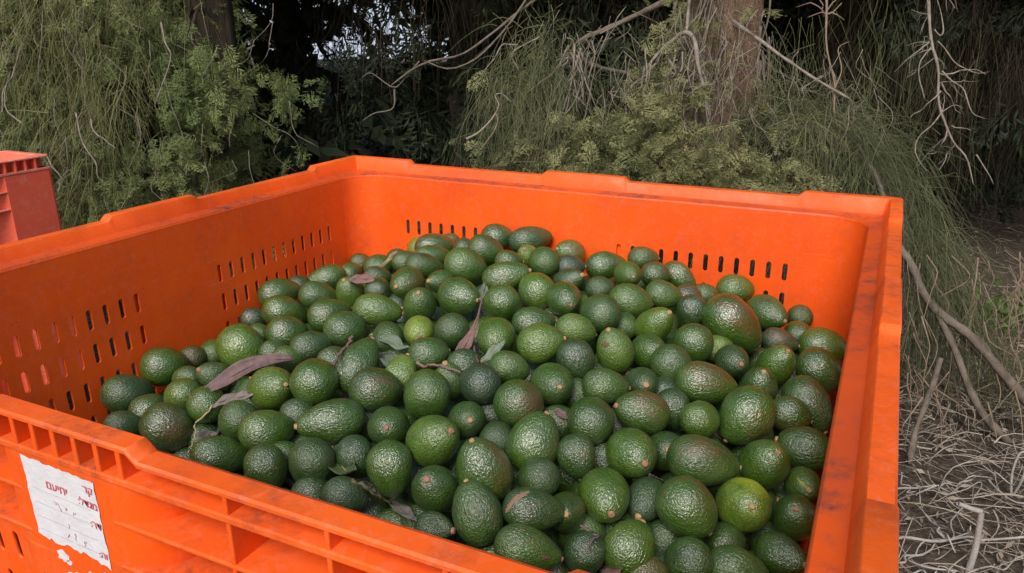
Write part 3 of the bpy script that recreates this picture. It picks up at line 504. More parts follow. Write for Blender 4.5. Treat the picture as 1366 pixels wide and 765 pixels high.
(-0.428,-0.371,-0.414,0.0281,0.0381,-0.92,0.38,-0.07),
(0.490,0.335,-0.337,0.0265,0.0355,-0.18,0.92,-0.36),
(0.483,-0.051,-0.340,0.0271,0.0361,-0.80,0.54,-0.26),
(0.189,-0.222,-0.295,0.0269,0.0358,0.16,0.49,0.86),
(0.491,0.486,-0.372,0.0255,0.0329,-0.47,-0.60,-0.65),
(0.344,0.399,-0.222,0.0269,0.0333,-0.73,0.09,-0.68),
(-0.379,-0.148,-0.296,0.0263,0.0337,-0.66,-0.72,-0.23),
(-0.007,0.375,-0.172,0.0259,0.0313,-0.51,-0.78,-0.36),
(-0.345,0.259,-0.232,0.0267,0.0328,-0.08,0.38,-0.92),
(-0.462,0.030,-0.296,0.0282,0.0357,-0.07,0.74,0.67),
(0.499,0.071,-0.266,0.0280,0.0384,0.06,0.92,0.39),
(0.359,0.079,-0.221,0.0249,0.0301,0.82,-0.32,0.47),
(-0.169,0.084,-0.205,0.0244,0.0319,-0.57,-0.21,-0.79),
(-0.332,0.209,-0.239,0.0240,0.0312,0.46,0.56,0.69),
(-0.225,0.380,-0.203,0.0255,0.0346,0.20,-0.90,0.38),
(0.305,-0.052,-0.227,0.0246,0.0317,0.53,0.24,0.82),
(-0.143,0.284,-0.197,0.0252,0.0336,-0.30,0.68,0.67),
(0.079,0.197,-0.191,0.0254,0.0345,-0.63,0.43,0.65),
(0.193,0.066,-0.209,0.0287,0.0386,-0.21,0.89,-0.41),
(-0.022,-0.025,-0.213,0.0263,0.0324,0.08,-0.75,-0.66),
(-0.262,-0.036,-0.278,0.0289,0.0376,-0.47,-0.59,0.66),
(0.313,-0.142,-0.257,0.0249,0.0344,0.70,0.61,0.38),
(0.373,0.219,-0.264,0.0255,0.0335,-0.29,-0.90,-0.34),
(0.402,-0.041,-0.281,0.0255,0.0326,-0.01,-0.92,-0.40),
(0.124,0.047,-0.221,0.0280,0.0338,-0.62,0.68,0.39),
(0.192,-0.253,-0.212,0.0250,0.0334,-0.36,-0.79,-0.50),
(-0.490,0.438,-0.280,0.0282,0.0368,0.06,-1.00,0.07),
(-0.356,0.395,-0.227,0.0277,0.0341,-0.43,0.55,-0.72),
(0.362,0.332,-0.222,0.0266,0.0337,0.50,0.28,0.82),
(-0.215,0.074,-0.215,0.0261,0.0330,0.47,0.87,-0.17),
(0.500,0.493,-0.282,0.0245,0.0294,0.44,0.39,-0.81),
(-0.342,-0.180,-0.297,0.0260,0.0326,-0.80,-0.60,0.02),
(-0.448,0.254,-0.255,0.0243,0.0323,0.51,0.81,-0.30),
(0.274,0.148,-0.193,0.0241,0.0305,-0.17,0.93,-0.33),
(0.087,0.434,-0.192,0.0255,0.0318,0.70,-0.29,-0.65),
(-0.360,0.337,-0.234,0.0270,0.0362,0.21,0.43,0.88),
(0.095,0.240,-0.167,0.0275,0.0361,0.60,-0.79,-0.13),
(-0.272,0.375,-0.207,0.0276,0.0383,0.88,0.38,0.29),
(-0.487,0.490,-0.295,0.0249,0.0327,0.55,-0.50,0.68),
(0.463,0.465,-0.274,0.0252,0.0350,-0.61,-0.06,0.79),
(-0.492,-0.151,-0.324,0.0247,0.0337,-0.96,-0.15,-0.24),
(-0.252,0.099,-0.230,0.0258,0.0329,-0.81,-0.54,0.23),
(0.362,-0.164,-0.246,0.0260,0.0348,0.41,0.65,-0.64),
(-0.057,0.400,-0.183,0.0249,0.0318,0.68,-0.70,0.20),
(0.272,0.373,-0.215,0.0273,0.0375,-0.78,0.32,-0.54),
(-0.394,0.068,-0.281,0.0264,0.0369,0.57,-0.82,0.06),
(-0.247,0.277,-0.218,0.0260,0.0317,-0.58,-0.26,0.77),
(0.283,0.103,-0.213,0.0256,0.0308,-0.60,0.30,-0.75),
(-0.197,-0.096,-0.251,0.0244,0.0308,0.69,0.51,-0.52),
(0.145,-0.123,-0.212,0.0260,0.0320,-0.06,-0.96,-0.25),
(0.013,-0.210,-0.237,0.0268,0.0373,-0.89,-0.34,-0.31),
(0.271,-0.207,-0.253,0.0262,0.0348,-0.36,0.39,-0.85),
(0.355,0.374,-0.261,0.0244,0.0328,-0.08,-0.91,0.42),
(0.124,-0.197,-0.233,0.0247,0.0299,0.15,-0.03,-0.99),
(0.125,0.213,-0.203,0.0240,0.0296,0.94,-0.32,0.13),
(0.065,-0.149,-0.225,0.0277,0.0345,0.09,0.23,0.97),
(0.198,-0.218,-0.247,0.0260,0.0355,-0.58,-0.75,-0.32),
(-0.104,-0.276,-0.290,0.0240,0.0326,-0.83,0.18,0.53),
(0.042,-0.054,-0.218,0.0251,0.0313,0.16,-0.95,-0.27),
(-0.049,-0.263,-0.273,0.0241,0.0325,0.04,0.35,0.94),
(-0.096,0.258,-0.205,0.0245,0.0309,0.45,-0.31,0.84),
(0.147,0.114,-0.216,0.0242,0.0332,-0.01,1.00,-0.05),
(-0.284,-0.356,-0.382,0.0249,0.0348,-0.48,-0.82,-0.31),
(0.316,-0.274,-0.291,0.0261,0.0333,-0.49,-0.03,0.87),
(-0.496,-0.216,-0.386,0.0252,0.0339,0.23,-0.91,-0.36),
(0.141,-0.330,-0.283,0.0240,0.0331,0.12,0.79,0.60),
(0.247,0.067,-0.236,0.0277,0.0335,-0.58,-0.80,-0.17),
(0.329,0.208,-0.259,0.0241,0.0294,-0.53,0.12,-0.84),
(0.234,-0.286,-0.290,0.0241,0.0307,0.44,0.90,-0.01),
(0.349,-0.030,-0.285,0.0247,0.0324,-0.94,-0.33,-0.11),
(0.124,-0.285,-0.308,0.0251,0.0335,0.21,0.56,0.80),
(-0.373,0.015,-0.269,0.0257,0.0321,-0.25,-0.75,0.61),
(-0.411,0.440,-0.253,0.0249,0.0347,0.47,0.56,0.68),
(-0.221,0.240,-0.197,0.0257,0.0345,0.14,0.69,0.71),
(0.303,0.007,-0.206,0.0252,0.0309,0.25,0.80,-0.55),
(-0.343,0.158,-0.244,0.0259,0.0326,0.74,-0.67,0.01),
(-0.436,0.496,-0.275,0.0289,0.0402,-0.84,-0.53,0.11),
(0.103,0.486,-0.210,0.0252,0.0319,0.49,-0.85,-0.19),
(-0.182,0.493,-0.196,0.0268,0.0339,-0.18,-0.45,0.87),
(0.051,0.469,-0.208,0.0246,0.0300,-0.14,0.86,-0.48),
(-0.438,0.076,-0.298,0.0245,0.0301,0.43,0.38,-0.82),
(-0.097,-0.054,-0.215,0.0276,0.0358,-0.65,0.53,0.54),
(-0.401,0.238,-0.266,0.0245,0.0313,-0.19,0.68,0.71),
(-0.217,0.318,-0.215,0.0256,0.0321,-0.67,-0.32,-0.67),
(-0.327,0.014,-0.282,0.0246,0.0306,-0.49,-0.32,-0.81),
(-0.161,-0.131,-0.259,0.0265,0.0355,-0.66,0.52,-0.53),
(0.417,0.146,-0.271,0.0272,0.0334,0.70,0.71,0.06),
(-0.043,-0.152,-0.236,0.0249,0.0325,-0.48,-0.80,-0.35),
(0.424,0.492,-0.296,0.0274,0.0350,0.53,0.85,0.06),
(0.393,0.337,-0.274,0.0250,0.0317,0.02,-0.91,0.41),
(-0.400,0.029,-0.316,0.0282,0.0366,0.33,-0.85,-0.42),
(-0.411,-0.042,-0.326,0.0286,0.0397,-0.28,0.07,-0.96),
(-0.024,0.403,-0.214,0.0246,0.0310,0.09,-0.83,-0.54),
(0.433,0.086,-0.282,0.0265,0.0361,0.90,0.01,0.43),
(0.221,0.284,-0.227,0.0243,0.0325,0.06,0.90,0.44),
(0.004,0.179,-0.206,0.0250,0.0330,-0.18,-0.91,-0.39),
(-0.011,-0.076,-0.232,0.0284,0.0351,0.07,-0.97,0.24),
(-0.317,0.246,-0.272,0.0248,0.0337,-0.96,0.05,-0.26),
(0.410,-0.091,-0.296,0.0241,0.0318,0.99,-0.14,0.05),
(0.315,0.024,-0.260,0.0242,0.0313,0.07,0.43,0.90),
(0.100,0.137,-0.231,0.0276,0.0331,0.03,0.68,0.73),
(0.303,0.170,-0.274,0.0264,0.0325,0.13,-0.79,-0.60),
(0.291,-0.234,-0.306,0.0242,0.0315,0.07,-0.97,0.23),
(-0.461,-0.398,-0.381,0.0280,0.0360,-0.84,-0.51,0.16),
(0.085,-0.495,-0.289,0.0257,0.0322,-0.33,0.39,0.86),
(0.199,-0.499,-0.286,0.0247,0.0341,-0.33,0.60,-0.73),
(-0.125,-0.250,-0.242,0.0286,0.0345,-0.07,0.88,-0.47),
(0.480,-0.351,-0.298,0.0282,0.0394,-0.49,0.60,0.63),
(-0.442,-0.458,-0.392,0.0274,0.0343,0.84,0.48,0.25),
(0.359,-0.378,-0.274,0.0277,0.0370,-0.47,-0.34,0.82),
(0.008,-0.459,-0.288,0.0277,0.0386,0.38,-0.14,-0.92),
(0.279,-0.444,-0.278,0.0249,0.0335,0.65,0.75,-0.12),
(-0.207,-0.138,-0.238,0.0242,0.0295,-0.94,0.17,0.31),
(-0.183,-0.481,-0.339,0.0246,0.0305,0.72,0.16,-0.67),
(0.265,-0.116,-0.203,0.0271,0.0336,-0.13,-0.57,-0.81),
(0.482,-0.220,-0.286,0.0255,0.0321,0.43,0.76,-0.48),
(0.436,-0.276,-0.278,0.0269,0.0324,0.20,-0.31,0.93),
(0.488,-0.267,-0.293,0.0272,0.0362,-0.90,0.41,0.17),
(-0.283,0.435,-0.207,0.0253,0.0334,0.14,-0.76,0.64),
(0.264,-0.367,-0.256,0.0255,0.0333,0.07,0.04,1.00),
(0.365,-0.426,-0.289,0.0283,0.0366,-0.92,0.04,0.39),
(0.423,-0.370,-0.291,0.0288,0.0376,0.61,0.76,0.24),
(0.135,-0.469,-0.283,0.0288,0.0381,-0.59,-0.71,0.38),
(0.425,-0.422,-0.301,0.0258,0.0315,-0.77,-0.35,0.53),
(-0.031,-0.494,-0.311,0.0283,0.0369,-0.17,-0.53,0.83),
(0.363,-0.323,-0.269,0.0290,0.0387,-0.29,-0.91,0.30),
(0.405,0.098,-0.234,0.0276,0.0377,0.43,-0.46,-0.78),
(0.322,-0.465,-0.294,0.0259,0.0312,-0.99,0.04,-0.14),
(0.216,0.255,-0.183,0.0260,0.0357,0.07,0.18,0.98),
(-0.244,-0.008,-0.239,0.0245,0.0308,0.57,-0.54,0.62),
(-0.389,-0.192,-0.315,0.0253,0.0308,0.77,-0.19,0.61),
(0.302,-0.397,-0.274,0.0269,0.0326,-0.74,-0.60,-0.31),
(-0.098,-0.489,-0.326,0.0287,0.0370,-0.94,0.05,0.33),
(0.247,-0.497,-0.296,0.0252,0.0322,-0.10,0.08,0.99),
(-0.377,-0.494,-0.395,0.0271,0.0337,0.94,0.16,-0.29),
(-0.493,-0.499,-0.416,0.0240,0.0320,0.17,-0.93,-0.33),
(0.230,-0.405,-0.269,0.0240,0.0295,-0.39,0.89,0.23),
(0.478,-0.418,-0.317,0.0257,0.0340,-0.70,-0.38,0.60),
(0.454,-0.476,-0.322,0.0283,0.0375,0.78,0.13,0.61),
(0.376,-0.486,-0.310,0.0240,0.0308,0.02,-0.97,0.22),
(-0.312,0.495,-0.225,0.0288,0.0385,0.86,-0.50,-0.09),
(-0.128,0.328,-0.177,0.0268,0.0361,-0.08,-0.81,0.59),
(-0.364,0.465,-0.242,0.0267,0.0362,0.28,0.86,-0.44),
(-0.017,0.257,-0.165,0.0275,0.0331,-0.36,0.93,-0.02),
(-0.136,-0.450,-0.329,0.0243,0.0316,0.76,0.65,-0.00),
(0.149,-0.410,-0.271,0.0243,0.0309,-0.67,0.70,-0.24),
(0.502,-0.467,-0.333,0.0258,0.0338,0.97,-0.01,0.26),
(0.199,-0.122,-0.202,0.0250,0.0339,0.59,-0.72,0.37),
(-0.170,-0.236,-0.264,0.0254,0.0313,0.02,0.65,-0.76),
(0.314,0.353,-0.223,0.0240,0.0302,0.50,0.09,0.86),
(0.191,-0.432,-0.280,0.0268,0.0368,0.92,-0.20,-0.33),
(-0.499,-0.416,-0.405,0.0261,0.0324,0.59,0.80,0.09),
(-0.258,-0.470,-0.369,0.0240,0.0310,-0.69,-0.67,-0.27),
(-0.298,-0.500,-0.387,0.0278,0.0340,-0.18,0.40,0.90),
(-0.433,-0.501,-0.415,0.0252,0.0303,0.65,-0.60,0.47),
(0.031,-0.496,-0.312,0.0255,0.0323,0.55,-0.15,-0.82),
(-0.501,-0.365,-0.398,0.0241,0.0305,0.54,-0.82,0.17),
(-0.322,0.434,-0.236,0.0279,0.0360,-0.92,-0.15,0.37),
(0.436,-0.219,-0.289,0.0254,0.0351,0.29,-0.07,0.95),
(0.056,-0.446,-0.298,0.0280,0.0343,0.31,-0.94,-0.11),
(0.412,-0.323,-0.298,0.0253,0.0351,-0.01,0.86,-0.51),
(-0.375,-0.446,-0.402,0.0253,0.0327,-0.70,0.46,-0.54),
(-0.031,0.447,-0.204,0.0246,0.0299,0.22,-0.97,0.04),
(-0.206,-0.500,-0.375,0.0248,0.0346,0.84,0.54,0.06),
(-0.044,-0.447,-0.319,0.0242,0.0308,0.97,0.24,-0.03),
(0.238,-0.446,-0.300,0.0259,0.0350,-0.02,1.00,0.07),
(0.317,-0.341,-0.285,0.0261,0.0351,-0.51,-0.13,-0.85),
(-0.045,0.345,-0.189,0.0260,0.0358,-0.51,0.83,0.23),
(-0.348,0.085,-0.279,0.0262,0.0363,-0.06,0.86,-0.50),
(0.388,-0.195,-0.278,0.0244,0.0340,0.15,-0.24,0.96),
(0.315,0.166,-0.228,0.0243,0.0298,-0.04,0.95,-0.31),
(-0.443,0.430,-0.292,0.0241,0.0313,0.49,0.59,0.64),
(0.456,0.186,-0.276,0.0257,0.0324,0.37,0.92,0.14),
(-0.502,0.032,-0.330,0.0247,0.0324,-0.87,0.14,0.47),
(-0.209,0.038,-0.246,0.0242,0.0331,0.52,-0.44,0.74),
(0.405,-0.458,-0.330,0.0249,0.0323,0.21,0.87,0.45),
(0.499,-0.374,-0.337,0.0258,0.0345,-0.40,-0.86,0.32),
(0.204,-0.006,-0.211,0.0243,0.0327,0.82,0.17,0.54),
(-0.371,-0.277,-0.366,0.0253,0.0326,0.56,-0.80,-0.20),
(-0.440,0.321,-0.283,0.0250,0.0345,-0.58,-0.30,0.76),
(-0.411,-0.125,-0.327,0.0249,0.0317,-0.27,0.94,0.23),
(0.500,-0.301,-0.332,0.0267,0.0371,0.61,-0.14,0.78),
(0.191,0.315,-0.211,0.0256,0.0355,-0.44,0.87,0.24),
(-0.475,-0.450,-0.430,0.0264,0.0348,0.66,0.61,-0.44),
(0.181,0.410,-0.222,0.0283,0.0349,0.29,0.92,0.27),
(-0.152,-0.010,-0.238,0.0248,0.0328,0.93,0.18,-0.33),
(0.296,-0.495,-0.328,0.0253,0.0343,0.57,-0.04,0.82),
(-0.183,0.395,-0.215,0.0242,0.0331,0.72,0.13,0.68),
(-0.309,-0.220,-0.332,0.0253,0.0346,0.35,0.81,0.48),
(0.083,0.332,-0.203,0.0278,0.0343,0.01,0.99,-0.15),
(0.071,0.503,-0.241,0.0246,0.0301,0.46,-0.80,-0.40),
(-0.497,0.167,-0.311,0.0286,0.0375,0.23,0.93,-0.28),
(-0.239,-0.161,-0.290,0.0249,0.0341,0.94,-0.32,-0.11),
(-0.306,0.367,-0.249,0.0268,0.0331,0.79,-0.32,-0.52),
(-0.439,0.149,-0.302,0.0249,0.0327,-0.79,0.23,-0.56),
(0.131,0.386,-0.217,0.0247,0.0332,-0.52,-0.81,0.28),
(0.410,0.385,-0.280,0.0268,0.0350,0.72,-0.12,-0.68),
(0.138,-0.051,-0.214,0.0254,0.0347,-0.75,0.64,0.16),
(0.268,0.499,-0.259,0.0265,0.0340,-0.35,-0.72,0.61),
(0.377,0.287,-0.262,0.0246,0.0318,-0.22,0.75,0.63),
(-0.502,0.408,-0.319,0.0247,0.0339,0.42,-0.36,0.83),
(-0.428,0.204,-0.290,0.0285,0.0346,-0.22,-0.46,-0.86),
(0.230,-0.135,-0.236,0.0260,0.0360,0.82,0.34,0.45),
(0.304,0.062,-0.237,0.0247,0.0300,-0.77,-0.64,0.05),
(-0.498,0.457,-0.327,0.0252,0.0309,-0.41,0.72,-0.56),
(-0.501,-0.053,-0.345,0.0258,0.0313,-0.10,-0.80,-0.60),
(-0.121,-0.205,-0.267,0.0250,0.0337,-0.64,-0.50,0.58),
(-0.430,-0.425,-0.424,0.0249,0.0319,0.05,-0.34,-0.94),
(-0.156,-0.061,-0.250,0.0271,0.0327,-0.17,-0.86,0.48),
(-0.084,0.036,-0.223,0.0262,0.0315,0.42,0.07,-0.91),
(-0.217,0.490,-0.231,0.0261,0.0354,0.08,0.16,-0.98),
(-0.328,-0.114,-0.312,0.0249,0.0332,0.35,0.30,0.89),
(-0.386,0.406,-0.279,0.0264,0.0359,0.66,0.45,0.60),
(-0.386,0.501,-0.281,0.0257,0.0331,0.32,-0.91,0.26),
(0.446,-0.298,-0.323,0.0268,0.0369,0.15,0.96,-0.25),
(0.059,0.278,-0.200,0.0257,0.0359,0.91,-0.14,0.39),
(0.323,-0.408,-0.315,0.0242,0.0316,0.86,-0.15,0.48),
(0.132,-0.499,-0.330,0.0264,0.0362,-0.53,-0.03,0.85),
(-0.178,0.226,-0.223,0.0244,0.0336,-0.62,0.06,0.78),
(0.026,0.333,-0.204,0.0248,0.0310,-0.39,-0.91,0.16),
(-0.276,-0.431,-0.392,0.0240,0.0319,0.77,0.27,-0.57),
(0.496,-0.240,-0.332,0.0241,0.0329,-0.43,0.87,-0.24),
(-0.352,0.292,-0.269,0.0248,0.0329,0.77,-0.49,0.41),
(0.378,0.070,-0.261,0.0243,0.0320,-0.05,-0.52,0.85),
(-0.262,-0.112,-0.293,0.0248,0.0322,-0.34,-0.94,0.02),
(-0.425,0.273,-0.287,0.0243,0.0313,-0.96,0.27,-0.03),
(-0.460,-0.275,-0.391,0.0247,0.0301,0.48,-0.68,0.55),
(0.226,-0.359,-0.289,0.0274,0.0381,0.63,-0.69,0.36),
(-0.326,-0.455,-0.412,0.0252,0.0351,0.37,0.73,0.57),
(0.272,0.027,-0.233,0.0250,0.0340,-0.93,0.11,-0.35),
(0.181,-0.462,-0.318,0.0283,0.0375,-0.66,0.59,0.47),
(-0.079,0.314,-0.202,0.0255,0.0312,0.91,0.33,-0.24),
(-0.188,-0.445,-0.372,0.0249,0.0306,0.77,-0.62,0.15),
(0.400,-0.263,-0.306,0.0253,0.0328,0.83,0.54,-0.12),
(0.345,-0.501,-0.343,0.0246,0.0335,0.23,-0.72,0.65),
(0.173,0.262,-0.214,0.0279,0.0377,-0.37,0.73,0.57),
(-0.321,-0.400,-0.399,0.0245,0.0323,-0.37,0.70,-0.62),
(0.434,0.434,-0.297,0.0250,0.0332,0.65,-0.61,0.45),
(-0.186,0.102,-0.244,0.0258,0.0313,0.37,-0.31,-0.87),
(0.268,-0.406,-0.309,0.0273,0.0369,-0.19,0.89,0.42),
(0.212,-0.501,-0.332,0.0251,0.0328,0.04,-0.89,0.45),
(0.359,-0.125,-0.273,0.0270,0.0331,0.13,0.90,-0.42),
(0.382,-0.394,-0.326,0.0266,0.0341,-0.95,0.31,-0.11),
(0.018,0.052,-0.215,0.0242,0.0291,-0.84,-0.23,-0.48),
(0.447,-0.350,-0.334,0.0249,0.0306,0.42,-0.89,-0.16),
(-0.233,-0.222,-0.313,0.0260,0.0339,0.06,0.96,-0.26),
(-0.265,0.496,-0.248,0.0243,0.0317,-0.98,-0.17,0.05),
(0.344,0.134,-0.253,0.0247,0.0317,-0.22,0.02,-0.98),
(-0.135,0.115,-0.230,0.0266,0.0371,0.68,0.67,0.30),
(0.169,0.498,-0.241,0.0244,0.0318,0.26,0.37,-0.89),
(0.228,0.231,-0.223,0.0252,0.0330,0.23,0.97,0.11),
(0.330,0.307,-0.255,0.0259,0.0362,-0.27,-0.43,-0.86),
(-0.160,-0.487,-0.379,0.0261,0.0357,-0.81,0.56,-0.13),
(-0.334,-0.248,-0.359,0.0248,0.0327,-0.29,0.79,0.54),
(-0.351,0.376,-0.271,0.0253,0.0312,-0.13,0.08,0.99),
(-0.124,0.412,-0.216,0.0250,0.0308,0.59,0.70,-0.41),
(0.262,-0.091,-0.243,0.0255,0.0350,0.78,-0.01,-0.62),
(-0.223,0.194,-0.244,0.0244,0.0334,0.47,0.31,0.83),
(0.142,0.461,-0.236,0.0258,0.0353,0.81,0.58,-0.10),
(-0.266,0.123,-0.267,0.0243,0.0305,0.50,-0.11,-0.86),
(0.034,0.429,-0.229,0.0250,0.0333,-0.59,-0.46,-0.66),
(0.464,0.316,-0.302,0.0248,0.0331,-0.06,1.00,-0.02),
(0.350,-0.454,-0.336,0.0261,0.0318,-0.91,-0.34,-0.23),
(-0.460,0.246,-0.299,0.0268,0.0356,1.00,0.03,0.08),
(-0.199,-0.024,-0.266,0.0271,0.0329,-0.03,0.62,0.78),
(-0.471,0.077,-0.333,0.0243,0.0323,-0.03,1.00,-0.06),
(0.189,-0.052,-0.227,0.0264,0.0348,-0.25,0.18,0.95),
(0.435,-0.392,-0.340,0.0244,0.0338,-0.12,-0.12,0.99),
(-0.170,-0.368,-0.346,0.0256,0.0318,0.53,-0.59,0.61),
(-0.221,0.437,-0.235,0.0268,0.0370,0.81,-0.52,-0.27),
(-0.453,-0.127,-0.349,0.0251,0.0325,-0.14,0.11,-0.98),
(-0.502,0.115,-0.335,0.0253,0.0354,0.97,-0.23,-0.01),
(-0.289,-0.280,-0.357,0.0247,0.0305,-0.25,0.14,-0.96),
(0.216,0.496,-0.256,0.0290,0.0352,-0.79,0.32,0.52),
(0.398,-0.499,-0.354,0.0244,0.0314,0.35,-0.91,-0.23),
(0.046,0.230,-0.204,0.0283,0.0380,-0.49,0.02,0.87),
(0.373,0.501,-0.285,0.0246,0.0319,-0.60,0.58,-0.55),
(0.270,-0.311,-0.287,0.0241,0.0304,0.17,0.98,-0.08),
(-0.161,0.443,-0.224,0.0258,0.0352,-0.27,-0.80,-0.53),
(-0.399,-0.480,-0.437,0.0243,0.0307,0.12,0.55,-0.83),
(0.086,0.450,-0.238,0.0267,0.0359,0.45,-0.24,-0.86),
(0.500,-0.173,-0.331,0.0258,0.0329,0.77,0.51,0.37),
(-0.251,0.072,-0.272,0.0251,0.0347,-0.60,-0.52,0.61),
(-0.065,-0.388,-0.325,0.0252,0.0344,-0.92,-0.38,0.00),
(0.099,-0.020,-0.219,0.0256,0.0347,-0.80,-0.31,-0.51),
(-0.389,-0.310,-0.396,0.0244,0.0332,-0.86,-0.27,0.44),
(-0.275,0.413,-0.250,0.0262,0.0350,0.82,0.06,-0.57),
(-0.369,0.168,-0.290,0.0285,0.0356,0.56,-0.55,-0.62),
(-0.359,0.219,-0.281,0.0258,0.0336,-0.51,0.49,0.71),
(-0.336,-0.030,-0.310,0.0255,0.0307,-0.15,-0.13,0.98),
(-0.315,-0.313,-0.378,0.0242,0.0320,-0.64,-0.73,0.23),
(0.014,0.494,-0.245,0.0256,0.0318,-0.11,-0.89,-0.43),
(-0.116,0.360,-0.215,0.0255,0.0320,-0.00,0.19,-0.98),
(0.014,-0.421,-0.322,0.0269,0.0352,-0.42,-0.57,0.70),
(-0.113,0.170,-0.221,0.0264,0.0361,-0.72,0.56,0.41),
(-0.047,-0.497,-0.359,0.0248,0.0326,0.22,0.33,0.92),
(-0.238,-0.383,-0.375,0.0249,0.0346,0.39,0.01,0.92),
(-0.454,-0.017,-0.342,0.0274,0.0382,0.37,-0.00,0.93),
(0.315,-0.204,-0.277,0.0271,0.0329,-0.68,-0.68,-0.27),
(0.483,-0.433,-0.360,0.0241,0.0316,0.27,-0.41,0.87),
(0.110,-0.458,-0.325,0.0244,0.0317,-0.80,-0.58,-0.14),
(0.354,0.416,-0.276,0.0248,0.0313,0.82,-0.28,0.50),
(0.449,0.038,-0.294,0.0264,0.0345,-0.91,0.41,-0.11),
(0.224,0.373,-0.241,0.0254,0.0332,0.52,-0.69,-0.50),
(0.423,0.226,-0.287,0.0254,0.0326,-0.15,-0.98,-0.16),
(-0.494,0.317,-0.316,0.0241,0.0294,0.27,-0.87,-0.42),
(-0.001,-0.463,-0.341,0.0249,0.0340,1.00,-0.05,-0.01),
(-0.176,-0.201,-0.292,0.0249,0.0338,0.33,0.94,-0.09),
(-0.073,-0.016,-0.236,0.0283,0.0360,0.85,-0.03,-0.53),
(0.134,0.168,-0.216,0.0255,0.0327,0.42,0.68,-0.61),
(0.268,0.328,-0.245,0.0246,0.0304,-0.99,0.11,-0.08),
(0.118,0.256,-0.214,0.0253,0.0348,-0.89,-0.30,-0.35),
(0.246,0.431,-0.255,0.0267,0.0362,0.64,-0.76,-0.04),
(0.015,-0.129,-0.234,0.0257,0.0321,-0.08,0.98,-0.20),
(0.137,0.308,-0.220,0.0245,0.0308,-0.17,-0.08,0.98),
(-0.436,0.375,-0.305,0.0265,0.0319,0.07,0.78,0.62),
(-0.111,-0.086,-0.252,0.0276,0.0344,0.37,-0.44,0.82),
(-0.464,-0.490,-0.453,0.0241,0.0290,0.15,-0.36,-0.92),
(-0.068,0.100,-0.225,0.0252,0.0317,0.27,-0.75,-0.61),
(-0.306,0.141,-0.281,0.0256,0.0351,-0.46,0.68,-0.57),
(-0.396,-0.194,-0.362,0.0247,0.0308,-0.34,-0.17,-0.93),
(0.457,-0.018,-0.302,0.0267,0.0323,0.51,0.49,-0.71),
(-0.018,0.220,-0.207,0.0268,0.0351,-0.98,0.10,-0.17),
(0.466,-0.499,-0.371,0.0252,0.0308,-0.97,0.24,0.08),
(0.485,0.477,-0.326,0.0263,0.0342,-0.19,0.50,-0.85),
(-0.403,0.107,-0.315,0.0259,0.0320,0.37,0.54,0.76),
(0.248,-0.020,-0.240,0.0241,0.0308,-0.51,0.82,-0.26),
(-0.275,0.196,-0.265,0.0260,0.0346,0.35,0.91,-0.24),
(0.077,-0.496,-0.343,0.0259,0.0362,0.59,0.61,-0.52),
(-0.474,-0.323,-0.418,0.0266,0.0325,-0.93,0.37,0.01),
(-0.106,-0.492,-0.374,0.0248,0.0310,0.31,0.94,-0.15),
(0.164,0.350,-0.230,0.0264,0.0337,0.21,0.95,-0.23),
(-0.078,0.211,-0.213,0.0249,0.0312,0.49,0.76,0.43),
(-0.149,-0.419,-0.364,0.0260,0.0360,-0.01,0.93,0.37),
(-0.160,-0.250,-0.306,0.0241,0.0296,-0.98,0.20,-0.08),
(0.086,0.378,-0.228,0.0262,0.0331,0.03,-0.96,0.29),
(0.336,0.087,-0.259,0.0246,0.0305,-0.56,0.16,-0.82),
(-0.103,-0.443,-0.359,0.0259,0.0314,-0.48,0.87,-0.10),
(-0.145,0.492,-0.232,0.0242,0.0325,-0.20,-0.93,-0.31),
(-0.359,-0.498,-0.439,0.0250,0.0305,-0.42,-0.89,-0.18),
(-0.438,0.472,-0.318,0.0249,0.0340,0.94,-0.12,0.31),
(0.077,-0.221,-0.254,0.0250,0.0334,-0.96,-0.01,0.26),
(-0.046,0.267,-0.208,0.0264,0.0369,-0.80,-0.60,-0.08),
(-0.201,0.146,-0.252,0.0246,0.0329,0.41,0.69,-0.60),
(-0.352,0.050,-0.311,0.0263,0.0356,-0.06,-0.38,0.92),
(-0.349,-0.172,-0.346,0.0288,0.0385,0.43,0.86,-0.28),
(-0.208,-0.322,-0.350,0.0274,0.0350,-0.47,0.56,0.68),
(-0.330,0.335,-0.274,0.0246,0.0334,-0.24,-0.62,-0.75),
(-0.009,0.358,-0.218,0.0249,0.0299,-0.40,-0.57,0.72),
(-0.031,0.148,-0.218,0.0257,0.0345,0.35,-0.76,-0.55),
(-0.330,0.487,-0.274,0.0263,0.0361,-0.02,-0.49,-0.87),
(-0.069,0.374,-0.219,0.0253,0.0317,-0.63,-0.42,-0.65),
(-0.253,0.245,-0.257,0.0290,0.0381,-0.44,0.69,0.57),
(0.001,0.284,-0.210,0.0269,0.0370,0.85,-0.16,-0.50),
(0.265,0.155,-0.241,0.0269,0.0375,0.79,0.51,0.34),
(0.368,0.014,-0.274,0.0272,0.0348,-0.54,0.32,-0.78),
(0.309,0.453,-0.274,0.0250,0.0339,0.58,0.45,-0.68),
(-0.442,-0.077,-0.349,0.0277,0.0360,-0.71,0.05,0.70),
(-0.230,-0.075,-0.290,0.0254,0.0308,-0.17,-0.71,-0.68),
(-0.030,0.476,-0.240,0.0254,0.0315,0.97,-0.07,-0.22),
(0.284,0.387,-0.261,0.0246,0.0328,0.78,0.56,0.26),
(-0.148,0.032,-0.254,0.0249,0.0323,0.21,0.69,0.70),
(-0.021,-0.300,-0.292,0.0259,0.0332,-0.67,-0.74,0.07),
(-0.307,0.066,-0.298,0.0273,0.0376,-0.92,-0.13,-0.38),
(-0.120,0.069,-0.243,0.0241,0.0316,0.73,-0.07,-0.68),
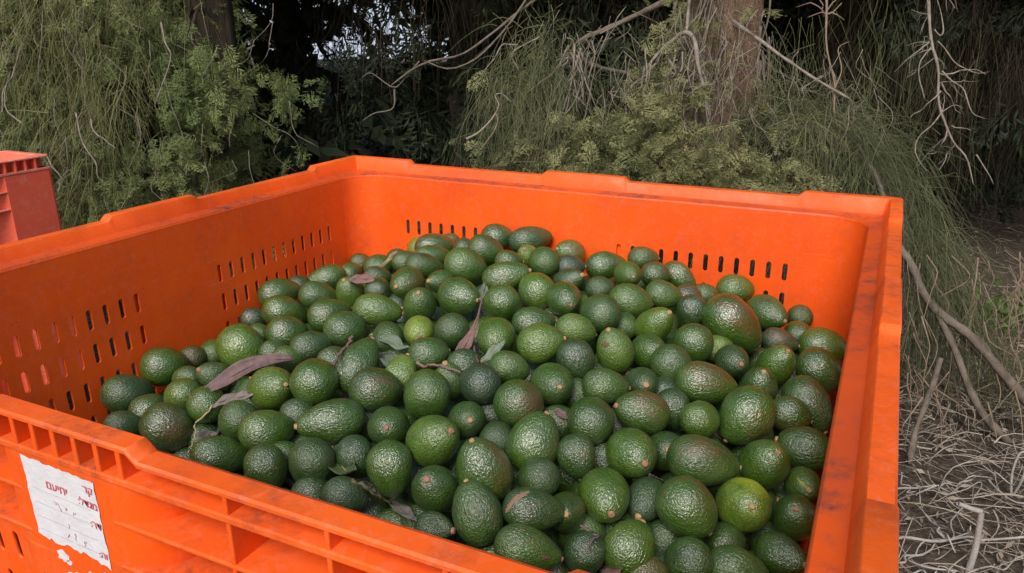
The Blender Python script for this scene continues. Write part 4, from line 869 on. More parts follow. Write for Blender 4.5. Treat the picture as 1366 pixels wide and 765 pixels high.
(-0.107,0.460,-0.230,0.0260,0.0338,0.21,0.58,-0.79),
(0.171,-0.393,-0.309,0.0247,0.0321,0.55,-0.74,-0.39),
(-0.254,0.324,-0.254,0.0277,0.0373,-0.89,-0.02,-0.45),
(-0.031,-0.215,-0.266,0.0254,0.0311,0.84,-0.53,-0.13),
(-0.170,0.179,-0.241,0.0266,0.0328,0.21,0.04,0.98),
(0.045,0.100,-0.224,0.0243,0.0305,-0.81,-0.10,-0.57),
]
LEAVES = [
('dry_leaf','long purple-brown dried leaf curled lengthwise across the pile near the left wall','brown',[(-0.296,-0.208,-0.215),(-0.269,-0.180,-0.198),(-0.242,-0.152,-0.181),(-0.221,-0.131,-0.176),(-0.195,-0.110,-0.177)],0.030,0.9),
('dry_leaf','grey-brown dried leaf on a thin stalk, beneath the purple-brown curled leaf','grey',[(-0.257,-0.218,-0.218),(-0.229,-0.220,-0.203),(-0.199,-0.223,-0.191),(-0.169,-0.225,-0.178)],0.024,0.3),
('dry_leaf','small crumpled grey leaf in a gap above the front rim','grey',[(-0.160,-0.330,-0.199),(-0.183,-0.298,-0.210),(-0.206,-0.268,-0.223),(-0.227,-0.241,-0.249)],0.026,0.6),
('dry_leaf','small pinkish dried leaf near the back left corner of the bin','pink',[(-0.301,0.167,-0.147),(-0.273,0.161,-0.142),(-0.237,0.158,-0.138)],0.026,0.3),
('dry_leaf','narrow straw-coloured leaf standing up near the back left corner','straw',[(-0.301,0.261,-0.155),(-0.313,0.303,-0.154),(-0.325,0.344,-0.152),(-0.339,0.385,-0.152)],0.009,0.3),
('green_leaf','curved grey-green leaf with a brown tip left of the yellow-green avocado','green',[(-0.100,-0.049,-0.145),(-0.073,-0.059,-0.139),(-0.044,-0.071,-0.137),(-0.021,-0.086,-0.137),(0.001,-0.098,-0.128)],0.019,0.5),
('green_leaf','small rounded grey-green leaf edge tucked beside a long avocado','green',[(-0.068,-0.064,-0.162),(-0.028,-0.109,-0.147),(0.011,-0.157,-0.136)],0.020,0.4),
('dry_leaf','pink-brown dried leaf with a long thin tip, centre of the pile','pink',[(0.064,-0.085,-0.135),(0.066,-0.059,-0.133),(0.063,-0.035,-0.126),(0.059,-0.009,-0.115),(0.053,0.016,-0.101),(0.045,0.041,-0.089),(0.038,0.065,-0.078)],0.019,0.5),
('green_leaf','short grey-green leaf tip beside the long thin leaf tip','green',[(0.017,0.083,-0.114),(0.006,0.119,-0.114),(-0.012,0.153,-0.110)],0.012,0.3),
('green_leaf','twisted grey-green leaf lying on avocados, centre of the pile','green',[(0.112,-0.094,-0.131),(0.118,-0.082,-0.127),(0.123,-0.069,-0.120),(0.129,-0.055,-0.112)],0.014,0.6),
('green_leaf','folded dark green leaf with pale edge beside a blue-sheened avocado','dark',[(0.005,-0.278,-0.188),(0.023,-0.295,-0.184),(0.045,-0.312,-0.184),(0.066,-0.327,-0.179),(0.087,-0.339,-0.163)],0.034,0.8),
('dry_leaf','grey dried leaf lying on the front rim side beside a straw stalk','grey',[(0.090,-0.286,-0.235),(0.120,-0.312,-0.218),(0.150,-0.338,-0.202),(0.180,-0.364,-0.184)],0.014,0.5),
('dry_leaf','purplish dried leaf scrap by the front rim step','pink',[(0.355,-0.286,-0.238),(0.369,-0.301,-0.225),(0.382,-0.317,-0.213)],0.022,0.3),
('dry_leaf','tiny purple curled leaf between two round avocados','brown',[(0.242,-0.148,-0.146),(0.250,-0.149,-0.150),(0.259,-0.150,-0.154)],0.010,0.6),
]
STALKS = [
('dry_twig','thin pale stalk hooked below the grey-brown leaf','straw',[(-0.263,-0.212,-0.222),(-0.271,-0.224,-0.236),(-0.280,-0.234,-0.245),(-0.275,-0.238,-0.255),(-0.276,-0.247,-0.270),(-0.278,-0.254,-0.281)],0.0016),
('dry_twig','knobbly pinkish twig lying across the middle of the pile','pink',[(0.039,-0.137,-0.128),(0.052,-0.140,-0.130),(0.063,-0.141,-0.125),(0.079,-0.141,-0.123),(0.095,-0.143,-0.124),(0.110,-0.144,-0.125)],0.0022),
('dry_twig','short pink-brown stalk standing beside the pink-brown leaf','pink',[(0.069,-0.034,-0.138),(0.100,-0.085,-0.126),(0.131,-0.135,-0.111)],0.0016),
('dry_twig','straight brown stalk leaning against a long avocado','pink',[(-0.100,-0.091,-0.132),(-0.082,-0.128,-0.130),(-0.066,-0.166,-0.127),(-0.046,-0.202,-0.124)],0.0026),
('dry_twig','straw-coloured stalk lying above the front rim','straw',[(0.101,-0.362,-0.161),(0.101,-0.343,-0.179),(0.100,-0.325,-0.199),(0.100,-0.307,-0.217),(0.098,-0.290,-0.236)],0.0022),
('dry_twig','thin dark red twig in a shadowed gap by the front rim','brown',[(0.331,-0.290,-0.192),(0.345,-0.294,-0.195),(0.354,-0.299,-0.191),(0.351,-0.311,-0.190),(0.350,-0.323,-0.194)],0.0014),
('dry_twig','thin grey stalk bridging two avocados near the front','grey',[(0.370,-0.180,-0.185),(0.372,-0.151,-0.205),(0.376,-0.122,-0.226)],0.0014),
]

# ---------------------------------------------------------------- helpers
def tag(o, label=None, cat=None, group=None, kind=None):
    if label: o['label'] = label
    if cat: o['category'] = cat
    if group: o['group'] = group
    if kind: o['kind'] = kind
    return o

def link(name, me, parent=None, mat=None):
    o = bpy.data.objects.new(name, me); col.objects.link(o)
    if parent is not None: o.parent = parent
    if mat is not None and me is not None:
        if len(me.materials) == 0: me.materials.append(mat)
    return o

def empty(name, loc=(0, 0, 0)):
    o = bpy.data.objects.new(name, None); col.objects.link(o); o.location = loc
    o.empty_display_size = 0.1
    return o

def arr_mesh(name, V, F, smooth=False):
    V = np.asarray(V, np.float32); F = np.asarray(F, np.int32)
    me = bpy.data.meshes.new(name)
    me.vertices.add(len(V)); me.vertices.foreach_set('co', V.ravel())
    k = F.shape[1]
    me.loops.add(F.size); me.loops.foreach_set('vertex_index', F.ravel())
    me.polygons.add(len(F))
    me.polygons.foreach_set('loop_start', np.arange(0, F.size, k, dtype=np.int32))
    me.polygons.foreach_set('loop_total', np.full(len(F), k, np.int32))
    if smooth: me.polygons.foreach_set('use_smooth', np.ones(len(F), bool))
    me.update(calc_edges=True)
    return me

def bm_mesh(name, bm, smooth=False):
    me = bpy.data.meshes.new(name); bm.normal_update(); bm.to_mesh(me); bm.free()
    if smooth:
        for p in me.polygons: p.use_smooth = True
    return me

def box_mesh(name, sx, sy, sz, bev=0.001, seg=2, origin=(0, 0, 0)):
    bm = bmesh.new(); bmesh.ops.create_cube(bm, size=1)
    for v in bm.verts: v.co = Vector((v.co.x * sx, v.co.y * sy, v.co.z * sz)) + Vector(origin)
    if bev: bmesh.ops.bevel(bm, geom=list(bm.edges), offset=bev, segments=seg, affect='EDGES', profile=0.5)
    return bm_mesh(name, bm)

def prism_mesh(name, poly, z0, z1, bev=0.0):
    bm = bmesh.new()
    a = [bm.verts.new((x, y, z0)) for x, y in poly]; b = [bm.verts.new((x, y, z1)) for x, y in poly]
    n = len(poly)
    for i in range(n): bm.faces.new((a[i], a[(i + 1) % n], b[(i + 1) % n], b[i]))
    bm.faces.new(list(reversed(a))); bm.faces.new(b)
    bmesh.ops.recalc_face_normals(bm, faces=bm.faces[:])
    return bm_mesh(name, bm)

class Geo:
    """collects triangles/quads of one mesh"""
    def __init__(s): s.V = []; s.F = []; s.n = 0
    def add(s, V, F):
        s.V.append(np.asarray(V, np.float32)); s.F.append(np.asarray(F, np.int32) + s.n); s.n += len(V)
    def mesh(s, name, smooth=False):
        return arr_mesh(name, np.concatenate(s.V), np.concatenate(s.F), smooth)

def tube(geo, pts, rad, sides=6):
    P = np.asarray(pts, float); n = len(P)
    rad = np.broadcast_to(np.asarray(rad, float), (n,)) if np.ndim(rad) else np.full(n, rad)
    T = np.gradient(P, axis=0); T /= np.linalg.norm(T, axis=1)[:, None] + 1e-9
    ref = np.array((0.31, 0.52, 0.79)); U = np.cross(T, ref); U /= np.linalg.norm(U, axis=1)[:, None] + 1e-9
    W = np.cross(T, U)
    a = np.arange(sides) * 2 * math.pi / sides
    V = P[:, None] + rad[:, None, None] * (np.cos(a)[None, :, None] * U[:, None] + np.sin(a)[None, :, None] * W[:, None])
    V = V.reshape(-1, 3)
    F = []
    for i in range(n - 1):
        for k in range(sides):
            k2 = (k + 1) % sides
            F.append((i * sides + k, i * sides + k2, (i + 1) * sides + k2, (i + 1) * sides + k))
    geo.add(V, F)
    if sides >= 4:    # caps
        c = len(V)
    return geo

def smooth_path(pts, n=24):
    P = [Vector(p) for p in pts]
    if len(P) == 2: return np.array([P[0].lerp(P[1], t)[:] for t in np.linspace(0, 1, n)])
    Q = [P[0] * 2 - P[1]] + P + [P[-1] * 2 - P[-2]]
    out = []
    seg = len(P) - 1
    for t in np.linspace(0, seg - 1e-6, n):
        i = int(t); u = t - i
        a, b, c, d = Q[i:i + 4]
        out.append((0.5 * ((2 * b) + (c - a) * u + (2 * a - 5 * b + 4 * c - d) * u * u + (3 * b - a - 3 * c + d) * u ** 3))[:])
    return np.array(out)

# ---------------------------------------------------------------- materials
def new_mat(name, rough=0.5, spec=0.5):
    m = bpy.data.materials.new(name); m.use_nodes = True
    b = m.node_tree.nodes['Principled BSDF']
    b.inputs['Roughness'].default_value = rough
    b.inputs['Specular IOR Level'].default_value = spec
    return m, m.node_tree, b

def N(t, kind, **kw):
    n = t.nodes.new(kind)
    for k, v in kw.items():
        if hasattr(n, k): setattr(n, k, v)
        else: n.inputs[k.replace('_', ' ')].default_value = v
    return n

def ramp(t, fac, stops, interp='LINEAR'):
    r = t.nodes.new('ShaderNodeValToRGB'); r.color_ramp.interpolation = interp
    e = r.color_ramp.elements
    while len(e) < len(stops): e.new(0.5)
    for q, (p, c) in zip(e, stops):
        q.position = p; q.color = (c if len(c) == 4 else (*c, 1)) if hasattr(c, '__len__') else (c, c, c, 1)
    t.links.new(fac, r.inputs[0]); return r.outputs[0]

def mix(t, fac, a, b, mode='MIX'):
    n = t.nodes.new('ShaderNodeMix'); n.data_type = 'RGBA'; n.blend_type = mode
    for s, v in ((n.inputs[0], fac), (n.inputs[6], a), (n.inputs[7], b)):
        if hasattr(v, 'is_output'): t.links.new(v, s)
        elif hasattr(v, '__len__'): s.default_value = (*v, 1) if len(v) == 3 else v
        else: s.default_value = v
    return n.outputs[2]

def mth(t, op, a, b=0.0, c=0.0, clamp=False):
    n = t.nodes.new('ShaderNodeMath'); n.operation = op; n.use_clamp = clamp
    for s, v in zip(n.inputs, (a, b, c)):
        if hasattr(v, 'is_output'): t.links.new(v, s)
        else: s.default_value = v
    return n.outputs[0]

def coords(t, scale=(1, 1, 1), kind='Object', loc=None):
    tc = t.nodes.new('ShaderNodeTexCoord'); mp = t.nodes.new('ShaderNodeMapping')
    mp.inputs['Scale'].default_value = scale
    t.links.new(tc.outputs[kind], mp.inputs[0])
    if loc is not None: t.links.new(loc, mp.inputs['Location'])
    return mp.outputs[0]

def noise(t, vec, scale, detail=4, rough=0.55, dist=0.0):
    n = t.nodes.new('ShaderNodeTexNoise'); n.inputs['Scale'].default_value = scale
    n.inputs['Detail'].default_value = detail; n.inputs['Roughness'].default_value = rough
    n.inputs['Distortion'].default_value = dist
    t.links.new(vec, n.inputs['Vector']); return n.outputs['Fac']

def bump(t, b, h, strength=0.3, dist=0.002):
    n = t.nodes.new('ShaderNodeBump'); n.inputs['Strength'].default_value = strength; n.inputs['Distance'].default_value = dist
    t.links.new(h, n.inputs['Height']); t.links.new(n.outputs[0], b.inputs['Normal']); return n

def plastic(name, base, dark, scuff, dirt=0.35, pale=0.0):
    m, t, b = new_mat(name, 0.42, 0.32)
    geo = t.nodes.new('ShaderNodeNewGeometry')
    mp = t.nodes.new('ShaderNodeMapping'); t.links.new(geo.outputs['Position'], mp.inputs[0])
    v = mp.outputs[0]
    big = noise(t, v, 5, 4, 0.6)
    c = mix(t, ramp(t, big, [(0.35, 0.0), (0.7, 1.0)]), base, dark)
    # scuffs and grime: fine dark flecks inside broader smudges
    sm = ramp(t, noise(t, v, 14, 5, 0.65), [(0.46, 0.0), (0.64, 1.0)])
    fl = ramp(t, noise(t, v, 60, 7, 0.75, 0.0), [(0.38, 0.0), (0.72, 1.0)])
    g = mth(t, 'MULTIPLY', mth(t, 'MULTIPLY', sm, fl), dirt, clamp=True)
    c = mix(t, g, c, scuff)
    sp = ramp(t, noise(t, v, 160, 2, 0.5), [(0.72, 0.0), (0.76, 1.0)])
    spm = ramp(t, noise(t, v, 6, 2, 0.5), [(0.45, 0.0), (0.6, 1.0)])
    c = mix(t, mth(t, 'MULTIPLY', mth(t, 'MULTIPLY', sp, spm), 0.6), c, (0.10, 0.03, 0.015))
    if pale:
        sc = ramp(t, noise(t, v, 45, 8, 0.75, 1.5), [(0.5, 0.0), (0.66, 1.0)])
        c = mix(t, mth(t, 'MULTIPLY', sc, pale), c, (0.85, 0.5, 0.42))
    # faint drip streaks down the walls and fine scratches along them
    mp2 = t.nodes.new('ShaderNodeMapping'); mp2.inputs['Scale'].default_value = (38, 38, 2.2); t.links.new(geo.outputs['Position'], mp2.inputs[0])
    st = ramp(t, noise(t, mp2.outputs[0], 1.0, 5, 0.6), [(0.52, 0.0), (0.72, 0.30)])
    c = mix(t, st, c, dark)
    mp3 = t.nodes.new('ShaderNodeMapping'); mp3.inputs['Scale'].default_value = (7, 7, 260); mp3.inputs['Rotation'].default_value = (0.06, 0.05, 0); t.links.new(geo.outputs['Position'], mp3.inputs[0])
    sr = ramp(t, noise(t, mp3.outputs[0], 1.0, 3, 0.6), [(0.66, 0.0), (0.74, 0.28)])
    c = mix(t, mth(t, 'MULTIPLY', sr, spm), c, (0.92, 0.36, 0.16))
    t.links.new(c, b.inputs['Base Color'])
    t.links.new(ramp(t, noise(t, v, 40, 4), [(0.3, 0.34), (0.7, 0.55)]), b.inputs['Roughness'])
    h = mth(t, 'ADD', noise(t, v, 300, 3), mth(t, 'MULTIPLY', noise(t, v, 25, 3), 2.0))
    bump(t, b, h, 0.12, 0.0015)
    b.inputs['Subsurface Weight'].default_value = 0.0
    return m

M = {}
OR = (0.86, 0.110, 0.008); ORD = (0.74, 0.078, 0.005)
M['orange'] = plastic('orange_plastic', OR, ORD, (0.24, 0.06, 0.03), 0.35, 0.05)
M['orange_rim'] = plastic('orange_plastic_scuffed', (0.84, 0.125, 0.016), (0.74, 0.098, 0.012), (0.15, 0.05, 0.035), 0.95, 0.08)
M['orange_dirty'] = plastic('orange_plastic_grimy', (0.66, 0.090, 0.014), (0.44, 0.065, 0.022), (0.08, 0.045, 0.04), 1.3)
M['red'] = plastic('red_plastic', (0.92, 0.150, 0.075), (0.86, 0.125, 0.065), (0.45, 0.10, 0.07), 0.4, 0.22)
M['red_rim'] = plastic('red_plastic_scuffed', (0.84, 0.26, 0.17), (0.80, 0.2, 0.13), (0.30, 0.12, 0.09), 0.8, 0.55)
M['red_dirty'] = plastic('red_plastic_grimy', (0.5, 0.08, 0.04), (0.36, 0.06, 0.03), (0.06, 0.04, 0.035), 1.3)

def avocado_skin():
    m, t, b = new_mat('avocado_skin', 0.4, 1.0)
    oi = t.nodes.new('ShaderNodeObjectInfo')
    sep = t.nodes.new('ShaderNodeSeparateColor'); t.links.new(oi.outputs['Color'], sep.inputs[0])
    tone, brown, patch = sep.outputs[0], sep.outputs[1], sep.outputs[2]
    off = t.nodes.new('ShaderNodeCombineXYZ')
    sd_ = mth(t, 'MULTIPLY', oi.outputs['Random'], 37.0)
    for k in range(3): t.links.new(mth(t, 'ADD', sd_, 3.1 * k), off.inputs[k])
    v = coords(t, (1, 1, 1), 'Object', off.outputs[0])
    tc = t.nodes.new('ShaderNodeTexCoord')
    sx = t.nodes.new('ShaderNodeSeparateXYZ'); t.links.new(tc.outputs['Object'], sx.inputs[0])
    low = noise(t, v, 1.1, 3, 0.5)
    tv = mth(t, 'ADD', tone, mth(t, 'MULTIPLY', mth(t, 'SUBTRACT', low, 0.5), 0.55), clamp=True)
    c = ramp(t, tv, [(0.0, (0.017, 0.044, 0.017)), (0.3, (0.021, 0.058, 0.005)), (0.55, (0.042, 0.100, 0.004)), (0.8, (0.088, 0.160, 0.008)), (1.0, (0.21, 0.30, 0.035))])
    # fine skin mottling: darker creases, pale lenticels
    n1 = noise(t, v, 9, 5, 0.6, 0.8)
    c = mix(t, ramp(t, n1, [(0.36, 0.45), (0.52, 0.0)]), c, (0.016, 0.040, 0.010))
    vo = t.nodes.new('ShaderNodeTexVoronoi'); vo.inputs['Scale'].default_value = 17
    t.links.new(v, vo.inputs['Vector'])
    dots = ramp(t, vo.outputs['Distance'], [(0.10, 0.55), (0.20, 0.0)])
    c = mix(t, dots, c, (0.10, 0.16, 0.04))
    c = mix(t, ramp(t, noise(t, v, 1.7, 3, 0.6), [(0.45, 0.0), (0.75, 0.16)]), c, (0.14, 0.17, 0.08))
    # brown flush on one side
    bm_ = mth(t, 'ADD', mth(t, 'MULTIPLY', sx.outputs[0], 0.8), mth(t, 'MULTIPLY', mth(t, 'SUBTRACT', noise(t, v, 2.2, 5, 0.62), 0.5), 2.0))
    thr = mth(t, 'SUBTRACT', mth(t, 'ADD', bm_, mth(t, 'MULTIPLY', brown, 1.5)), 0.95)
    bf = ramp(t, thr, [(0.0, 0.0), (0.6, 0.62)])
    c = mix(t, bf, c, mix(t, n1, (0.13, 0.040, 0.014), (0.085, 0.055, 0.016)))
    # yellow-green skin patch
    pf = mth(t, 'SUBTRACT', mth(t, 'ADD', mth(t, 'MULTIPLY', sx.outputs[1], 1.0), mth(t, 'MULTIPLY', patch, 1.0)), 1.35)
    c = mix(t, ramp(t, pf, [(0.0, 0.0), (0.4, 0.9)]), c, (0.36, 0.44, 0.02))
    # corky brown ring near the stem
    rr = mth(t, 'SUBTRACT', sx.outputs[2], mth(t, 'MULTIPLY', noise(t, v, 6, 3), 0.12))
    c = mix(t, ramp(t, rr, [(0.86, 0.0), (0.95, 0.45)]), c, (0.16, 0.11, 0.04))
    t.links.new(c, b.inputs['Base Color'])
    gl_ = mth(t, 'FRACT', mth(t, 'MULTIPLY', oi.outputs['Random'], 91.7))
    t.links.new(mth(t, 'ADD', ramp(t, noise(t, v, 2.6, 4, 0.6), [(0.35, 0.24), (0.68, 0.42)]), mth(t, 'MULTIPLY', gl_, 0.14)), b.inputs['Roughness'])
    t.links.new(mth(t, 'MULTIPLY', mth(t, 'SUBTRACT', 1.0, gl_), 0.62), b.inputs['Coat Weight'])
    # pebbled, wrinkled rind: cells plus fine wrinkles running lengthwise
    v2 = coords(t, (1, 1, 0.55), 'Object', off.outputs[0])
    w1 = noise(t, v2, 11, 2, 0.5, 0.9)
    w2 = noise(t, v, 23, 2, 0.5, 0.4)
    vo2 = t.nodes.new('ShaderNodeTexVoronoi'); vo2.feature = 'SMOOTH_F1'; vo2.inputs['Scale'].default_value = 14
    t.links.new(v, vo2.inputs['Vector'])
    h = mth(t, 'ADD', mth(t, 'MULTIPLY', w1, 1.5), mth(t, 'ADD', mth(t, 'MULTIPLY', w2, 0.55), mth(t, 'MULTIPLY', vo2.outputs['Distance'], -0.75)))
    bn = bump(t, b, h, 0.8, 0.00115); t.links.new(bn.outputs[0], b.inputs['Coat Normal'])
    b.inputs['IOR'].default_value = 1.55
    b.inputs['Coat Roughness'].default_value = 0.17; b.inputs['Coat IOR'].default_value = 1.6
    return m
M['skin'] = avocado_skin()

def simple(name, c1, c2, scale=8, rough=0.7, spec=0.3, bs=0.3, bd=0.003, stretch=(1, 1, 1), island=0.0, trans=0.0):
    m, t, b = new_mat(name, rough, spec)
    v = coords(t, stretch)
    f = noise(t, v, scale, 6, 0.62)
    c = mix(t, ramp(t, f, [(0.32, 0.0), (0.68, 1.0)]), c1, c2)
    if island:
        g = t.nodes.new('ShaderNodeNewGeometry')
        r = mth(t, 'MULTIPLY_ADD', g.outputs['Random Per Island'], 2 * island, 1 - island)
        cc = t.nodes.new('ShaderNodeCombineXYZ')
        for k in range(3): t.links.new(r, cc.inputs[k])
        c = mix(t, 1.0, c, cc.outputs[0], 'MULTIPLY')
    t.links.new(c, b.inputs['Base Color'])
    bump(t, b, noise(t, v, scale * 4, 5), bs, bd)
    if trans:
        b.inputs['Transmission Weight'].default_value = 0.0
        tr = t.nodes.new('ShaderNodeBsdfTranslucent'); t.links.new(c, tr.inputs[0])
        ms = t.nodes.new('ShaderNodeMixShader'); ms.inputs[0].default_value = trans
        out = t.nodes['Material Output']
        t.links.new(b.outputs[0], ms.inputs[1]); t.links.new(tr.outputs[0], ms.inputs[2]); t.links.new(ms.outputs[0], out.inputs[0])
    return m

M['fill'] = simple('avocado_skin_shaded', (0.022, 0.050, 0.010), (0.045, 0.085, 0.014), 70, 0.55, 0.3, 0.6, 0.002)  # darker copy of the skin, so gaps in the heap read as shaded
M['stem'] = simple('stem_wood', (0.32, 0.19, 0.08), (0.44, 0.31, 0.16), 300, 0.7)
M['stem_pink'] = simple('stem_wood_pinkish', (0.24, 0.12, 0.065), (0.38, 0.22, 0.14), 300, 0.7)
M['leaf_brown'] = simple('dried_leaf_purple_brown', (0.10, 0.06, 0.062), (0.18, 0.115, 0.11), 90, 0.65, 0.3, 0.4, 0.001)
M['leaf_pink'] = simple('dried_leaf_pinkish', (0.15, 0.085, 0.075), (0.24, 0.145, 0.13), 80, 0.6, 0.3, 0.4, 0.001)
M['leaf_grey'] = simple('dried_leaf_grey', (0.13, 0.115, 0.10), (0.23, 0.205, 0.18), 80, 0.6, 0.3, 0.4, 0.001)
M['leaf_straw'] = simple('dried_leaf_straw', (0.30, 0.25, 0.13), (0.40, 0.34, 0.2), 80, 0.6)
M['leaf_green'] = simple('leaf_underside_grey_green', (0.11, 0.155, 0.11), (0.18, 0.23, 0.165), 70, 0.5)
M['leaf_dark'] = simple('leaf_dark_green', (0.05, 0.085, 0.03), (0.09, 0.12, 0.05), 70, 0.45)
M['paper'] = simple('label_paper', (0.66, 0.65, 0.67), (0.58, 0.57, 0.60), 50, 0.75, 0.2, 0.35, 0.002)
M['ink'] = simple('label_red_ink', (0.55, 0.05, 0.08), (0.66, 0.10, 0.12), 200, 0.8)
M['ink_faint'] = simple('label_faint_ink', (0.62, 0.36, 0.42), (0.70, 0.5, 0.55), 200, 0.8)
M['rule'] = simple('label_ruled_line', (0.45, 0.42, 0.46), (0.6, 0.55, 0.6), 200, 0.8)
M['bark'] = simple('cypress_bark', (0.13, 0.082, 0.052), (0.30, 0.20, 0.135), 9, 0.9, 0.15, 1.0, 0.03, (6, 6, 0.5))
M['bark_dark'] = simple('dark_bark', (0.05, 0.038, 0.03), (0.10, 0.075, 0.055), 9, 0.9, 0.15, 0.8, 0.02, (5, 5, 0.6))
M['limb'] = simple('grey_limb_bark', (0.10, 0.08, 0.062), (0.19, 0.155, 0.125), 30, 0.9, 0.15, 0.6, 0.006)
M['dead'] = simple('bleached_dead_wood', (0.15, 0.122, 0.10), (0.30, 0.255, 0.215), 40, 0.85, 0.15, 0.5, 0.003)
M['deadbrown'] = simple('brown_dead_wood', (0.17, 0.12, 0.085), (0.27, 0.20, 0.15), 40, 0.85, 0.15, 0.5, 0.003)
M['white_twig'] = simple('bleached_fallen_twig', (0.25, 0.225, 0.205), (0.42, 0.39, 0.365), 40, 0.85, 0.15, 0.5, 0.003)
M['spray'] = simple('cypress_foliage', (0.105, 0.150, 0.052), (0.22, 0.24, 0.09), 3.0, 0.65, 0.25, 0.0, 0.001, (1, 1, 1), 0.35, 0.25)  # base colour lifted to give the tree front more light
M['spray_lit'] = simple('cypress_foliage_olive_lit', (0.15, 0.17, 0.07), (0.28, 0.275, 0.13), 3.0, 0.65, 0.25, 0.0, 0.001, (1, 1, 1), 0.35, 0.25)  # brightened olive: front light is put into the base colour
M['spray_shaded'] = simple('evergreen_foliage_shaded', (0.024, 0.034, 0.019), (0.045, 0.060, 0.030), 2.0, 0.7, 0.2, 0.0, 0.001, (1, 1, 1), 0.35, 0.2)  # back foliage; deep shade is put into this dark base colour
M['needle'] = simple('needle_foliage', (0.090, 0.108, 0.048), (0.19, 0.195, 0.10), 4.0, 0.6, 0.25, 0.0, 0.001, (1, 1, 1), 0.4, 0.15)  # needle tone raised too, standing in for light on the front
M['needle_olive'] = simple('needle_foliage_olive', (0.15, 0.155, 0.062), (0.26, 0.25, 0.11), 4.0, 0.6, 0.25, 0.0, 0.001, (1, 1, 1), 0.4, 0.15)  # olive tone, lightened in colour as if facing the light
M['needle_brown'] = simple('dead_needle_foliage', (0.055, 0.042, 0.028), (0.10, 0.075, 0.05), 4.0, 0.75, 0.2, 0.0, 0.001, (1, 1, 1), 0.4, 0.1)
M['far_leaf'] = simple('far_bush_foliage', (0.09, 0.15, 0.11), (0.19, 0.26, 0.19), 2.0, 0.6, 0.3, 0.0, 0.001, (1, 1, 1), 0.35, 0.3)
M['straw'] = simple('dry_straw', (0.24, 0.20, 0.16), (0.44, 0.39, 0.32), 30, 0.85, 0.15)
M['litter'] = simple('leaf_litter_flakes', (0.13, 0.10, 0.074), (0.30, 0.25, 0.20), 2.0, 0.85, 0.2, 0.0, 0.001, (1, 1, 1), 0.5)
M['weed'] = simple('weed_leaves', (0.07, 0.15, 0.03), (0.12, 0.22, 0.05), 6.0, 0.5, 0.3, 0.0, 0.001, (1, 1, 1), 0.3, 0.2)
def ground_mat():
    m, t, b = new_mat('ground_earth', 0.95, 0.1)
    v = coords(t)
    n1 = noise(t, v, 1.2, 6, 0.65); n2 = noise(t, v, 45, 6, 0.7)
    c = mix(t, ramp(t, n1, [(0.35, 0.0), (0.65, 1.0)]), (0.058, 0.042, 0.031), (0.105, 0.080, 0.060))
    c = mix(t, ramp(t, n2, [(0.4, 0.0), (0.72, 1.0)]), c, (0.18, 0.145, 0.115))
    t.links.new(c, b.inputs['Base Color'])
    bump(t, b, mth(t, 'ADD', noise(t, v, 14, 6, 0.7), n2), 0.9, 0.03)
    return m
M['ground'] = ground_mat()
M['hazy_far_rise'] = simple('pale_haze_blue', (0.42, 0.47, 0.54), (0.52, 0.57, 0.64), 0.4, 0.95, 0.1)  # blue-grey base stands in for distance haze

# ---------------------------------------------------------------- ground and far terrain
rng = np.random.default_rng(11)
xs = np.concatenate([np.linspace(-60, -8, 14), np.linspace(-7, 7, 57), np.linspace(8, 60, 14)])
ys = np.concatenate([np.linspace(-30, -3, 10), np.linspace(-2.5, 9, 47), np.linspace(10, 90, 17)])
GX, GY = np.meshgrid(xs, ys)
GZ = 0.03 * np.sin(GX * 1.7 + 0.5) * np.cos(GY * 1.3) + 0.02 * np.sin(GX * 4.1 + GY * 3.3)
flatm = np.clip((np.hypot((GX + 0.9) / 1.8, (GY) / 1.2) - 0.8) / 0.7, 0, 1)
GZ *= flatm
GZ -= 0.012
nx, ny = len(xs), len(ys)
idx = np.arange(nx * ny).reshape(ny, nx)
GF = np.stack([idx[:-1, :-1], idx[:-1, 1:], idx[1:, 1:], idx[1:, :-1]], -1).reshape(-1, 4)
ground = link('ground', arr_mesh('ground', np.stack([GX, GY, GZ], -1).reshape(-1, 3), GF, True), None, M['ground'])
tag(ground, kind='structure')
def gz(x, y):
    f = min(max((math.hypot((x + 0.9) / 1.8, y / 1.2) - 0.8) / 0.7, 0), 1)
    return (0.03 * math.sin(x * 1.7 + 0.5) * math.cos(y * 1.3) + 0.02 * math.sin(x * 4.1 + y * 3.3)) * f - 0.012
# pale rise added behind the gaps; haze and bright sky put into its colour
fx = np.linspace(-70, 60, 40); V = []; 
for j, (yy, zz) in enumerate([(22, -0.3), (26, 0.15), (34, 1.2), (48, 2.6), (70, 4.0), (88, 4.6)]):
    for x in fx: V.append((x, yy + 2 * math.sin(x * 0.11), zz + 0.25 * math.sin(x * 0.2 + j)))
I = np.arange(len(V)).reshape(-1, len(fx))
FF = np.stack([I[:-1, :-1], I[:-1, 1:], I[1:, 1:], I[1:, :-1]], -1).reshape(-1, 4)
tag(link('hazy_far_rise', arr_mesh('hazy_far_rise', V, FF, True), None, M['hazy_far_rise']), kind='structure')

# ---------------------------------------------------------------- the harvest bin
HALF = 0.6
def raise_z(s):
    a = abs(s)
    pts = [(0, 0.0), (0.086, 0.0), (0.097, -0.009), (0.424, -0.009), (0.435, 0.0), (1, 0.0)]
    for (x0, z0), (x1, z1) in zip(pts, pts[1:]):
        if x0 <= a <= x1: return z0 + (z1 - z0) * (a - x0) / (x1 - x0)
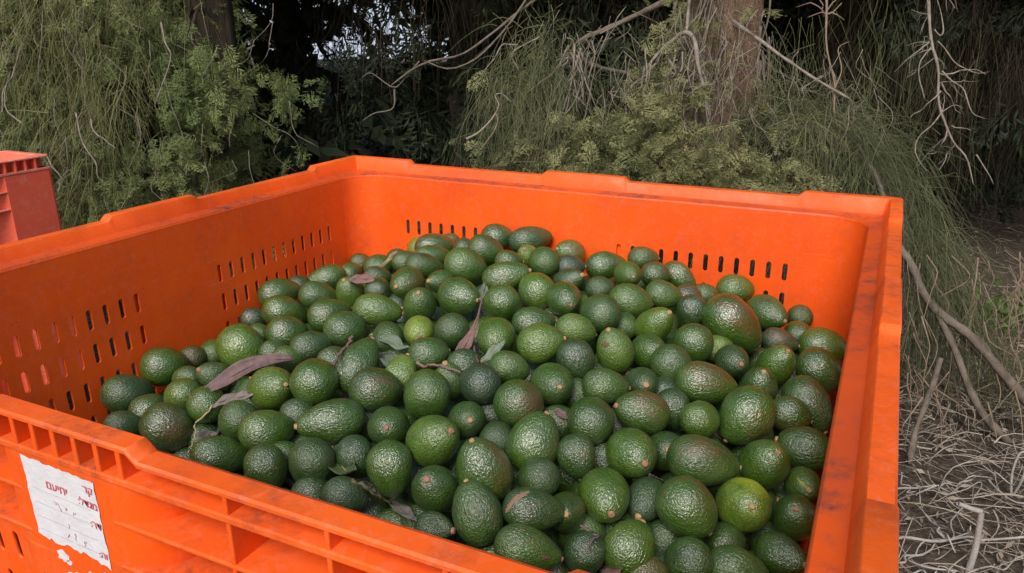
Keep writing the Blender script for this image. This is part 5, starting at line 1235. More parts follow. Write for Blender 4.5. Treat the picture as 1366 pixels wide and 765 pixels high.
# profile: inward distance, height, follows the raised blocks, corner radius, material slot of the face to the next ring
PROF = [(0.0, -0.0045, 1, .010, 1), (0.0, -0.0018, 1, .010, 1), (0.0018, 0.0, 1, .010, 1), (0.0190, 0.0, 1, .006, 1), (0.0206, -0.0014, 1, .006, 0),
        (0.0270, -0.0285, 0, .005, 2), (0.0300, -0.0300, 0, .006, 2), (0.0470, -0.0318, 0, .070, 2), (0.0487, -0.0335, 0, .070, 0), (0.0492, -0.0365, 0, .070, 0),
        (0.0450, -0.0365, 0, .070, 0), (0.0440, -0.0352, 0, .070, 0), (0.0260, -0.0335, 0, .006, 0), (0.0178, -0.0050, 1, .006, 0)]
SPOS = [-.43, -.424, -.38, -.3, -.2, -.15, -.097, -.0915, -.086, -.04, 0, .04, .086, .0915, .097, .15, .2, .3, .38, .424, .43]
SPOS = [-.4355] + SPOS + [.4355]
NARC = 8
def rim_mesh():
    loops = []
    for (t, z, wgt, rc, ms) in PROF:
        h = HALF - t; L = []
        for side in range(4):
            a = side * math.pi / 2          # 0: back(+y) going +x ; rotate clockwise
            ca, sa = math.cos(-a), math.sin(-a)
            for s in SPOS:
                zz = z + (raise_z(s) if wgt else 0)
                x, y = s, h
                L.append((x * ca - y * sa, x * sa + y * ca, zz))
            cx = h - rc
            for k in range(NARC + 1):
                b = math.pi / 2 * (1 - k / NARC)
                x, y = cx + rc * math.cos(b), cx + rc * math.sin(b)
                L.append((x * ca - y * sa, x * sa + y * ca, z))
        loops.append(L)
    n = len(loops[0]); bm = bmesh.new()
    vs = [[bm.verts.new(p) for p in L] for L in loops]
    for i in range(len(loops)):
        j = (i + 1) % len(loops)
        for k in range(n):
            k2 = (k + 1) % n
            f = bm.faces.new((vs[i][k], vs[i][k2], vs[j][k2], vs[j][k])); f.material_index = PROF[i][4]
            f.smooth = True
    bmesh.ops.recalc_face_normals(bm, faces=bm.faces[:])
    me = bm_mesh('rim', bm)
    me.set_sharp_from_angle(angle=R_(38))
    return me

ZT, ZB = -0.0367, -0.62
T_TOP, T_BOT = 0.0490, 0.0720
SLOPE = math.hypot(T_BOT - T_TOP, ZT - ZB); TILT = math.atan2(T_BOT - T_TOP, ZT - ZB)
WT, WB = HALF - T_TOP - .070, HALF - T_BOT - .060
COLS = [0.0925 + 0.0297 * k for k in range(12)]
ROWS = [-0.131 - 0.057 * k for k in range(8)]
def wall_mesh():
    cu = bpy.data.curves.new('wall', 'CURVE'); cu.dimensions = '2D'; cu.fill_mode = 'BOTH'; cu.extrude = 0.0021
    def poly(pts):
        sp = cu.splines.new('POLY'); sp.points.add(len(pts) - 1); sp.use_cyclic_u = True
        for q, (x, y) in zip(sp.points, pts): q.co = (x, y, 0, 1)
    poly([(-WT, 0), (WT, 0), (WB, -SLOPE), (-WB, -SLOPE)])
    k = SLOPE / (ZT - ZB)
    r = 0.0045
    for zr in ROWS:
        v0 = (zr - ZT) * k; v1 = (zr - 0.034 - ZT) * k
        for c in COLS:
            for sg in (-1, 1):
                x = c * sg
                if abs(x) > WT - 0.02 - 0.0: continue
                p = [(x + r * math.cos(a), v0 - r + r * math.sin(a)) for a in np.linspace(0, math.pi, 6)]
                p += [(x + r * math.cos(a), v1 + r + r * math.sin(a)) for a in np.linspace(math.pi, 2 * math.pi, 6)]
                poly(p)
    o = bpy.data.objects.new('wall_curve', cu); col.objects.link(o)
    me = bpy.data.meshes.new_from_object(o.evaluated_get(bpy.context.evaluated_depsgraph_get()))
    bpy.data.objects.remove(o); bpy.data.curves.remove(cu)
    # curve plane -> upright wall on the +y side, drafted inward towards the floor
    n = len(me.vertices); co = np.empty(n * 3, np.float32); me.vertices.foreach_get('co', co); co = co.reshape(-1, 3)
    x, v, d = co[:, 0], co[:, 1], co[:, 2]
    y = HALF - T_TOP + v * math.sin(TILT) + (d + 0.0021) * math.cos(TILT)
    z = ZT + v * math.cos(TILT) - (d + 0.0021) * math.sin(TILT)
    me.vertices.foreach_set('co', np.stack([x, y, z], -1).astype(np.float32).ravel()); me.update()
    bm = bmesh.new(); bm.from_mesh(me); bmesh.ops.remove_doubles(bm, verts=bm.verts[:], dist=1e-6)
    bmesh.ops.recalc_face_normals(bm, faces=bm.faces[:]); bm.to_mesh(me); bm.free(); me.materials.clear()
    return me
def corner_mesh():
    bm = bmesh.new(); rows = []
    for t, rc, z, thick in [(T_TOP, .070, ZT, 0), (T_BOT, .060, ZB, 0), (T_BOT - .0042, .064, ZB, 0), (T_TOP - .0042, .074, ZT, 0)]:
        h = HALF - t; c = HALF - (T_TOP if z == ZT else T_BOT) - (.070 if z == ZT else .060)
        rows.append([bm.verts.new((c + rc * math.cos(b), c + rc * math.sin(b), z)) for b in np.linspace(math.pi / 2, 0, 11)])
    for i in range(4):
        j = (i + 1) % 4
        for k in range(10):
            f = bm.faces.new((rows[i][k], rows[i][k + 1], rows[j][k + 1], rows[j][k])); f.smooth = i in (0, 2)
    bmesh.ops.recalc_face_normals(bm, faces=bm.faces[:])
    me = bm_mesh('corner', bm); me.set_sharp_from_angle(angle=R_(40)); return me

def make_bin():
    root = empty('harvest_bin', (0, 0, 0))
    def part(name, me, mats, rot=0, x=0, loc=None, parent=root):
        o = bpy.data.objects.new(name, me); col.objects.link(o); o.parent = parent
        if len(me.materials) == 0:
            for q in mats: me.materials.append(M[q])
        a = -rot * math.pi / 2
        lx, ly, lz = loc if loc else (0, 0, 0)
        o.location = (lx * math.cos(a) - ly * math.sin(a), lx * math.sin(a) + ly * math.cos(a), RIM + lz)
        o.rotation_euler = (0, 0, a)
        return o
    part('rim', rim_mesh(), ['orange', 'orange_rim', 'orange_dirty'])
    wm = wall_mesh(); cm = corner_mesh()
    # plan of the boss in the middle of each side (local: +y outward)
    W0 = HALF - 0.0440
    boss = []
    for b in np.linspace(0, math.pi / 2, 9): boss.append((0.055 + 0.047 * math.cos(b), W0 + 0.0425 * math.sin(b)))
    bossL = [(x, y) for x, y in boss]
    poly = [(0.102, W0 - 0.003)] + bossL + [(-x, y) for x, y in reversed(bossL)] + [(-0.102, W0 - 0.003)]
    bmesh_ = prism_mesh('boss', poly, -0.60, -0.0355)
    for p in bmesh_.polygons: p.use_smooth = True
    bmesh_.set_sharp_from_angle(angle=R_(35))
    # corner block: L-shaped, hugging the curved inner corner
    c0 = HALF - T_TOP - .070
    arc = [(c0 + .0745 * math.cos(b), c0 + .0745 * math.sin(b)) for b in np.linspace(0, math.pi / 2, 7)]
    e = HALF - 0.0012
    cp = [(e - .118 - .03, W0 + .004), (e - .118, e), (e - .008, e), (e - .002, e - .002), (e, e - .008), (e, e - .118), (W0 + .004, e - .148)] + arc
    cblock = prism_mesh('corner_block', cp, -0.60, -0.0368)
    fl_top = box_mesh('flange', 2 * HALF - 0.012, 0.0235, 0.0066, 0.0014)
    fl = box_mesh('flange', 0.435, 0.0485, 0.0042, 0.0014)
    fl_low = box_mesh('flange', 0.435, 0.0540, 0.0050, 0.0014)
    tooth = box_mesh('rib', 0.0052, 0.0165, 0.0262, 0.001)
    short = box_mesh('rib', 0.0040, 0.0165, 0.0172, 0.001)
    tall = box_mesh('rib', 0.0040, 0.0475, 0.0392, 0.001)
    deep = box_mesh('rib', 0.0040, 0.0540, 0.2300, 0.001)
    for k in range(4):
        part('wall', wm, ['orange'], k); part('corner_post', cm, ['orange'], k)
        part('boss', bmesh_, ['orange'], k); part('corner_block', cblock, ['orange'], k)
        part('flange', fl_top, ['orange_rim'], k, loc=(0, HALF - 0.0122, -0.0328))
        for sg in (-1, 1):
            for z in (-0.0735, -0.1155):
                part('flange', fl, ['orange_rim'], k, loc=(sg * 0.272, HALF - 0.0255, z))
            part('flange', fl_low, ['orange_rim'], k, loc=(sg * 0.272, HALF - 0.0285, -0.352))
            part('flange', fl_low, ['orange_rim'], k, loc=(sg * 0.272, HALF - 0.0285, -0.5975))
            for x in (0.1805, 0.269, 0.3575):
                part('rib', short, ['orange'], k, loc=(sg * x, HALF - 0.0095, -0.0216))
                for z in (-0.0539, -0.0945):
                    part('rib', tall, ['orange'], k, loc=(sg * x, HALF - 0.0255, z))
            for x in (0.124, 0.269, 0.44):
                part('rib', deep, ['orange'], k, loc=(sg * x, HALF - 0.0285, -0.475))
            for q in range(5):
                part('rib', tooth, ['orange'], k, loc=(sg * (0.462 + q * 0.025), HALF - 0.0095, -0.0172))
        for q in range(7):
            part('rib', tooth, ['orange'], k, loc=((q - 3) * 0.025, HALF - 0.0095, -0.0172))
    part('floor', box_mesh('floor', 1.04, 1.04, 0.006, 0), ['orange'], 0, loc=(0, 0, -0.6215))
    sk = box_mesh('skid', 0.12, 1.10, 0.156, 0.006)
    for x in (-0.47, 0, 0.47): part('skid', sk, ['orange'], 0, loc=(x, 0, -0.7025))
    return root
bin1 = make_bin()
tag(bin1, 'bright orange plastic harvest bin heaped with green avocados, slotted walls', 'bin', 'harvest bins')
SWAP = {'orange_plastic': 'red', 'orange_plastic_scuffed': 'red_rim', 'orange_plastic_grimy': 'red_dirty'}
def copy_bin(src):
    r = src.copy(); col.objects.link(r)
    for ch in list(src.children):
        c = ch.copy(); col.objects.link(c); c.parent = r
        for s in c.material_slots:
            nm = s.material.name; s.link = 'OBJECT'; s.material = M[SWAP[nm]]
    return r
bin2 = copy_bin(bin1)
bin2.location = (-1.899, -0.298, 0)
tag(bin2, 'faded red plastic harvest bin behind the left wall of the orange one', 'bin', 'harvest bins')

# the torn paper label on the front boss, with its print
def lab_pt(u, v, off=0.0):
    xa, za = -0.0465 + u * 0.0875 + v * 0.001, -0.0385 - 0.003 * u - v * 0.0775
    return (xa, -(HALF - 0.0017 + off), RIM + za)
lr = random.Random(4)
nu, nv = 22, 20
V = []; 
for j in range(nv + 1):
    for i in range(nu + 1):
        u, v = i / nu, j / nv
        if i in (0, nu): u += lr.uniform(-.006, .006)
        if j == 0: v += lr.uniform(-.008, .012)
        if j == nv: v += lr.uniform(-.03, .02) + (0.10 * max(0, u - .75) * 4 if u > .75 else 0) * .5
        x, y, z = lab_pt(u, v, 0.0007 + 0.0003 * math.sin(u * 23 + v * 5) * math.sin(v * 17 + u * 3) + lr.uniform(0, .00012))
        V.append((x, y, z))
I = np.arange(len(V)).reshape(nv + 1, nu + 1)
lab_me = arr_mesh('paper_label', V, np.stack([I[:-1, :-1], I[1:, :-1], I[1:, 1:], I[:-1, 1:]], -1).reshape(-1, 4), True)
lab = link('paper_label', lab_me, bin1, M['paper']); lab['label'] = 'torn white paper label with red Hebrew print'
def text_part(s, u, v, size, mat, sx=1.0):
    cu = bpy.data.curves.new('print', 'FONT'); cu.body = s; cu.size = size; cu.align_x = 'RIGHT'; cu.offset = 0.00008
    o = bpy.data.objects.new('print_tmp', cu); col.objects.link(o)
    me = bpy.data.meshes.new_from_object(o.evaluated_get(bpy.context.evaluated_depsgraph_get()))
    bpy.data.objects.remove(o); bpy.data.curves.remove(cu); me.materials.clear()
    t = link('printed_words', me, lab, mat)
    t.location = lab_pt(u, v, 0.00135); t.rotation_euler = (R_(90), R_(2.0), 0); t.scale = (sx, 1, 1)
    return t
text_part('\u05e8\u05e7', 0.97, 0.16, 0.0100, M['ink'])
text_part(':\u05dc\u05d3\u05d2\u05de', 0.99, 0.335, 0.0100, M['ink'])
text_part('\u05dd\u05e2\u05d9\u05d7\u05d9', 0.60, 0.30, 0.0110, M['ink'])
text_part(':\u05e8\u05d3', 0.99, 0.57, 0.0100, M['ink'])
text_part(':\u05d4\u05d5', 0.99, 0.93, 0.0090, M['ink'])
for j, v in enumerate((0.36, 0.54, 0.72, 0.89)):
    o = link('ruled_line', box_mesh('ruled_line', 0.072, 0.0002, 0.00035, 0), lab, M['rule'])
    o.location = lab_pt(0.47, v, 0.0014); o.rotation_euler = (0, R_(2.0), 0)
for u, v in ((0.42, 0.50), (0.52, 0.47), (0.62, 0.52), (0.50, 0.67), (0.44, 0.86), (0.58, 0.85), (0.68, 0.88), (0.36, .44)):
    g = Geo(); P0 = np.array(lab_pt(u, v, 0.0013)); pts = [P0]
    for k in range(5): pts.append(pts[-1] + np.array((lr.uniform(-.001, .0022), 0, lr.uniform(-.003, .003))))
    tube(g, pts, 0.00028, 4); link('pen_mark', g.mesh('pen_mark'), lab, M['ink_faint'])
for (u, v, r) in ((0.30, 1.17, .0085), (0.37, 1.22, .004), (0.36, 1.42, .0075), (0.90, 1.19, .006), (0.97, 1.21, .004), (.78, 1.30, .0022), (.45, 1.33, .0022), (.66, 1.24, .002)):
    n = 13; c = lab_pt(u, v, 0.0002)
    pts = [(c[0] + r * lr.uniform(.55, 1.1) * math.cos(a), c[2] + r * 0.8 * lr.uniform(.55, 1.1) * math.sin(a)) for a in np.linspace(0, 2 * math.pi, n)[:-1]]
    bm = bmesh.new(); a_ = [bm.verts.new((x, c[1], z)) for x, z in pts]; f = bm.faces.new(a_)
    e_ = bmesh.ops.extrude_face_region(bm, geom=[f])
    for q in e_['geom']:
        if isinstance(q, bmesh.types.BMVert): q.co.y -= 0.0004
    bmesh.ops.recalc_face_normals(bm, faces=bm.faces[:])
    link('paper_scrap', bm_mesh('paper_scrap', bm), lab, M['paper'])

# ---------------------------------------------------------------- avocados
def avocado_mesh(seed, pear, neck):
    r = random.Random(seed)
    rings, segs = 26, 34
    ph = [r.uniform(0, 6.28) for _ in range(12)]
    prof = []
    for i in range(1, rings):
        u = math.pi * i / rings
        z = math.cos(u)
        q = math.sin(u) ** 0.96 * (1 - pear * z - neck * max(0, z) ** 2)
        prof.append((q, z))
    mx = max(p[0] for p in prof)
    V = []; F = []
    def disp(x, y, z):
        return (0.022 * math.sin(2.3 * x + ph[0] + 1.7 * z) * math.sin(2.1 * y + ph[1]) + 0.013 * math.sin(4.7 * z + ph[2] + 3 * x) * math.sin(4.1 * y + ph[3])
                + 0.005 * math.sin(9 * x + ph[4]) * math.sin(8 * z + ph[5]) + 0.005 * math.sin(10 * y + ph[6] + 7 * z))
    bend = r.uniform(-.05, .05)
    for q, z in prof:
        q /= mx
        for k in range(segs):
            a = 2 * math.pi * k / segs
            x, y = q * math.cos(a), q * math.sin(a)
            d = 1 + disp(x, y, z)
            zz = z
            if z > 0.93: zz = z - (z - 0.93) * 0.55       # shallow dimple round the stem
            V.append((x * d + bend * max(0, z) ** 2, y * d, zz * (1 + disp(y, z, x) * 0.5)))
    top = len(V); V.append((bend * 0.95, 0, 0.955)); bot = len(V); V.append((0, 0, -1.0))
    nr = rings - 1
    me = bpy.data.meshes.new('avocado')
    for i in range(nr - 1):
        for k in range(segs):
            k2 = (k + 1) % segs
            F.append((i * segs + k, (i + 1) * segs + k, (i + 1) * segs + k2, i * segs + k2))
    for k in range(segs):
        F.append((top, k, (k + 1) % segs)); F.append((bot, (nr - 1) * segs + (k + 1) % segs, (nr - 1) * segs + k))
    me.from_pydata(V, [], F); me.update()
    me.polygons.foreach_set('use_smooth', np.ones(len(me.polygons), bool))
    me.materials.append(M['skin'])
    return me
ROUND = [avocado_mesh(s, 0.07, 0.03) for s in (1, 2, 3, 4)]
OVAL = [avocado_mesh(s, 0.14, 0.07) for s in (11, 12, 13, 14)]
PEAR = [avocado_mesh(s, 0.21, 0.12) for s in (21, 22, 23, 24)]
def stem_mesh(seed):
    r = random.Random(seed); bm = bmesh.new(); rows = []
    for rad, z in [(0.0042, -0.004), (0.0040, 0.0004), (0.0036, 0.0016), (0.0033, 0.0032), (0.0022, 0.0037)]:
        rows.append([bm.verts.new((rad * r.uniform(.9, 1.1) * math.cos(a), rad * r.uniform(.9, 1.1) * math.sin(a), z + r.uniform(-.0003, .0003))) for a in np.linspace(0, 2 * math.pi, 10)[:-1]])
    for i in range(4):
        for k in range(9): bm.faces.new((rows[i][k], rows[i][(k + 1) % 9], rows[i + 1][(k + 1) % 9], rows[i + 1][k])).smooth = True
    bm.faces.new(rows[-1])
    me = bm_mesh('stem', bm); return me
STEMS = [stem_mesh(s) for s in range(4)]
for i, s in enumerate(STEMS): s.materials.append(M['stem'] if i % 2 == 0 else M['stem_pink'])
rr = random.Random(77)
def place_avocado(i, rec, tone, brown, label, group, stem=True):
    x, y, z, r, l = rec[:5]; ax = Vector(rec[5:8]).normalized()
    e = l / r
    pool = ROUND if e < 1.2 else OVAL if e < 1.36 else PEAR
    o = bpy.data.objects.new('avocado', pool[i % 4]); col.objects.link(o)
    o.rotation_mode = 'QUATERNION'
    q = ax.to_track_quat('Z', 'Y')
    # turn the brown flush (+x side of the fruit) towards the open right side, patches upward
    want = Vector((0.75, 0.1, 0.35)) if 'patch' not in label and 'yellow-green top' not in label else Vector((0.9, 0.1, -0.35))
    loc = q.inverted() @ want
    spin = math.atan2(loc.y, loc.x) + (rr.uniform(-.5, .5) if 'patch' not in label else 0)
    o.rotation_quaternion = q @ Vector((0, 0, 1)).rotation_difference(Vector((0, 0, 1))) @ Matrix.Rotation(spin, 3, 'Z').to_quaternion()
    o.location = (x, y, z + RIM); o.scale = (r, r, l)
    patch = 0.0
    if 'bright yellow-green patch' in label: patch = 0.86
    if 'yellow-green top' in label: patch = 0.62
    o.color = (tone, brown, patch, 1)
    tag(o, label, 'avocado', group)
    if stem:
        s = bpy.data.objects.new('stem', STEMS[i % 4]); col.objects.link(s); s.parent = o
        g = rr.uniform(0.75, 1.1)
        s.scale = (g / r, g / r, g / l); s.location = (0, 0, 0.952 - 0.0006 / l)
    return o
for i, rec in enumerate(FRUIT):
    place_avocado(i, rec[:8], rec[8], rec[9], rec[10], 'avocados heaped in the bin')
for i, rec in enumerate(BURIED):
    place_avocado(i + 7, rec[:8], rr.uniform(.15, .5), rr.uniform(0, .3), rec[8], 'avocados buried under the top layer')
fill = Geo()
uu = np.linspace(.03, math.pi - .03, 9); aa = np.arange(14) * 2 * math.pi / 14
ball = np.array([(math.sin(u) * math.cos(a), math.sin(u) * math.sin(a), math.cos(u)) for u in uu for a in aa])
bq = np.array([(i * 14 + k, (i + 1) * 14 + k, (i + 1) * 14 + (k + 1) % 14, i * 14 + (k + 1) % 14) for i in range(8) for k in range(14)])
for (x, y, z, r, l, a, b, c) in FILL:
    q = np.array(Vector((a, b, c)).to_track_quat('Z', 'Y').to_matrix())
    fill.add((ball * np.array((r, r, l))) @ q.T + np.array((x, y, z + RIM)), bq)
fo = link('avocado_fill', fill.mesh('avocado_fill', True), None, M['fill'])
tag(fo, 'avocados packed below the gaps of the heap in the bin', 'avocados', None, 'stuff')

# scars and spots that single fruits carry: thin corky patches that follow the skin
from mathutils.bvhtree import BVHTree
M['scar'] = simple('corky_pink_scar', (0.30, 0.16, 0.11), (0.46, 0.30, 0.22), 500, 0.8, 0.2, 0.8, 0.002)
M['spot'] = simple('brown_skin_spot', (0.09, 0.055, 0.032), (0.17, 0.10, 0.06), 400, 0.7)
M['streak'] = simple('yellow_skin_streak', (0.22, 0.25, 0.04), (0.34, 0.36, 0.07), 400, 0.5)
bpy.context.view_layer.update()
def blemish(key, pts, half, mat, name, seed):
    o = next(q for q in scene.objects if key in str(q.get('label', '')))
    bvh = BVHTree.FromPolygons([v.co for v in o.data.vertices], [p.vertices[:] for p in o.data.polygons])
    mw = o.matrix_basis; inv = mw.inverted(); rk = random.Random(seed)
    n = 14; P = smooth_path([Vector((x, y, 0)) for x, y in pts], n); rows = []
    for i in range(n):
        t = i / (n - 1); tg = P[min(i + 1, n - 1)] - P[max(i - 1, 0)]; L = math.hypot(tg[0], tg[1]); nx_, ny_ = -tg[1] / L, tg[0] / L
        hw = half * max(.08, math.sin(math.pi * (0.04 + .92 * t))) ** .6 * rk.uniform(.7, 1.2); row = []
        for k in range(5):
            u = (k - 2) / 2 * hw; d = Vector(RM @ np.array((P[i][0] + nx_ * u - 683, P[i][1] + ny_ * u - 382.5, FPX)))
            a = inv @ Vector(CAM); hit = bvh.ray_cast(a, (inv.to_3x3() @ d).normalized())
            if hit[0] is None: return
            w_ = mw @ hit[0]; nn = (inv.to_3x3().transposed() @ hit[1]).normalized()
            row.append(inv @ (w_ + nn * (0.0004 + (0.0003 if 0 < k < 4 else -0.0006))))
        rows.append(row)
    I = np.arange(n * 5).reshape(n, 5)
    me = arr_mesh(name, [tuple(v) for r_ in rows for v in r_], np.stack([I[:-1, :-1], I[:-1, 1:], I[1:, 1:], I[1:, :-1]], -1).reshape(-1, 4), True)
    link(name, me, o, M[mat])
blemish('with a pink scar', [(706, 656), (693, 662), (682, 672), (675, 684)], 4.2, 'scar', 'scar', 1)
blemish('round brown spot', [(803, 459), (808, 460), (813, 461)], 4.2, 'spot', 'brown_spot', 2)
blemish('purple blemish', [(722, 742), (727, 744), (732, 745)], 3.6, 'spot', 'brown_spot', 3)
blemish('pale yellow streak', [(1063, 638), (1070, 645), (1077, 652)], 2.4, 'streak', 'yellow_streak', 4)
blemish('large speckled oval', [(884, 657), (887, 658), (890, 659)], 2.4, 'spot', 'brown_spot', 5)

# ---------------------------------------------------------------- leaves and stalks lying on the fruit
def leaf_mesh(pts, width, fold, seed):
    r = random.Random(seed)
    P = smooth_path([Vector(p) for p in pts], 15)
    T = np.gradient(P, axis=0); T /= np.linalg.norm(T, axis=1)[:, None]
    view = CAM - np.array((0, 0, RIM)) - P.mean(0); view /= np.linalg.norm(view)
    up = view * 0.7 + np.array((0, 0, 0.7))
    rows = []; nw = 6
    ph = r.uniform(0, 6)
    for i in range(15):
        t = i / 14
        side = np.cross(T[i], up); side /= np.linalg.norm(side) + 1e-9
        nrm = np.cross(side, T[i])
        wd = width * 0.5 * max(0.06, math.sin(math.pi * min(1, (t * 0.93 + 0.05)) ** (0.55 if len(pts) > 6 else 1)) ** 0.75) * (1 + 0.12 * math.sin(9 * t + ph))
        if len(pts) > 6: wd = width * .5 * (min(1, .25 + t / .22) if t < .22 else max(.07, 1 - (t - .22) / .42))
        row = []
        for k in range(nw + 1):
            s = -1 + 2 * k / nw
            a = fold * 1.1 * s
            off = side * wd * (math.sin(a) / max(fold * 1.1, .01)) + nrm * wd * ((1 - math.cos(a)) / max(fold * 1.1, .01)) * 0.9
            off = off + nrm * (0.0012 * math.sin(14 * t + 3 * s + ph))
            row.append(P[i] + off)
        rows.append(row)
    V = np.array(rows).reshape(-1, 3); V[:, 2] += RIM
    n = nw + 1
    I = np.arange(15 * n).reshape(15, n)
    F = np.stack([I[:-1, :-1], I[:-1, 1:], I[1:, 1:], I[1:, :-1]], -1).reshape(-1, 4)
    me = arr_mesh('leaf', V, F, True)
    bm = bmesh.new(); bm.from_mesh(me)
    bmesh.ops.solidify(bm, geom=bm.faces[:], thickness=0.0005); bm.to_mesh(me); bm.free()
    for p in me.polygons: p.use_smooth = True
    return me
def recentre(o):
    me = o.data; n = len(me.vertices); co = np.empty(n * 3, np.float32); me.vertices.foreach_get('co', co)
    co = co.reshape(-1, 3); c = co.mean(0); c[2] = co[:, 2].min()
    me.vertices.foreach_set('co', (co - c).ravel()); me.update(); o.location = c
    return o
for i, (nm, lb, mt, pts, wd, fo) in enumerate(LEAVES):
    o = recentre(link(nm, leaf_mesh(pts, wd, fo, i), None, M['leaf_' + mt])); tag(o, lb, 'leaf')
    # midrib as a part
    g = Geo(); P = smooth_path([Vector(p) + Vector((0, 0, RIM)) for p in pts], 12)
    P = P - np.array(o.location); tube(g, P + np.array((0, 0, .0004)), np.linspace(.0009, .0004, 12), 4)
    link('midrib', g.mesh('midrib', True), o, M['leaf_straw' if mt in ('green', 'dark') else 'leaf_' + mt])
for i, (nm, lb, mt, pts, rd) in enumerate(STALKS):
    g = Geo(); P = smooth_path([Vector(p) + Vector((0, 0, RIM)) for p in pts], 20)
    jit = np.random.default_rng(i).normal(0, rd * .35, P.shape)
    tube(g, P + jit, np.linspace(rd, rd * .6, 20) * (1 + .15 * np.sin(np.arange(20) * 2.3)), 6)
    tag(recentre(link(nm, g.mesh('twig', True), None, M['leaf_' + mt])), lb, 'twig')

# ---------------------------------------------------------------- foliage machinery
def spray_template(seed, fine=True):
    r = np.random.default_rng(seed); V = []; F = []
    def diamond(p, d, ln, wd, nz):
        d = d / (np.linalg.norm(d) + 1e-9); s = np.cross(d, np.array((0, 0, 1.0)) + nz); s /= np.linalg.norm(s) + 1e-9
        b = len(V)
        V.extend([p, p + d * ln * .5 + s * wd * .5, p + d * ln, p + d * ln * .5 - s * wd * .5]); F.append((b, b + 1, b + 2, b + 3))
    nb, sub = {True: (9, 4), False: (9, 3), 0.5: (4, 2)}[fine]; big = fine == 0.5; fine = fine is True
    for i in range(nb):
        t = (i + .5) / nb; p = np.array((t, 0.02 * math.sin(5 * t + seed), -0.22 * t * t))
        diamond(p - np.array((.06, 0, 0)), np.array((1, 0, -.4 * t)), 1.5 / nb, 0.03, r.normal(0, .2, 3))
        for sg in (-1, 1):
            ln = (0.42 * (1 - t) ** 0.7 + 0.09) * r.uniform(.7, 1.15)
            a = r.uniform(.6, .95); d = np.array((math.cos(a), sg * math.sin(a), r.normal(-.15, .25)))
            for j in range(sub):
                u = (j + .6) / sub; q = p + d * ln * u + np.array((0, 0, -.12 * u * u * ln))
                sgn = 1 if j % 2 else -1
                d2 = d + 0.75 * sgn * np.array((-d[1], d[0], 0)) + r.normal(0, .18, 3)
                diamond(q, d2, ln * (.62 if fine else 1.3 if big else .6) * (1 - .5 * u) + .03, 0.05 if fine else 0.17 if big else 0.042, r.normal(0, .35, 3))
            diamond(p + d * ln * .45, d, ln * .75, 0.03 if fine else 0.12 if big else 0.04, r.normal(0, .3, 3))
    return np.array(V), np.array(F)
FINE = [spray_template(s) for s in range(4)]
COARSE = [spray_template(s + 20, False) for s in range(3)]
HUGE = [spray_template(s + 40, 0.5) for s in range(3)]
def scatter(geo, templ, P, D, S, r):
    """sprays at P pointing along D with size S"""
    D = D / (np.linalg.norm(D, axis=1)[:, None] + 1e-9)
    ref = r.normal(0, .5, D.shape) + np.array((0, 0, 1.0))
    Y = np.cross(ref, D); Y /= np.linalg.norm(Y, axis=1)[:, None] + 1e-9
    Z = np.cross(D, Y)
    pick = r.integers(0, len(templ), len(P))
    for k, (V, F) in enumerate(templ):
        m = np.where(pick == k)[0]
        if len(m) == 0: continue
        B = np.stack([D[m], Y[m], Z[m]], -1) * S[m][:, None, None]
        W = np.einsum('nij,vj->nvi', B, V) + P[m][:, None]
        n = len(V)
        FF = (F[None] + (np.arange(len(m)) * n)[:, None, None]).reshape(-1, 4)
        geo.add(W.reshape(-1, 3), FF)
def strands(geo, P, D, L, droop, rad, r, nodes=7):
    """thin hanging needle shoots: 3-sided tubes"""
    n = len(P); D = D / (np.linalg.norm(D, axis=1)[:, None] + 1e-9)
    t = np.linspace(0, 1, nodes)
    wob = r.normal(0, .05, (n, 1, 3)) * np.sin(t * 5)[None, :, None] + r.normal(0, .05, (n, 1, 3)) * (t ** 2)[None, :, None]
    C_ = P[:, None] + D[:, None] * (t * 1.0)[None, :, None] * L[:, None, None] + np.array((0, 0, -1.0)) * (t ** 2)[None, :, None] * (L * droop)[:, None, None] + wob * L[:, None, None]
    T = np.gradient(C_, axis=1); T /= np.linalg.norm(T, axis=2)[:, :, None] + 1e-9
    U = np.cross(T, np.array((.3, .5, .81))); U /= np.linalg.norm(U, axis=2)[:, :, None] + 1e-9
    W = np.cross(T, U)
    a = np.arange(3) * 2 * math.pi / 3
    rr_ = (rad[:, None] * (1 - .65 * t)[None])[:, :, None, None]
    V = C_[:, :, None] + rr_ * (np.cos(a)[None, None, :, None] * U[:, :, None] + np.sin(a)[None, None, :, None] * W[:, :, None])
    base = (np.arange(n) * nodes * 3)[:, None, None]
    f = np.array([(i * 3 + k, i * 3 + (k + 1) % 3, (i + 1) * 3 + (k + 1) % 3, (i + 1) * 3 + k) for i in range(nodes - 1) for k in range(3)])
    geo.add(V.reshape(-1, 3), (f[None] + base).reshape(-1, 4))
def twig(geo, start, d, ln, rad, depth, r, grav=-0.2, kids=5, crook=.25, sides=5):
    """a crooked dead twig with side twigs"""
    n = 10; P = [np.array(start, float)]; d = np.array(d, float); d /= np.linalg.norm(d)
    for i in range(n):
        d = d + r.normal(0, crook, 3) * .45 + np.array((0, 0, grav)) * .12; d /= np.linalg.norm(d)
        P.append(P[-1] + d * ln / n)
    P = np.array(P); tube(geo, P, np.linspace(rad, rad * .45, n + 1), sides)
    if depth > 0:
        for k in range(kids):
            i = int(r.integers(2, n)); dd = d * .4 + r.normal(0, .75, 3) + (P[i] - P[i - 1]) / (ln / n) * .8 + np.array((0, 0, grav))
            twig(geo, P[i], dd, ln * r.uniform(.3, .55), rad * .55, depth - 1, r, grav, max(2, kids - 2), crook, 4)

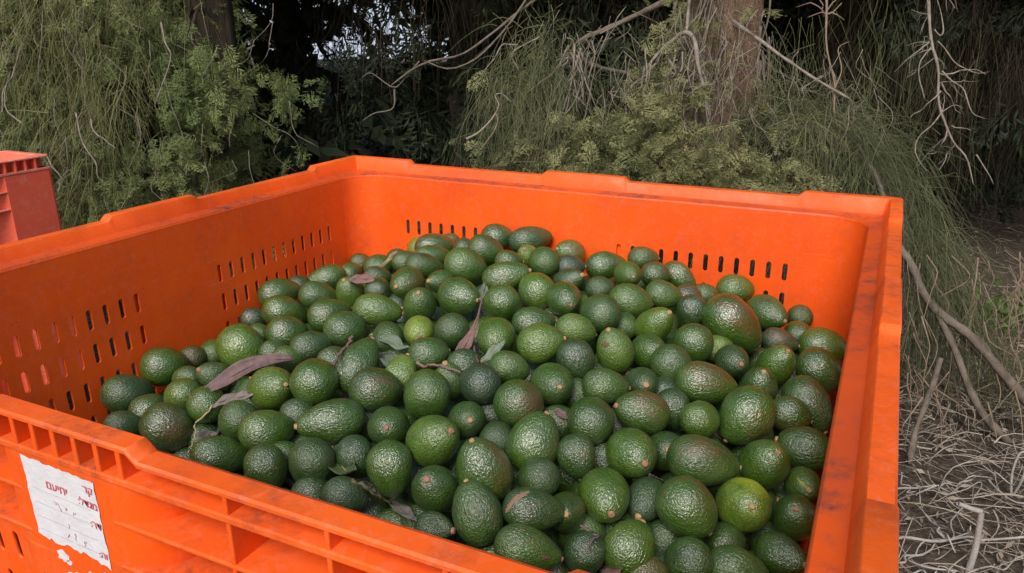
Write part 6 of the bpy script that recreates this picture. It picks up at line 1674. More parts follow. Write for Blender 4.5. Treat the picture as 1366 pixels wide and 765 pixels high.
def trunk_mesh(name, P, R0, R1, r, sides=28, fibres=True):
    P = smooth_path([Vector(p) for p in P], 26); n = len(P)
    a = np.arange(sides) * 2 * math.pi / sides
    V = []
    ph = r.uniform(0, 6, 6)
    for i in range(n):
        t = i / (n - 1); rad = R0 + (R1 - R0) * t
        rad = rad * (1 + .35 * math.exp(-t * 14))
        lob = 1 + .09 * np.sin(3 * a + ph[0] + 1.2 * t) + .06 * np.sin(5 * a + ph[1] - 2 * t) + .035 * np.sin(11 * a + ph[2] + 4 * t) + r.normal(0, .012, sides)
        V.append(np.stack([P[i, 0] + rad * lob * np.cos(a), P[i, 1] + rad * lob * np.sin(a), np.full(sides, P[i, 2])], -1))
    V = np.concatenate(V)
    I = np.arange(n * sides).reshape(n, sides); J = np.roll(I, -1, 1)
    F = np.stack([I[:-1], J[:-1], J[1:], I[1:]], -1).reshape(-1, 4)
    return arr_mesh(name, V, F, True)
def finish_tree(root, parts):
    for nm, me, mt in parts:
        o = link(nm, me, root, M[mt]); o.matrix_parent_inverse = Matrix.Identity(4)
        o.location = -Vector(root.location)
        if nm not in ('trunk', 'limb', 'leaves'): o['kind'] = 'stuff'     # shoots too small to pick apart
def foot(px, d):
    """ground spot under an image column at depth d"""
    c = at(px, 382.5, d); return np.array((c[0], c[1], gz(c[0], c[1]) - 0.02))
def rough_upper_crown(geo, c, size, n, r, lo):  # unseen canopy mass above the frame, put in to block overhead light
    P = r.normal(0, .42, (n, 3)) * size + c
    P = P[P[:, 2] > lo]
    D = r.normal(0, 1, P.shape) + np.array((0, 0, -.6)); scatter(geo, HUGE, P, D, r.uniform(.35, .6, len(P)), r)

# ---------------------------------------------------------------- trees behind the bin
def boughs(geo, spots, r, n, spread, size, templ=FINE, out=(0, 0, -0.75), jit=.55):
    """clumps of sprays round each bough tip, hanging out and down"""
    for c, k in spots:
        m = int(n * k)
        P = r.normal(0, 1, (m, 3)) * np.array(spread) * (0.6 + 0.4 * k) + c
        D = r.normal(0, jit, (m, 3)) + np.array(out) - FLAT * 0.55
        scatter(geo, templ, P, D, r.uniform(size[0], size[1], m), r)
def limb(geo, pts, r0, r1, n=18, sides=7, wob=0.006, r=None):
    P = smooth_path([Vector(p) for p in pts], n)
    if r is not None:      # crooked, not wavy: kinks at a few nodes only
        m = max(4, n // 3); K = r.normal(0, wob * 1.3, (m, 3)); K[0] *= .3
        t = np.linspace(0, m - 1, n); i0 = np.minimum(t.astype(int), m - 2); u = (t - i0)[:, None]
        P = P + K[i0] * (1 - u) + K[i0 + 1] * u
    rad = np.linspace(r0, r1, n)
    if r is not None: rad = rad * np.clip(1 + r.normal(0, .10, n), .8, 1.25)
    rad[-1] = rad[-1] * .25
    tube(geo, P, rad, sides); return P

# --- cypress at left
r = np.random.default_rng(101)
base = foot(322, 3.55)
t1 = empty('cypress_tree', base)
top = base + np.array((0.05, 0.1, 5.0))
tr = trunk_mesh('trunk', [base, base + np.array((0.01, 0, 1.2)), base + np.array((-.03, .05, 3)), top], 0.105, 0.05, r)
g = Geo(); gb = Geo(); gn = Geo()
spots = []
for k in range(78):
    px, py = r.uniform(-120, 380), r.uniform(-110, 330)
    if px > 345 and py < 110: px -= 120
    if 292 < px < 350 and py < 190: continue
    d = 2.75 + 0.5 * r.random() ** 1.5 + (0.25 if px > 280 else 0)
    c = at(px, py, d)
    if c[2] < 0.15: continue
    spots.append((c, r.uniform(.5, 1.0)))
    if k % 2 == 0:
        ax = base + np.array((0, 0, max(c[2] + 0.25, 0.5)))
        limb(gb, [ax, (ax + c) / 2 + np.array((0, 0, .12)), c + np.array((0, 0, .05))], 0.014, 0.004, 12, 5, .012, r)
boughs(g, spots, r, 64, (.075, .075, .10), (.045, .105))
rough_upper_crown(g, base + np.array((-.4, 1.0, 3.5)), np.array((1.3, 1.1, 1.9)), 800, r, 1.9)
# inner dark filling behind the clumps
P = np.array([at(r.uniform(-160, 330), r.uniform(-100, 300), r.uniform(3.75, 4.3)) for _ in range(420)])
scatter(g, COARSE, P, r.normal(0, 1, P.shape) + np.array((0, 0, -1)), r.uniform(.2, .36, len(P)), r)
# yellowish hanging shoots on the left side
for (px, py, d, n, sp) in ((60, 20, 2.68, 170, .10), (110, -60, 2.72, 170, .11), (30, 120, 2.72, 120, .09), (140, 110, 2.68, 130, .08), (95, 190, 2.64, 110, .08), (170, 20, 2.75, 70, .1), (50, -80, 2.8, 110, .12)):
    c = at(px, py, d); P = r.normal(0, sp, (n, 3)) + c
    strands(gn, P, r.normal(0, .35, (n, 3)) + np.array((0, 0, -.5)) - FLAT * .25, r.uniform(.12, .34, n), .6, r.uniform(.0009, .0015, n), r)
gd = Geo()
for k in range(75):
    x0, y0 = (r.uniform(-20, 210), r.uniform(-40, 270)) if k < 55 else (r.uniform(200, 390), r.uniform(0, 230))
    d = r.uniform(2.5, 2.66) if k < 55 else r.uniform(2.6, 2.8); ln = r.uniform(18, 85)
    limb(gd, [at(x0, y0, d), at(x0 + r.normal(0, 8), y0 + ln * .5, d), at(x0 + r.normal(0, 22), y0 + ln, d + r.normal(0, .03))], r.uniform(.0009, .0019), .0006, 10, 4, .006, r)
finish_tree(t1, [('dry_shoots', gd.mesh('dry_shoots', True), 'dead'), ('trunk', tr, 'bark_dark'), ('crown', g.mesh('crown'), 'spray'), ('branches', gb.mesh('branches', True), 'bark_dark'), ('hanging_shoots', gn.mesh('hanging_shoots', True), 'needle_olive')])
tag(t1, 'leafy green cypress with dark trunk behind the bin at left', 'tree', 'trees behind the bin')

# --- big tree in the middle with the fibrous brown trunk
r = np.random.default_rng(202)
pts = [foot(925, 2.95), at(940, 230, 2.92), at(955, 90, 2.9), at(968, -10, 2.9), at(985, -160, 3.0), at(1000, -1000, 3.3)]
base = np.array(pts[0]); t2 = empty('needle_tree', base)
tr = trunk_mesh('trunk', pts, 0.165, 0.10, r, 40)
gf = Geo()       # loose fibres and ivy-like stems on the bark
for k in range(90):
    x0 = r.uniform(898, 1030); y0 = r.uniform(-40, 90); dd = 2.76 + abs(x0 - 962) / 62 * .075
    p0 = at(x0, y0, dd); ln = r.uniform(60, 190)
    limb(gf, [p0, at(x0 + r.normal(-6, 8), y0 + ln * .5, dd - .006), at(x0 + r.normal(-14, 12), y0 + ln, dd + .004)], r.uniform(.002, .006), .0015, 12, 4, .006, r)
g = Geo(); gl = Geo(); gn = Geo(); gd = Geo()
# cypress-like sprays clothing the foot of the trunk and the lower boughs
spots = [(at(px, py, d), k) for px, py, d, k in (
    (760, 225, 2.45, 1), (800, 205, 2.4, .9), (845, 190, 2.36, 1), (880, 215, 2.36, 1), (790, 245, 2.4, 1), (840, 240, 2.34, 1), (905, 245, 2.36, 1), (945, 240, 2.42, .8), (985, 240, 2.45, .8),
    (915, 200, 2.45, .5), (1005, 235, 2.45, .9), (960, 255, 2.4, 1), (888, 155, 2.42, .5), (880, 120, 2.5, .7), (915, 110, 2.55, .6), (898, 60, 2.6, .4), (1018, 150, 2.6, .4), (905, 5, 2.6, .4), (945, 75, 2.7, .12), (985, 15, 2.72, .12),
    (720, 240, 2.5, .7), (1035, 205, 2.5, .5), (1060, 250, 2.42, .45), (1100, 225, 2.42, .3), (1030, 260, 2.4, .6), (660, 190, 2.55, .35), (700, 130, 2.58, .4), (735, 95, 2.6, .35), (690, 210, 2.5, .4), (770, 265, 2.4, .8), (870, 265, 2.35, .9), (1000, 265, 2.4, .8), (860, 160, 2.45, .6))]
boughs(g, spots, r, 62, (.075, .075, .065), (.04, .088), FINE, (0, 0, -.25), .7)
rough_upper_crown(g, base + np.array((-.4, 1.1, 3.5)), np.array((1.7, 1.2, 1.9)), 1000, r, 1.9)
# boughs: grey limbs reaching left and their hanging needles
LIMBS = []
gl = Geo(); limb(gl, [at(985, -60, 2.85), at(905, -8, 2.7), at(845, 25, 2.6), at(795, 50, 2.55), at(765, 58, 2.52)], .014, .006, 20, 7, .004, r); LIMBS.append(gl)
gl = Geo(); limb(gl, [at(950, 120, 2.8), at(845, 108, 2.66), at(800, 90, 2.6), at(766, 72, 2.55)], .009, .005, 18, 6, .005, r); LIMBS.append(gl)
gl = Geo(); limb(gl, [at(960, -190, 2.98), at(850, -90, 3.0), at(760, -30, 2.96), at(700, 12, 2.9), at(650, 50, 2.85), at(610, 70, 2.82), at(560, 82, 2.8), at(515, 124, 2.78)], .008, .0028, 24, 6, .007, r); LIMBS.append(gl)
gl = Geo(); limb(gl, [at(955, -150, 2.97), at(840, -110, 2.98), at(730, -40, 2.95), at(672, 40, 2.85), at(640, 78, 2.84), at(600, 92, 2.82), at(568, 84, 2.8)], .006, .0025, 20, 6, .007, r); LIMBS.append(gl)
gl = Geo(); limb(gl, [at(560, 83, 2.8), at(545, 103, 2.8), at(522, 118, 2.8), at(498, 104, 2.82), at(478, 103, 2.84)], .0035, .0014, 16, 5, .005, r); LIMBS.append(gl)
gl = Geo(); limb(gl, [at(527, 118, 2.8), at(525, 142, 2.8), at(500, 152, 2.82), at(484, 160, 2.84)], .004, .0015, 14, 5, .004, r); LIMBS.append(gl)
for (px, py, d, n, sp, ln) in ((705, 85, 2.5, 130, .06, .26), (672, 120, 2.52, 120, .045, .22), (730, 110, 2.48, 120, .05, .26), (715, 45, 2.55, 70, .06, .25), (765, 80, 2.5, 50, .06, .3), (672, 165, 2.5, 90, .045, .16), (735, 175, 2.46, 90, .045, .16), (810, 100, 2.5, 40, .08, .26), (700, 170, 2.47, 110, .05, .16)):
    P = r.normal(0, sp, (n, 3)) + at(px, py, d)
    strands(gn, P, r.normal(0, .33, (n, 3)) + np.array((0, 0, -.35)) - FLAT * .2, r.uniform(.4, 1, n) * ln, .75, r.uniform(.0009, .0014, n), r)
# right-hand bough: a long mop of needles sweeping down to the right
sweep = smooth_path([Vector(at(*q)) for q in ((985, 150, 2.75), (1060, 160, 2.55), (1130, 190, 2.4), (1185, 250, 2.3), (1225, 330, 2.25), (1275, 420, 2.25), (1340, 500, 2.3), (1420, 590, 2.4))], 40)
gl = Geo(); tube(gl, sweep + np.array((0, 0, -.02)), np.linspace(.022, .008, 40), 7); LIMBS.append(gl)
for i in range(40):
    n = 44 if i < 26 else 20
    P = sweep[i] + r.normal(0, .045, (n, 3))
    D = (sweep[min(i + 1, 39)] - sweep[max(i - 1, 0)]); D = D / np.linalg.norm(D)
    strands(gn, P, r.normal(0, .5, (n, 3)) + D * .6 + np.array((0, 0, .25)) - FLAT * .25, r.uniform(.12, .36, n), 1.0, r.uniform(.0009, .0014, n), r)
# needles filling under that bough, against the dark
for k in range(44):
    px, py = r.uniform(1010, 1215), r.uniform(150, 300)
    if py < 130 + (px - 1010) * .25: continue
    n = 42; P = at(px, py, r.uniform(2.4, 2.75)) + r.normal(0, .05, (n, 3))
    strands(gn, P, r.normal(0, .5, (n, 3)) + EX * .3 + np.array((0, 0, -.2)), r.uniform(.12, .3, n), .6, r.uniform(.0009, .0013, n), r)
for k in range(34):
    px, py = r.uniform(1195, 1265), r.uniform(300, 600)
    n = 30; P = at(px, py, r.uniform(2.3, 2.7)) + r.normal(0, .05, (n, 3))
    if P[:, 2].min() < .12: continue
    strands(gn, P, r.normal(0, .5, (n, 3)) + EX * .4 + np.array((0, 0, -.3)), r.uniform(.1, .26, n), .7, r.uniform(.0009, .0013, n), r)
# long thin vertical needles in front of the dark right of the trunk
n = 70; P = np.array([at(r.uniform(1020, 1110), r.uniform(20, 110), r.uniform(2.5, 2.8)) for _ in range(n)])
strands(gn, P, r.normal(0, .3, (n, 3)) + np.array((0, 0, -.8)), r.uniform(.15, .4, n), .4, r.uniform(.0008, .0012, n), r)
gd = Geo()
for k in range(250):
    x0, y0 = (r.uniform(740, 1015), r.uniform(10, 170)) if k < 170 else (r.uniform(1015, 1190), r.uniform(60, 240))
    d = r.uniform(2.36, 2.6); ln = r.uniform(20, 90); sx_ = r.normal(0, 30)
    limb(gd, [at(x0, y0, d), at(x0 + sx_ * .35 + r.normal(0, 8), y0 + ln * .5, d), at(x0 + sx_, y0 + ln, d + r.normal(0, .04))], r.uniform(.0008, .002), .0005, 12, 4, .007, r)
finish_tree(t2, [('dry_shoots', gd.mesh('dry_shoots', True), 'dead'), ('trunk', tr, 'bark'), ('bark_fibres', gf.mesh('bark_fibres', True), 'limb'), ('crown', g.mesh('crown'), 'spray_lit'), *[('limb', q.mesh('limb', True), 'limb') for q in LIMBS], ('hanging_needles', gn.mesh('hanging_needles', True), 'needle')])
tag(t2, 'large tree with fibrous brown trunk and drooping needles behind the back rim', 'tree', 'trees behind the bin')

# --- tree at the right edge: a dark curtain of dead hanging shoots
r = np.random.default_rng(303)
base = foot(1500, 3.9); t3 = empty('needle_tree', base)
tr = trunk_mesh('trunk', [base, base + np.array((0, 0, 1.5)), base + np.array((.1, .1, 4.5))], .13, .07, r)
g = Geo(); gn = Geo(); gg = Geo()
rough_upper_crown(g, base + np.array((-.7, -.1, 3.2)), np.array((2.0, 1.6, 1.7)), 1000, r, 1.6)  # overhang set forward, out of view, to shade the right side
for k in range(70):
    px, py = r.uniform(1120, 1480), r.uniform(-70, 130); d = r.uniform(3.2, 4.4)
    n = 20; P = at(px, py, d) + r.normal(0, .07, (n, 3))
    strands(gn if k % 4 else gg, P, r.normal(0, .3, (n, 3)) + np.array((0, 0, -.8)), r.uniform(.2, .5, n), .5, r.uniform(.0011, .0017, n), r)
gl = Geo()
limb(gl, [base + np.array((0, 0, 2.2)), at(1400, -60, 3.4), at(1290, -50, 3.0), at(1180, -70, 2.8)], .03, .012, 18, 6, .02, r)
finish_tree(t3, [('trunk', tr, 'bark_dark'), ('crown', g.mesh('crown'), 'spray_shaded'), ('limb', gl.mesh('limb', True), 'bark_dark'), ('dead_shoots', gn.mesh('dead_shoots', True), 'needle_brown'), ('hanging_needles', gg.mesh('hanging_needles', True), 'needle')])
tag(t3, 'dark tree at the right edge with brown dead hanging shoots', 'tree', 'trees behind the bin')

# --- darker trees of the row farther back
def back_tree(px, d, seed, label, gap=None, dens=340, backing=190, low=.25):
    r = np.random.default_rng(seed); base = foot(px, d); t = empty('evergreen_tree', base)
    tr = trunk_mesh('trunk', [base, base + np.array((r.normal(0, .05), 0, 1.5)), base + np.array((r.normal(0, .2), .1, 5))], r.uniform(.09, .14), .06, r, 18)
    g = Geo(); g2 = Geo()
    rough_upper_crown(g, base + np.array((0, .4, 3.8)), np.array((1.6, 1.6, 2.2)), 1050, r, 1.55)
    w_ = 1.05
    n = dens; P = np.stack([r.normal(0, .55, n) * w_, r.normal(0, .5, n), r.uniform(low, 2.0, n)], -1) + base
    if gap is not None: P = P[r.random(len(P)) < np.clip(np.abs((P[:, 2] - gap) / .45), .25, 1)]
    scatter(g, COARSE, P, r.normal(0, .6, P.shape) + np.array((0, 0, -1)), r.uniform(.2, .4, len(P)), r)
    if backing:      # dark backing of large sprays added behind each crown to close bright gaps
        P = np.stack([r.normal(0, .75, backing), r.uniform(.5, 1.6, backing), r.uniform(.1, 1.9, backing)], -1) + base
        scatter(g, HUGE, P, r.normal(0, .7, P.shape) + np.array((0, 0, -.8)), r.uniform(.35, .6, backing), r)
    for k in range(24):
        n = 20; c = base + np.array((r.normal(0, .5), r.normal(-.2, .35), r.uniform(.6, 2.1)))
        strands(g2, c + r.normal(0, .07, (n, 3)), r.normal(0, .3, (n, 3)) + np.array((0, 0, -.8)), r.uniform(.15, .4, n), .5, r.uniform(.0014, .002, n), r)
    finish_tree(t, [('trunk', tr, 'bark_dark'), ('crown', g.mesh('crown'), 'spray_shaded'), ('hanging_shoots', g2.mesh('hanging_shoots', True), 'needle_brown')])
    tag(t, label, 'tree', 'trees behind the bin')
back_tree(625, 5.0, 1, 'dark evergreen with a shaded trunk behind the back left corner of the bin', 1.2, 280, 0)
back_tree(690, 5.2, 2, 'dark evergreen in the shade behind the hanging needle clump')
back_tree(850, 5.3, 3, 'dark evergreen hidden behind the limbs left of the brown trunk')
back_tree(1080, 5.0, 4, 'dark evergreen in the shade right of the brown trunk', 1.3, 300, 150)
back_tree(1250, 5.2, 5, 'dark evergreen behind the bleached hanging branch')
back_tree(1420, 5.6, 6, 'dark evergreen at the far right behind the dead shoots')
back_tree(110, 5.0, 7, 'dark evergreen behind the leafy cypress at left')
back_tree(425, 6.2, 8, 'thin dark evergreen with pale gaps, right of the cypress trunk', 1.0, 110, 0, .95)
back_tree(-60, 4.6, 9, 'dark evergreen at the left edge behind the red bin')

# --- lit bushes beyond the row, seen through the gaps
def bush(px, d, h, seed, label):
    r = np.random.default_rng(seed); base = foot(px, d); t = empty('bush', base)
    g = Geo(); n = 230
    u = r.normal(0, 1, (n, 3)); u /= np.linalg.norm(u, axis=1)[:, None]; u *= (r.random((n, 1)) ** .4)
    P = base + np.array((0, 0, h * .5)) + u * np.array((h * .75, h * .6, h * .5))
    scatter(g, COARSE, P, u + r.normal(0, .5, P.shape), r.uniform(.16, .32, n), r)
    gs = Geo()
    for k in range(7):
        a = r.uniform(0, 6.28); limb(gs, [base, base + np.array((math.cos(a) * h * .2, math.sin(a) * h * .2, h * .35)), base + np.array((math.cos(a) * h * .45, math.sin(a) * h * .4, h * .75))], .02, .006, 8, 5)
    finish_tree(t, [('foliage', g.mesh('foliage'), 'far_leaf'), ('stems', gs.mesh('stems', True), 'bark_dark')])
    tag(t, label, 'bush', 'bushes beyond the trees')
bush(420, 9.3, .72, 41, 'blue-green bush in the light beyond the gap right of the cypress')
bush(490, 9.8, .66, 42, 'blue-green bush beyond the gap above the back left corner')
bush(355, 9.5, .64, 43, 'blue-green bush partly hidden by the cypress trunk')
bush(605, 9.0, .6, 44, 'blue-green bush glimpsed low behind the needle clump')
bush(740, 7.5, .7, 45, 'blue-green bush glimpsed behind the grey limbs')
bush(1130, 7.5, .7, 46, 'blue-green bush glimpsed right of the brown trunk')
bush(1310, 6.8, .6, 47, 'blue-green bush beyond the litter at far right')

# ---------------------------------------------------------------- dead branches
def dead(name, label, build, mat='dead', cat='branch', group='dead branches and twigs'):
    g = Geo(); build(g)
    o = recentre(link(name, g.mesh(name, True), None, M[mat])); tag(o, label, cat, group); return o
def hang(g):
    r = np.random.default_rng(7)
    main = limb(g, [at(1180, -420, 2.75), at(1225, -220, 2.35), at(1238, -70, 2.25), at(1240, 20, 2.22), at(1243, 62, 2.2), at(1254, 100, 2.2), at(1257, 150, 2.2), at(1270, 182, 2.2), at(1290, 210, 2.2), at(1302, 245, 2.2)], .0058, .002, 34, 6, .003, r)
    limb(g, [at(1302, 206, 2.2), at(1318, 232, 2.2), at(1326, 246, 2.2)], .0025, .001, 10, 4, .002, r)
    for (i, pts) in ((0, ((1243, 62), (1228, 80), (1226, 110), (1232, 130), (1240, 138))), (0, ((1250, 55), (1262, 68), (1280, 88), (1302, 98), (1322, 95))), (0, ((1256, 95), (1270, 108), (1285, 120), (1296, 148), (1314, 159))),
                     (0, ((1258, 148), (1244, 168), (1226, 182), (1222, 202), (1232, 224), (1240, 228))), (0, ((1255, 122), (1242, 135), (1224, 150), (1212, 158))), (0, ((1262, 100), (1278, 96), (1300, 92), (1316, 100))),
                     (0, ((1264, 172), (1258, 190), (1246, 204), (1236, 206))), (0, ((1275, 192), (1262, 210), (1254, 228))), (0, ((1268, 168), (1284, 170), (1296, 174))), (0, ((1246, 40), (1260, 46), (1258, 20), (1250, -6))),
                     (0, ((1256, 112), (1268, 128), (1276, 146), (1282, 152))), (0, ((1241, 56), (1222, 70), (1206, 82)))):
        limb(g, [at(x, y, 2.2 + r.normal(0, .05) * k / len(pts)) for k, (x, y) in enumerate(pts)], .0026, .001, 18, 5, .002, r)
    for k in range(16):
        i = int(r.integers(8, 32)); twig(g, main[i], r.normal(0, 1, 3) + np.array((0, 0, -.5)), r.uniform(.05, .12), .0018, 1, r, -.4, 2)
dead('bleached_branch', 'bleached many-forked dead branch hanging down at the right', hang)
def stick(g):
    r = np.random.default_rng(8); limb(g, [at(975, 25, 2.8), at(1012, 52, 2.55), at(1040, 75, 2.5), at(1075, 98, 2.45), at(1136, 137, 2.35)], .0075, .0035, 20, 6, .003, r)
dead('pale_stick', 'straight pale stick slanting down right of the brown trunk', stick)
def stick2(g):
    r = np.random.default_rng(9)
    limb(g, [at(1050, -380, 2.8), at(1085, -180, 2.5), at(1100, -30, 2.4), at(1103, 25, 2.4), at(1104, 70, 2.4), at(1113, 115, 2.4), at(1112, 150, 2.4), at(1120, 176, 2.4)], .005, .0022, 22, 6, .003, r)
    limb(g, [at(1114, 118, 2.4), at(1124, 92, 2.4), at(1120, 66, 2.4), at(1134, 54, 2.4)], .003, .0012, 14, 5, .003, r)
    for a in ((1092, 0), (1120, 10), (1075, 20), (1128, 28), (1130, -15), (1064, 5)):
        limb(g, [at(1100, 20, 2.4), at((1100 + a[0]) / 2 + 4, 6 + a[1] / 2, 2.38), at(a[0], a[1], 2.4)], .003, .0012, 10, 4, .004, r)
dead('dead_twig', 'thin dead twig hanging from a knot right of the brown trunk', stick2, 'deadbrown')
def roots(g):
    r = np.random.default_rng(10)
    limb(g, [at(905, 48, 2.5), at(915, 44, 2.46), at(925, 55, 2.45), at(932, 85, 2.44), at(938, 110, 2.44), at(948, 152, 2.44)], .009, .005, 20, 6, .003, r)
    limb(g, [at(908, 46, 2.5), at(890, 62, 2.5), at(870, 82, 2.5), at(860, 100, 2.5), at(842, 118, 2.5), at(830, 132, 2.5)], .007, .003, 20, 6, .004, r)
    for k in range(13):
        x0 = r.uniform(855, 945); y0 = r.uniform(50, 100)
        limb(g, [at(x0, y0, 2.48), at(x0 + r.normal(-4, 8), y0 + 25, 2.46), at(x0 + r.normal(-6, 16), y0 + r.uniform(40, 75), 2.46)], .0034, .0012, 14, 5, .004, r)
    limb(g, [at(960, -200, 2.9), at(918, -50, 2.6), at(921, -5, 2.58), at(919, 25, 2.55), at(917, 46, 2.48)], .008, .006, 12, 6, .002, r)
dead('bleached_branch', 'bleached forked dead branch hooked over in front of the brown trunk', roots)
def tangle(g):
    r = np.random.default_rng(12)
    for x0, y0, x1, y1 in ((766, 60, 770, 150), (775, 65, 740, 170), (760, 70, 778, 130), (790, 55, 785, 110), (770, 75, 800, 150), (752, 100, 735, 130), (775, 110, 745, 160), (768, 95, 735, 140), (766, 120, 780, 140), (758, 62, 700, 120), (765, 85, 725, 195), (728, 205, 655, 222), (690, 60, 640, 100), (720, 50, 690, 90), (800, 45, 830, 10)):
        limb(g, [at(x0, y0, 2.46), at((x0 + x1) / 2 + r.normal(0, 9), (y0 + y1) / 2 + r.normal(0, 6), 2.44), at(x1, y1, 2.44)], .0032, .0012, 14, 5, .004, r)
    for k in range(9): twig(g, at(r.uniform(750, 790), r.uniform(60, 110), 2.46), r.normal(0, .7, 3) + np.array((0, 0, -.8)), r.uniform(.1, .2), .0026, 1, r, -.4, 3)
dead('dead_twig', 'tangle of pale dead twigs at the tip of the grey limb', tangle)
def hookt(g):
    r = np.random.default_rng(13); limb(g, [at(622, 186, 2.4), at(640, 176, 2.4), at(655, 158, 2.4), at(664, 140, 2.4), at(660, 128, 2.4), at(670, 126, 2.4), at(682, 134, 2.4)], .0035, .0015, 20, 5, .002, r)
    limb(g, [at(661, 150, 2.4), at(664, 165, 2.4), at(640, 205, 2.4)], .0025, .0012, 12, 5, .003, r)
dead('dead_twig', 'hooked pale twig in front of the hanging needle clump', hookt)
for k, (pts, lb) in enumerate(((((4, 150), (10, 110), (22, 80), (28, 60)), 'long pale curved twig at the left edge'), (((30, 165), (10, 145), (5, 125), (14, 95)), 'pale looping twig above the red bin'), (((62, 205), (75, 225), (84, 240)), 'short pale twig beside the corner of the red bin'),
        (((100, 150), (108, 190), (128, 225), (138, 245)), 'thin pale twig slanting through the left foliage'), (((78, 255), (80, 240), (92, 228)), 'curled pale twig tip low in the left foliage'), (((122, 160), (128, 176), (140, 190), (155, 196)), 'broken pale twig end in the middle of left foliage'),
        (((215, 30), (224, 60), (226, 80), (218, 110), (206, 140)), 'thin bowed twig in the cypress foliage'), (((338, 152), (360, 168), (380, 176), (396, 190), (400, 212)), 'bare twig tip right of the cypress trunk'), (((280, 20), (310, 23), (345, 25)), 'reddish twig crossing the cypress trunk'))):
    def bt(g, pts=pts, k=k):
        r = np.random.default_rng(60 + k); limb(g, [at(x, y, 2.52 if k not in (7, 8) else 3.3) for x, y in pts], .003, .0014, 18, 5, .003, r)
    dead('bare_twig', lb, bt, 'dead' if k != 8 else 'deadbrown', 'twig')
def bigl(g):
    r = np.random.default_rng(14)
    limb(g, [at(1196, 325, 2.15), at(1215, 345, 2.12), at(1228, 385, 2.1), at(1262, 425, 2.08), at(1300, 455, 2.06), at(1340, 500, 2.05), at(1400, 570, 2.05)], .010, .014, 26, 7, .004, r)
    limb(g, [at(1252, 420, 2.1), at(1285, 500, 2.1), at(1318, 560, 2.1), at(1372, 620, 2.1)], .009, .012, 18, 6, .004, r)
    limb(g, [at(1205, 340, 2.15), at(1176, 250, 2.25), at(1160, 215, 2.33), at(1140, 170, 2.45)], .008, .004, 16, 6, .004, r)
dead('fallen_limb', 'thick grey limb sloping down to the right edge beside the bin', bigl, 'limb')
def prop(g):
    r = np.random.default_rng(15); limb(g, [at(1256, 478, 2.0), at(1244, 520, 2.0), at(1226, 570, 2.0), at(1208, 618, 1.98)], .007, .009, 14, 6, .003, r)
dead('dead_stick', 'grey stick propped against the limb right of the bin', prop, 'limb')
def hairs(g):
    r = np.random.default_rng(16)
    for k in range(170):
        x0, y0 = r.uniform(1195, 1400), r.uniform(330, 560); d = r.uniform(1.95, 2.6)
        p = at(x0, y0, d)
        if p[2] < .1: continue
        limb(g, [p, at(x0 + r.normal(8, 12), y0 + 35, d), at(x0 + r.normal(0, 26), y0 + r.uniform(50, 110), d)], r.uniform(.0012, .003), .0008, 12, 4, .006, r)
dead('root_tangle', 'tangle of thin grey-brown twigs hanging under the limb', hairs, 'deadbrown')['kind'] = 'stuff'

# ---------------------------------------------------------------- floor litter
def on_ground(px, py, h=0.0):
    d0 = RM @ np.array((px - 683, py - 382.5, FPX)); t = (h - CAM[2]) / d0[2]; p = CAM + d0 * t
    p[2] = gz(p[0], p[1]) + h; return p
r = np.random.default_rng(500)
n = 24000
X = np.concatenate([r.uniform(.55, 2.6, n // 2), r.uniform(.5, 6.0, n // 2)]); Y = np.concatenate([r.uniform(-.9, 2.6, n // 2), r.uniform(1.5, 8.5, n // 2)])
Zg = np.array([gz(a, b) for a, b in zip(X, Y)])
D = r.normal(0, 1, (n, 3)) * np.array((1, 1, .25)); D /= np.linalg.norm(D, axis=1)[:, None]
S_ = np.cross(D, r.normal(0, .5, (n, 3)) + np.array((0, 0, 1))); S_ /= np.linalg.norm(S_, axis=1)[:, None]
ln = r.uniform(.003, .013, n)[:, None] * r.uniform(.7, 1.5, n)[:, None]; wd = ln * r.uniform(.12, .5, n)[:, None]
c = np.stack([X, Y, Zg + r.uniform(.003, .03, n)], -1)
V = np.stack([c - D * ln, c + S_ * wd, c + D * ln, c - S_ * wd], 1).reshape(-1, 3)
tag(link('leaf_litter', arr_mesh('leaf_litter', V, np.arange(4 * n).reshape(n, 4)), None, M['litter']), 'dry brown leaf litter on the ground right of the bin', 'leaf litter', None, 'stuff')
g = Geo(); n = 6500
P = np.stack([np.concatenate([r.uniform(.6, 2.4, n // 2), r.uniform(.8, 6, n // 2)]), np.concatenate([r.uniform(-.8, 2.2, n // 2), r.uniform(2.0, 8, n // 2)]), np.zeros(n)], -1)
P[:, 2] = [gz(a, b) + .008 + .03 * r.random() for a, b in P[:, :2]]
strands(g, P, r.normal(0, 1, (n, 3)) * np.array((1, 1, .12)), r.uniform(.04, .2, n), .05, r.uniform(.0006, .0019, n), r, 5)
n = 420; P = np.stack([r.uniform(.62, 2.0, n), r.uniform(-.95, 1.6, n), np.zeros(n)], -1); P[:, 2] = [gz(a, b) + .012 + .03 * r.random() for a, b in P[:, :2]]
strands(g, P, r.normal(0, 1, (n, 3)) * np.array((1, 1, .15)), r.uniform(.08, .3, n), .06, r.uniform(.0016, .0036, n), r, 7)
tag(link('twig_litter', g.mesh('twig_litter', True), None, M['straw']), 'fine grey twigs strewn over the ground right of the bin', 'twig litter', None, 'stuff')
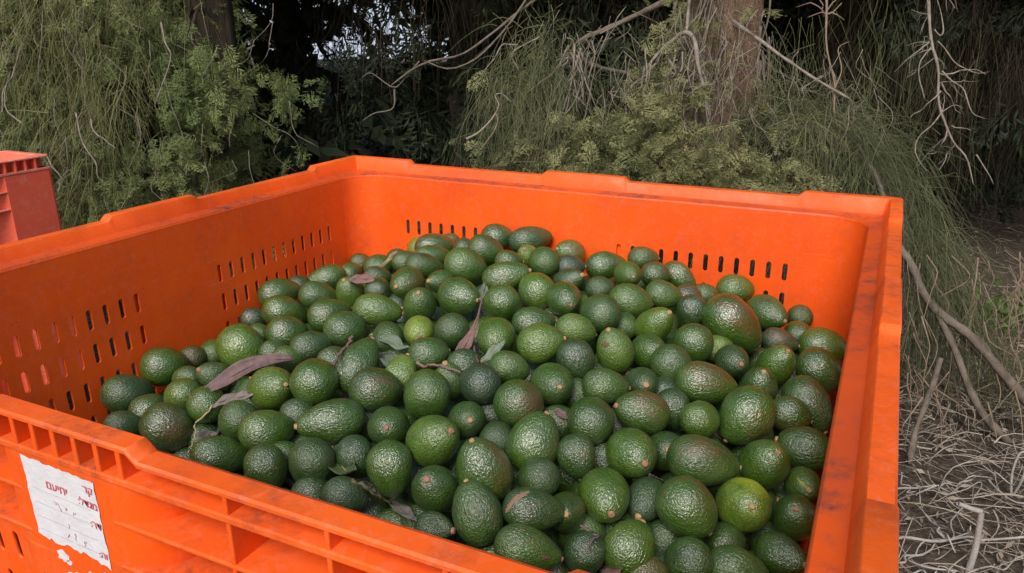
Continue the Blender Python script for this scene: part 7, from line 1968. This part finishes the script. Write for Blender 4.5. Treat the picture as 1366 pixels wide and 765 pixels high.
FALL = [
 ([(1180, 650), (1215, 648), (1265, 647), (1300, 640)], .0045, 'pale fallen twig running level from the bin to the broken upright stalk'),
 ([(1185, 716), (1240, 717), (1300, 714), (1366, 720), (1400, 722)], .006, 'longest white fallen twig lying level across the lower right'),
 ([(1290, 672), (1264, 716), (1240, 680), (1222, 668)], .003, 'thin white twig bent in a vee below the level pale twig'),
 ([(1236, 683), (1258, 708), (1285, 735)], .0045, 'short white stick slanting down under the level pale twig'),
 ([(1185, 745), (1215, 738), (1255, 722), (1290, 708)], .0045, 'white twig slanting up from the bin wall to the long white twig'),
 ([(1275, 756), (1235, 752), (1213, 742), (1222, 726), (1262, 716)], .004, 'white twig curled back in a loop near the bin wall'),
 ([(1290, 760), (1320, 752), (1370, 746)], .004, 'white twig at the lower right corner'),
 ([(1318, 642), (1348, 664), (1366, 678), (1390, 695)], .0035, 'thin white twig sloping down to the right edge'),
 ([(1222, 655), (1260, 648), (1312, 642)], .0035, 'upper white twig of the crossed pair by the litter'),
 ([(1236, 653), (1275, 652), (1312, 645), (1298, 668)], .003, 'lower white twig of the crossed pair by the litter'),
 ([(1206, 626), (1212, 640), (1222, 654)], .003, 'short pale twig leaning on the bin wall at right'),
 ([(1296, 612), (1320, 632), (1345, 650)], .003, 'thin grey twig slanting above the litter at right'),
 ([(1200, 770), (1225, 758), (1262, 762), (1300, 775)], .004, 'white twig at the bottom edge beside the bin'),
]
for k, (pts, rd, lb) in enumerate(FALL):
    g = Geo(); rk = np.random.default_rng(700 + k)
    P = smooth_path([Vector(on_ground(x, y, .02 + .012 * (i % 2) + .004 * (k % 4))) for i, (x, y) in enumerate(pts)], 20)
    limb(g, P, rd * .62, rd * .36, 24, 6, .006, rk)
    tag(recentre(link('fallen_twig', g.mesh('fallen_twig', True), None, M['white_twig'])), lb, 'twig', 'fallen white twigs')
def stalk(g):
    b = on_ground(1292, 760, .0); t_ = b + np.array((0.0, 0.0, .15)); 
    tube(g, smooth_path([Vector(b), Vector(b + np.array((.004, .002, .07))), Vector(t_)], 12), np.linspace(.0075, .006, 12), 7)
    tube(g, smooth_path([Vector(t_), Vector(t_ + np.array((-.02, -.008, .006))), Vector(t_ + np.array((-.045, -.02, .018)))], 8), np.linspace(.006, .0045, 8), 7)
dead('broken_stalk', 'pale broken stalk standing upright with its top snapped over', stalk, 'white_twig', 'stalk', 'fallen white twigs')
def loop_(g):
    b = on_ground(1348, 665, 0); a1 = b + np.array((.0, .0, .11)); tube(g, smooth_path([Vector(b), Vector(b + np.array((-.008, 0, .06))), Vector(a1 + np.array((-.004, 0, .0))), Vector(a1 + np.array((.006, 0, .012))), Vector(a1 + np.array((.016, 0, .0))), Vector(b + np.array((.014, 0, .05))), Vector(b + np.array((.006, .01, .0)))], 30), .003, 5)
dead('looped_stalk', 'dry looped stem standing on the litter near the right edge', loop_, 'white_twig', 'stalk', 'fallen white twigs')
# small green weeds at the far right
for k, (px, py, lb) in enumerate(((1352, 405, 'low green weed on the litter at the right edge'), (1325, 410, 'small green weed left of the one at the right edge'))):
    rk = np.random.default_rng(800 + k); b = on_ground(px, py + 12); t = empty('weed', b); g = Geo(); n = 130
    P = rk.normal(0, 1, (n, 3)) * np.array((.09, .09, .03)) + b + np.array((0, 0, .05)); P[:, 2] = np.maximum(P[:, 2], b[2] + .01)
    D = rk.normal(0, 1, (n, 3)); D /= np.linalg.norm(D, axis=1)[:, None]; S_ = np.cross(D, rk.normal(0, 1, (n, 3))); S_ /= np.linalg.norm(S_, axis=1)[:, None]
    ln = .022; V = np.stack([P - D * ln, P + S_ * .010, P + D * ln, P - S_ * .010], 1).reshape(-1, 3)
    g2 = Geo(); strands(g2, np.repeat(b[None], 24, 0), rk.normal(0, .8, (24, 3)) + np.array((0, 0, .7)), rk.uniform(.06, .13, 24), .3, np.full(24, .0012), rk)
    finish_tree(t, [('leaves', arr_mesh('leaves', V, np.arange(4 * n).reshape(n, 4)), 'weed'), ('stems', g2.mesh('stems', True), 'weed')])
    tag(t, lb, 'weed', 'weeds')
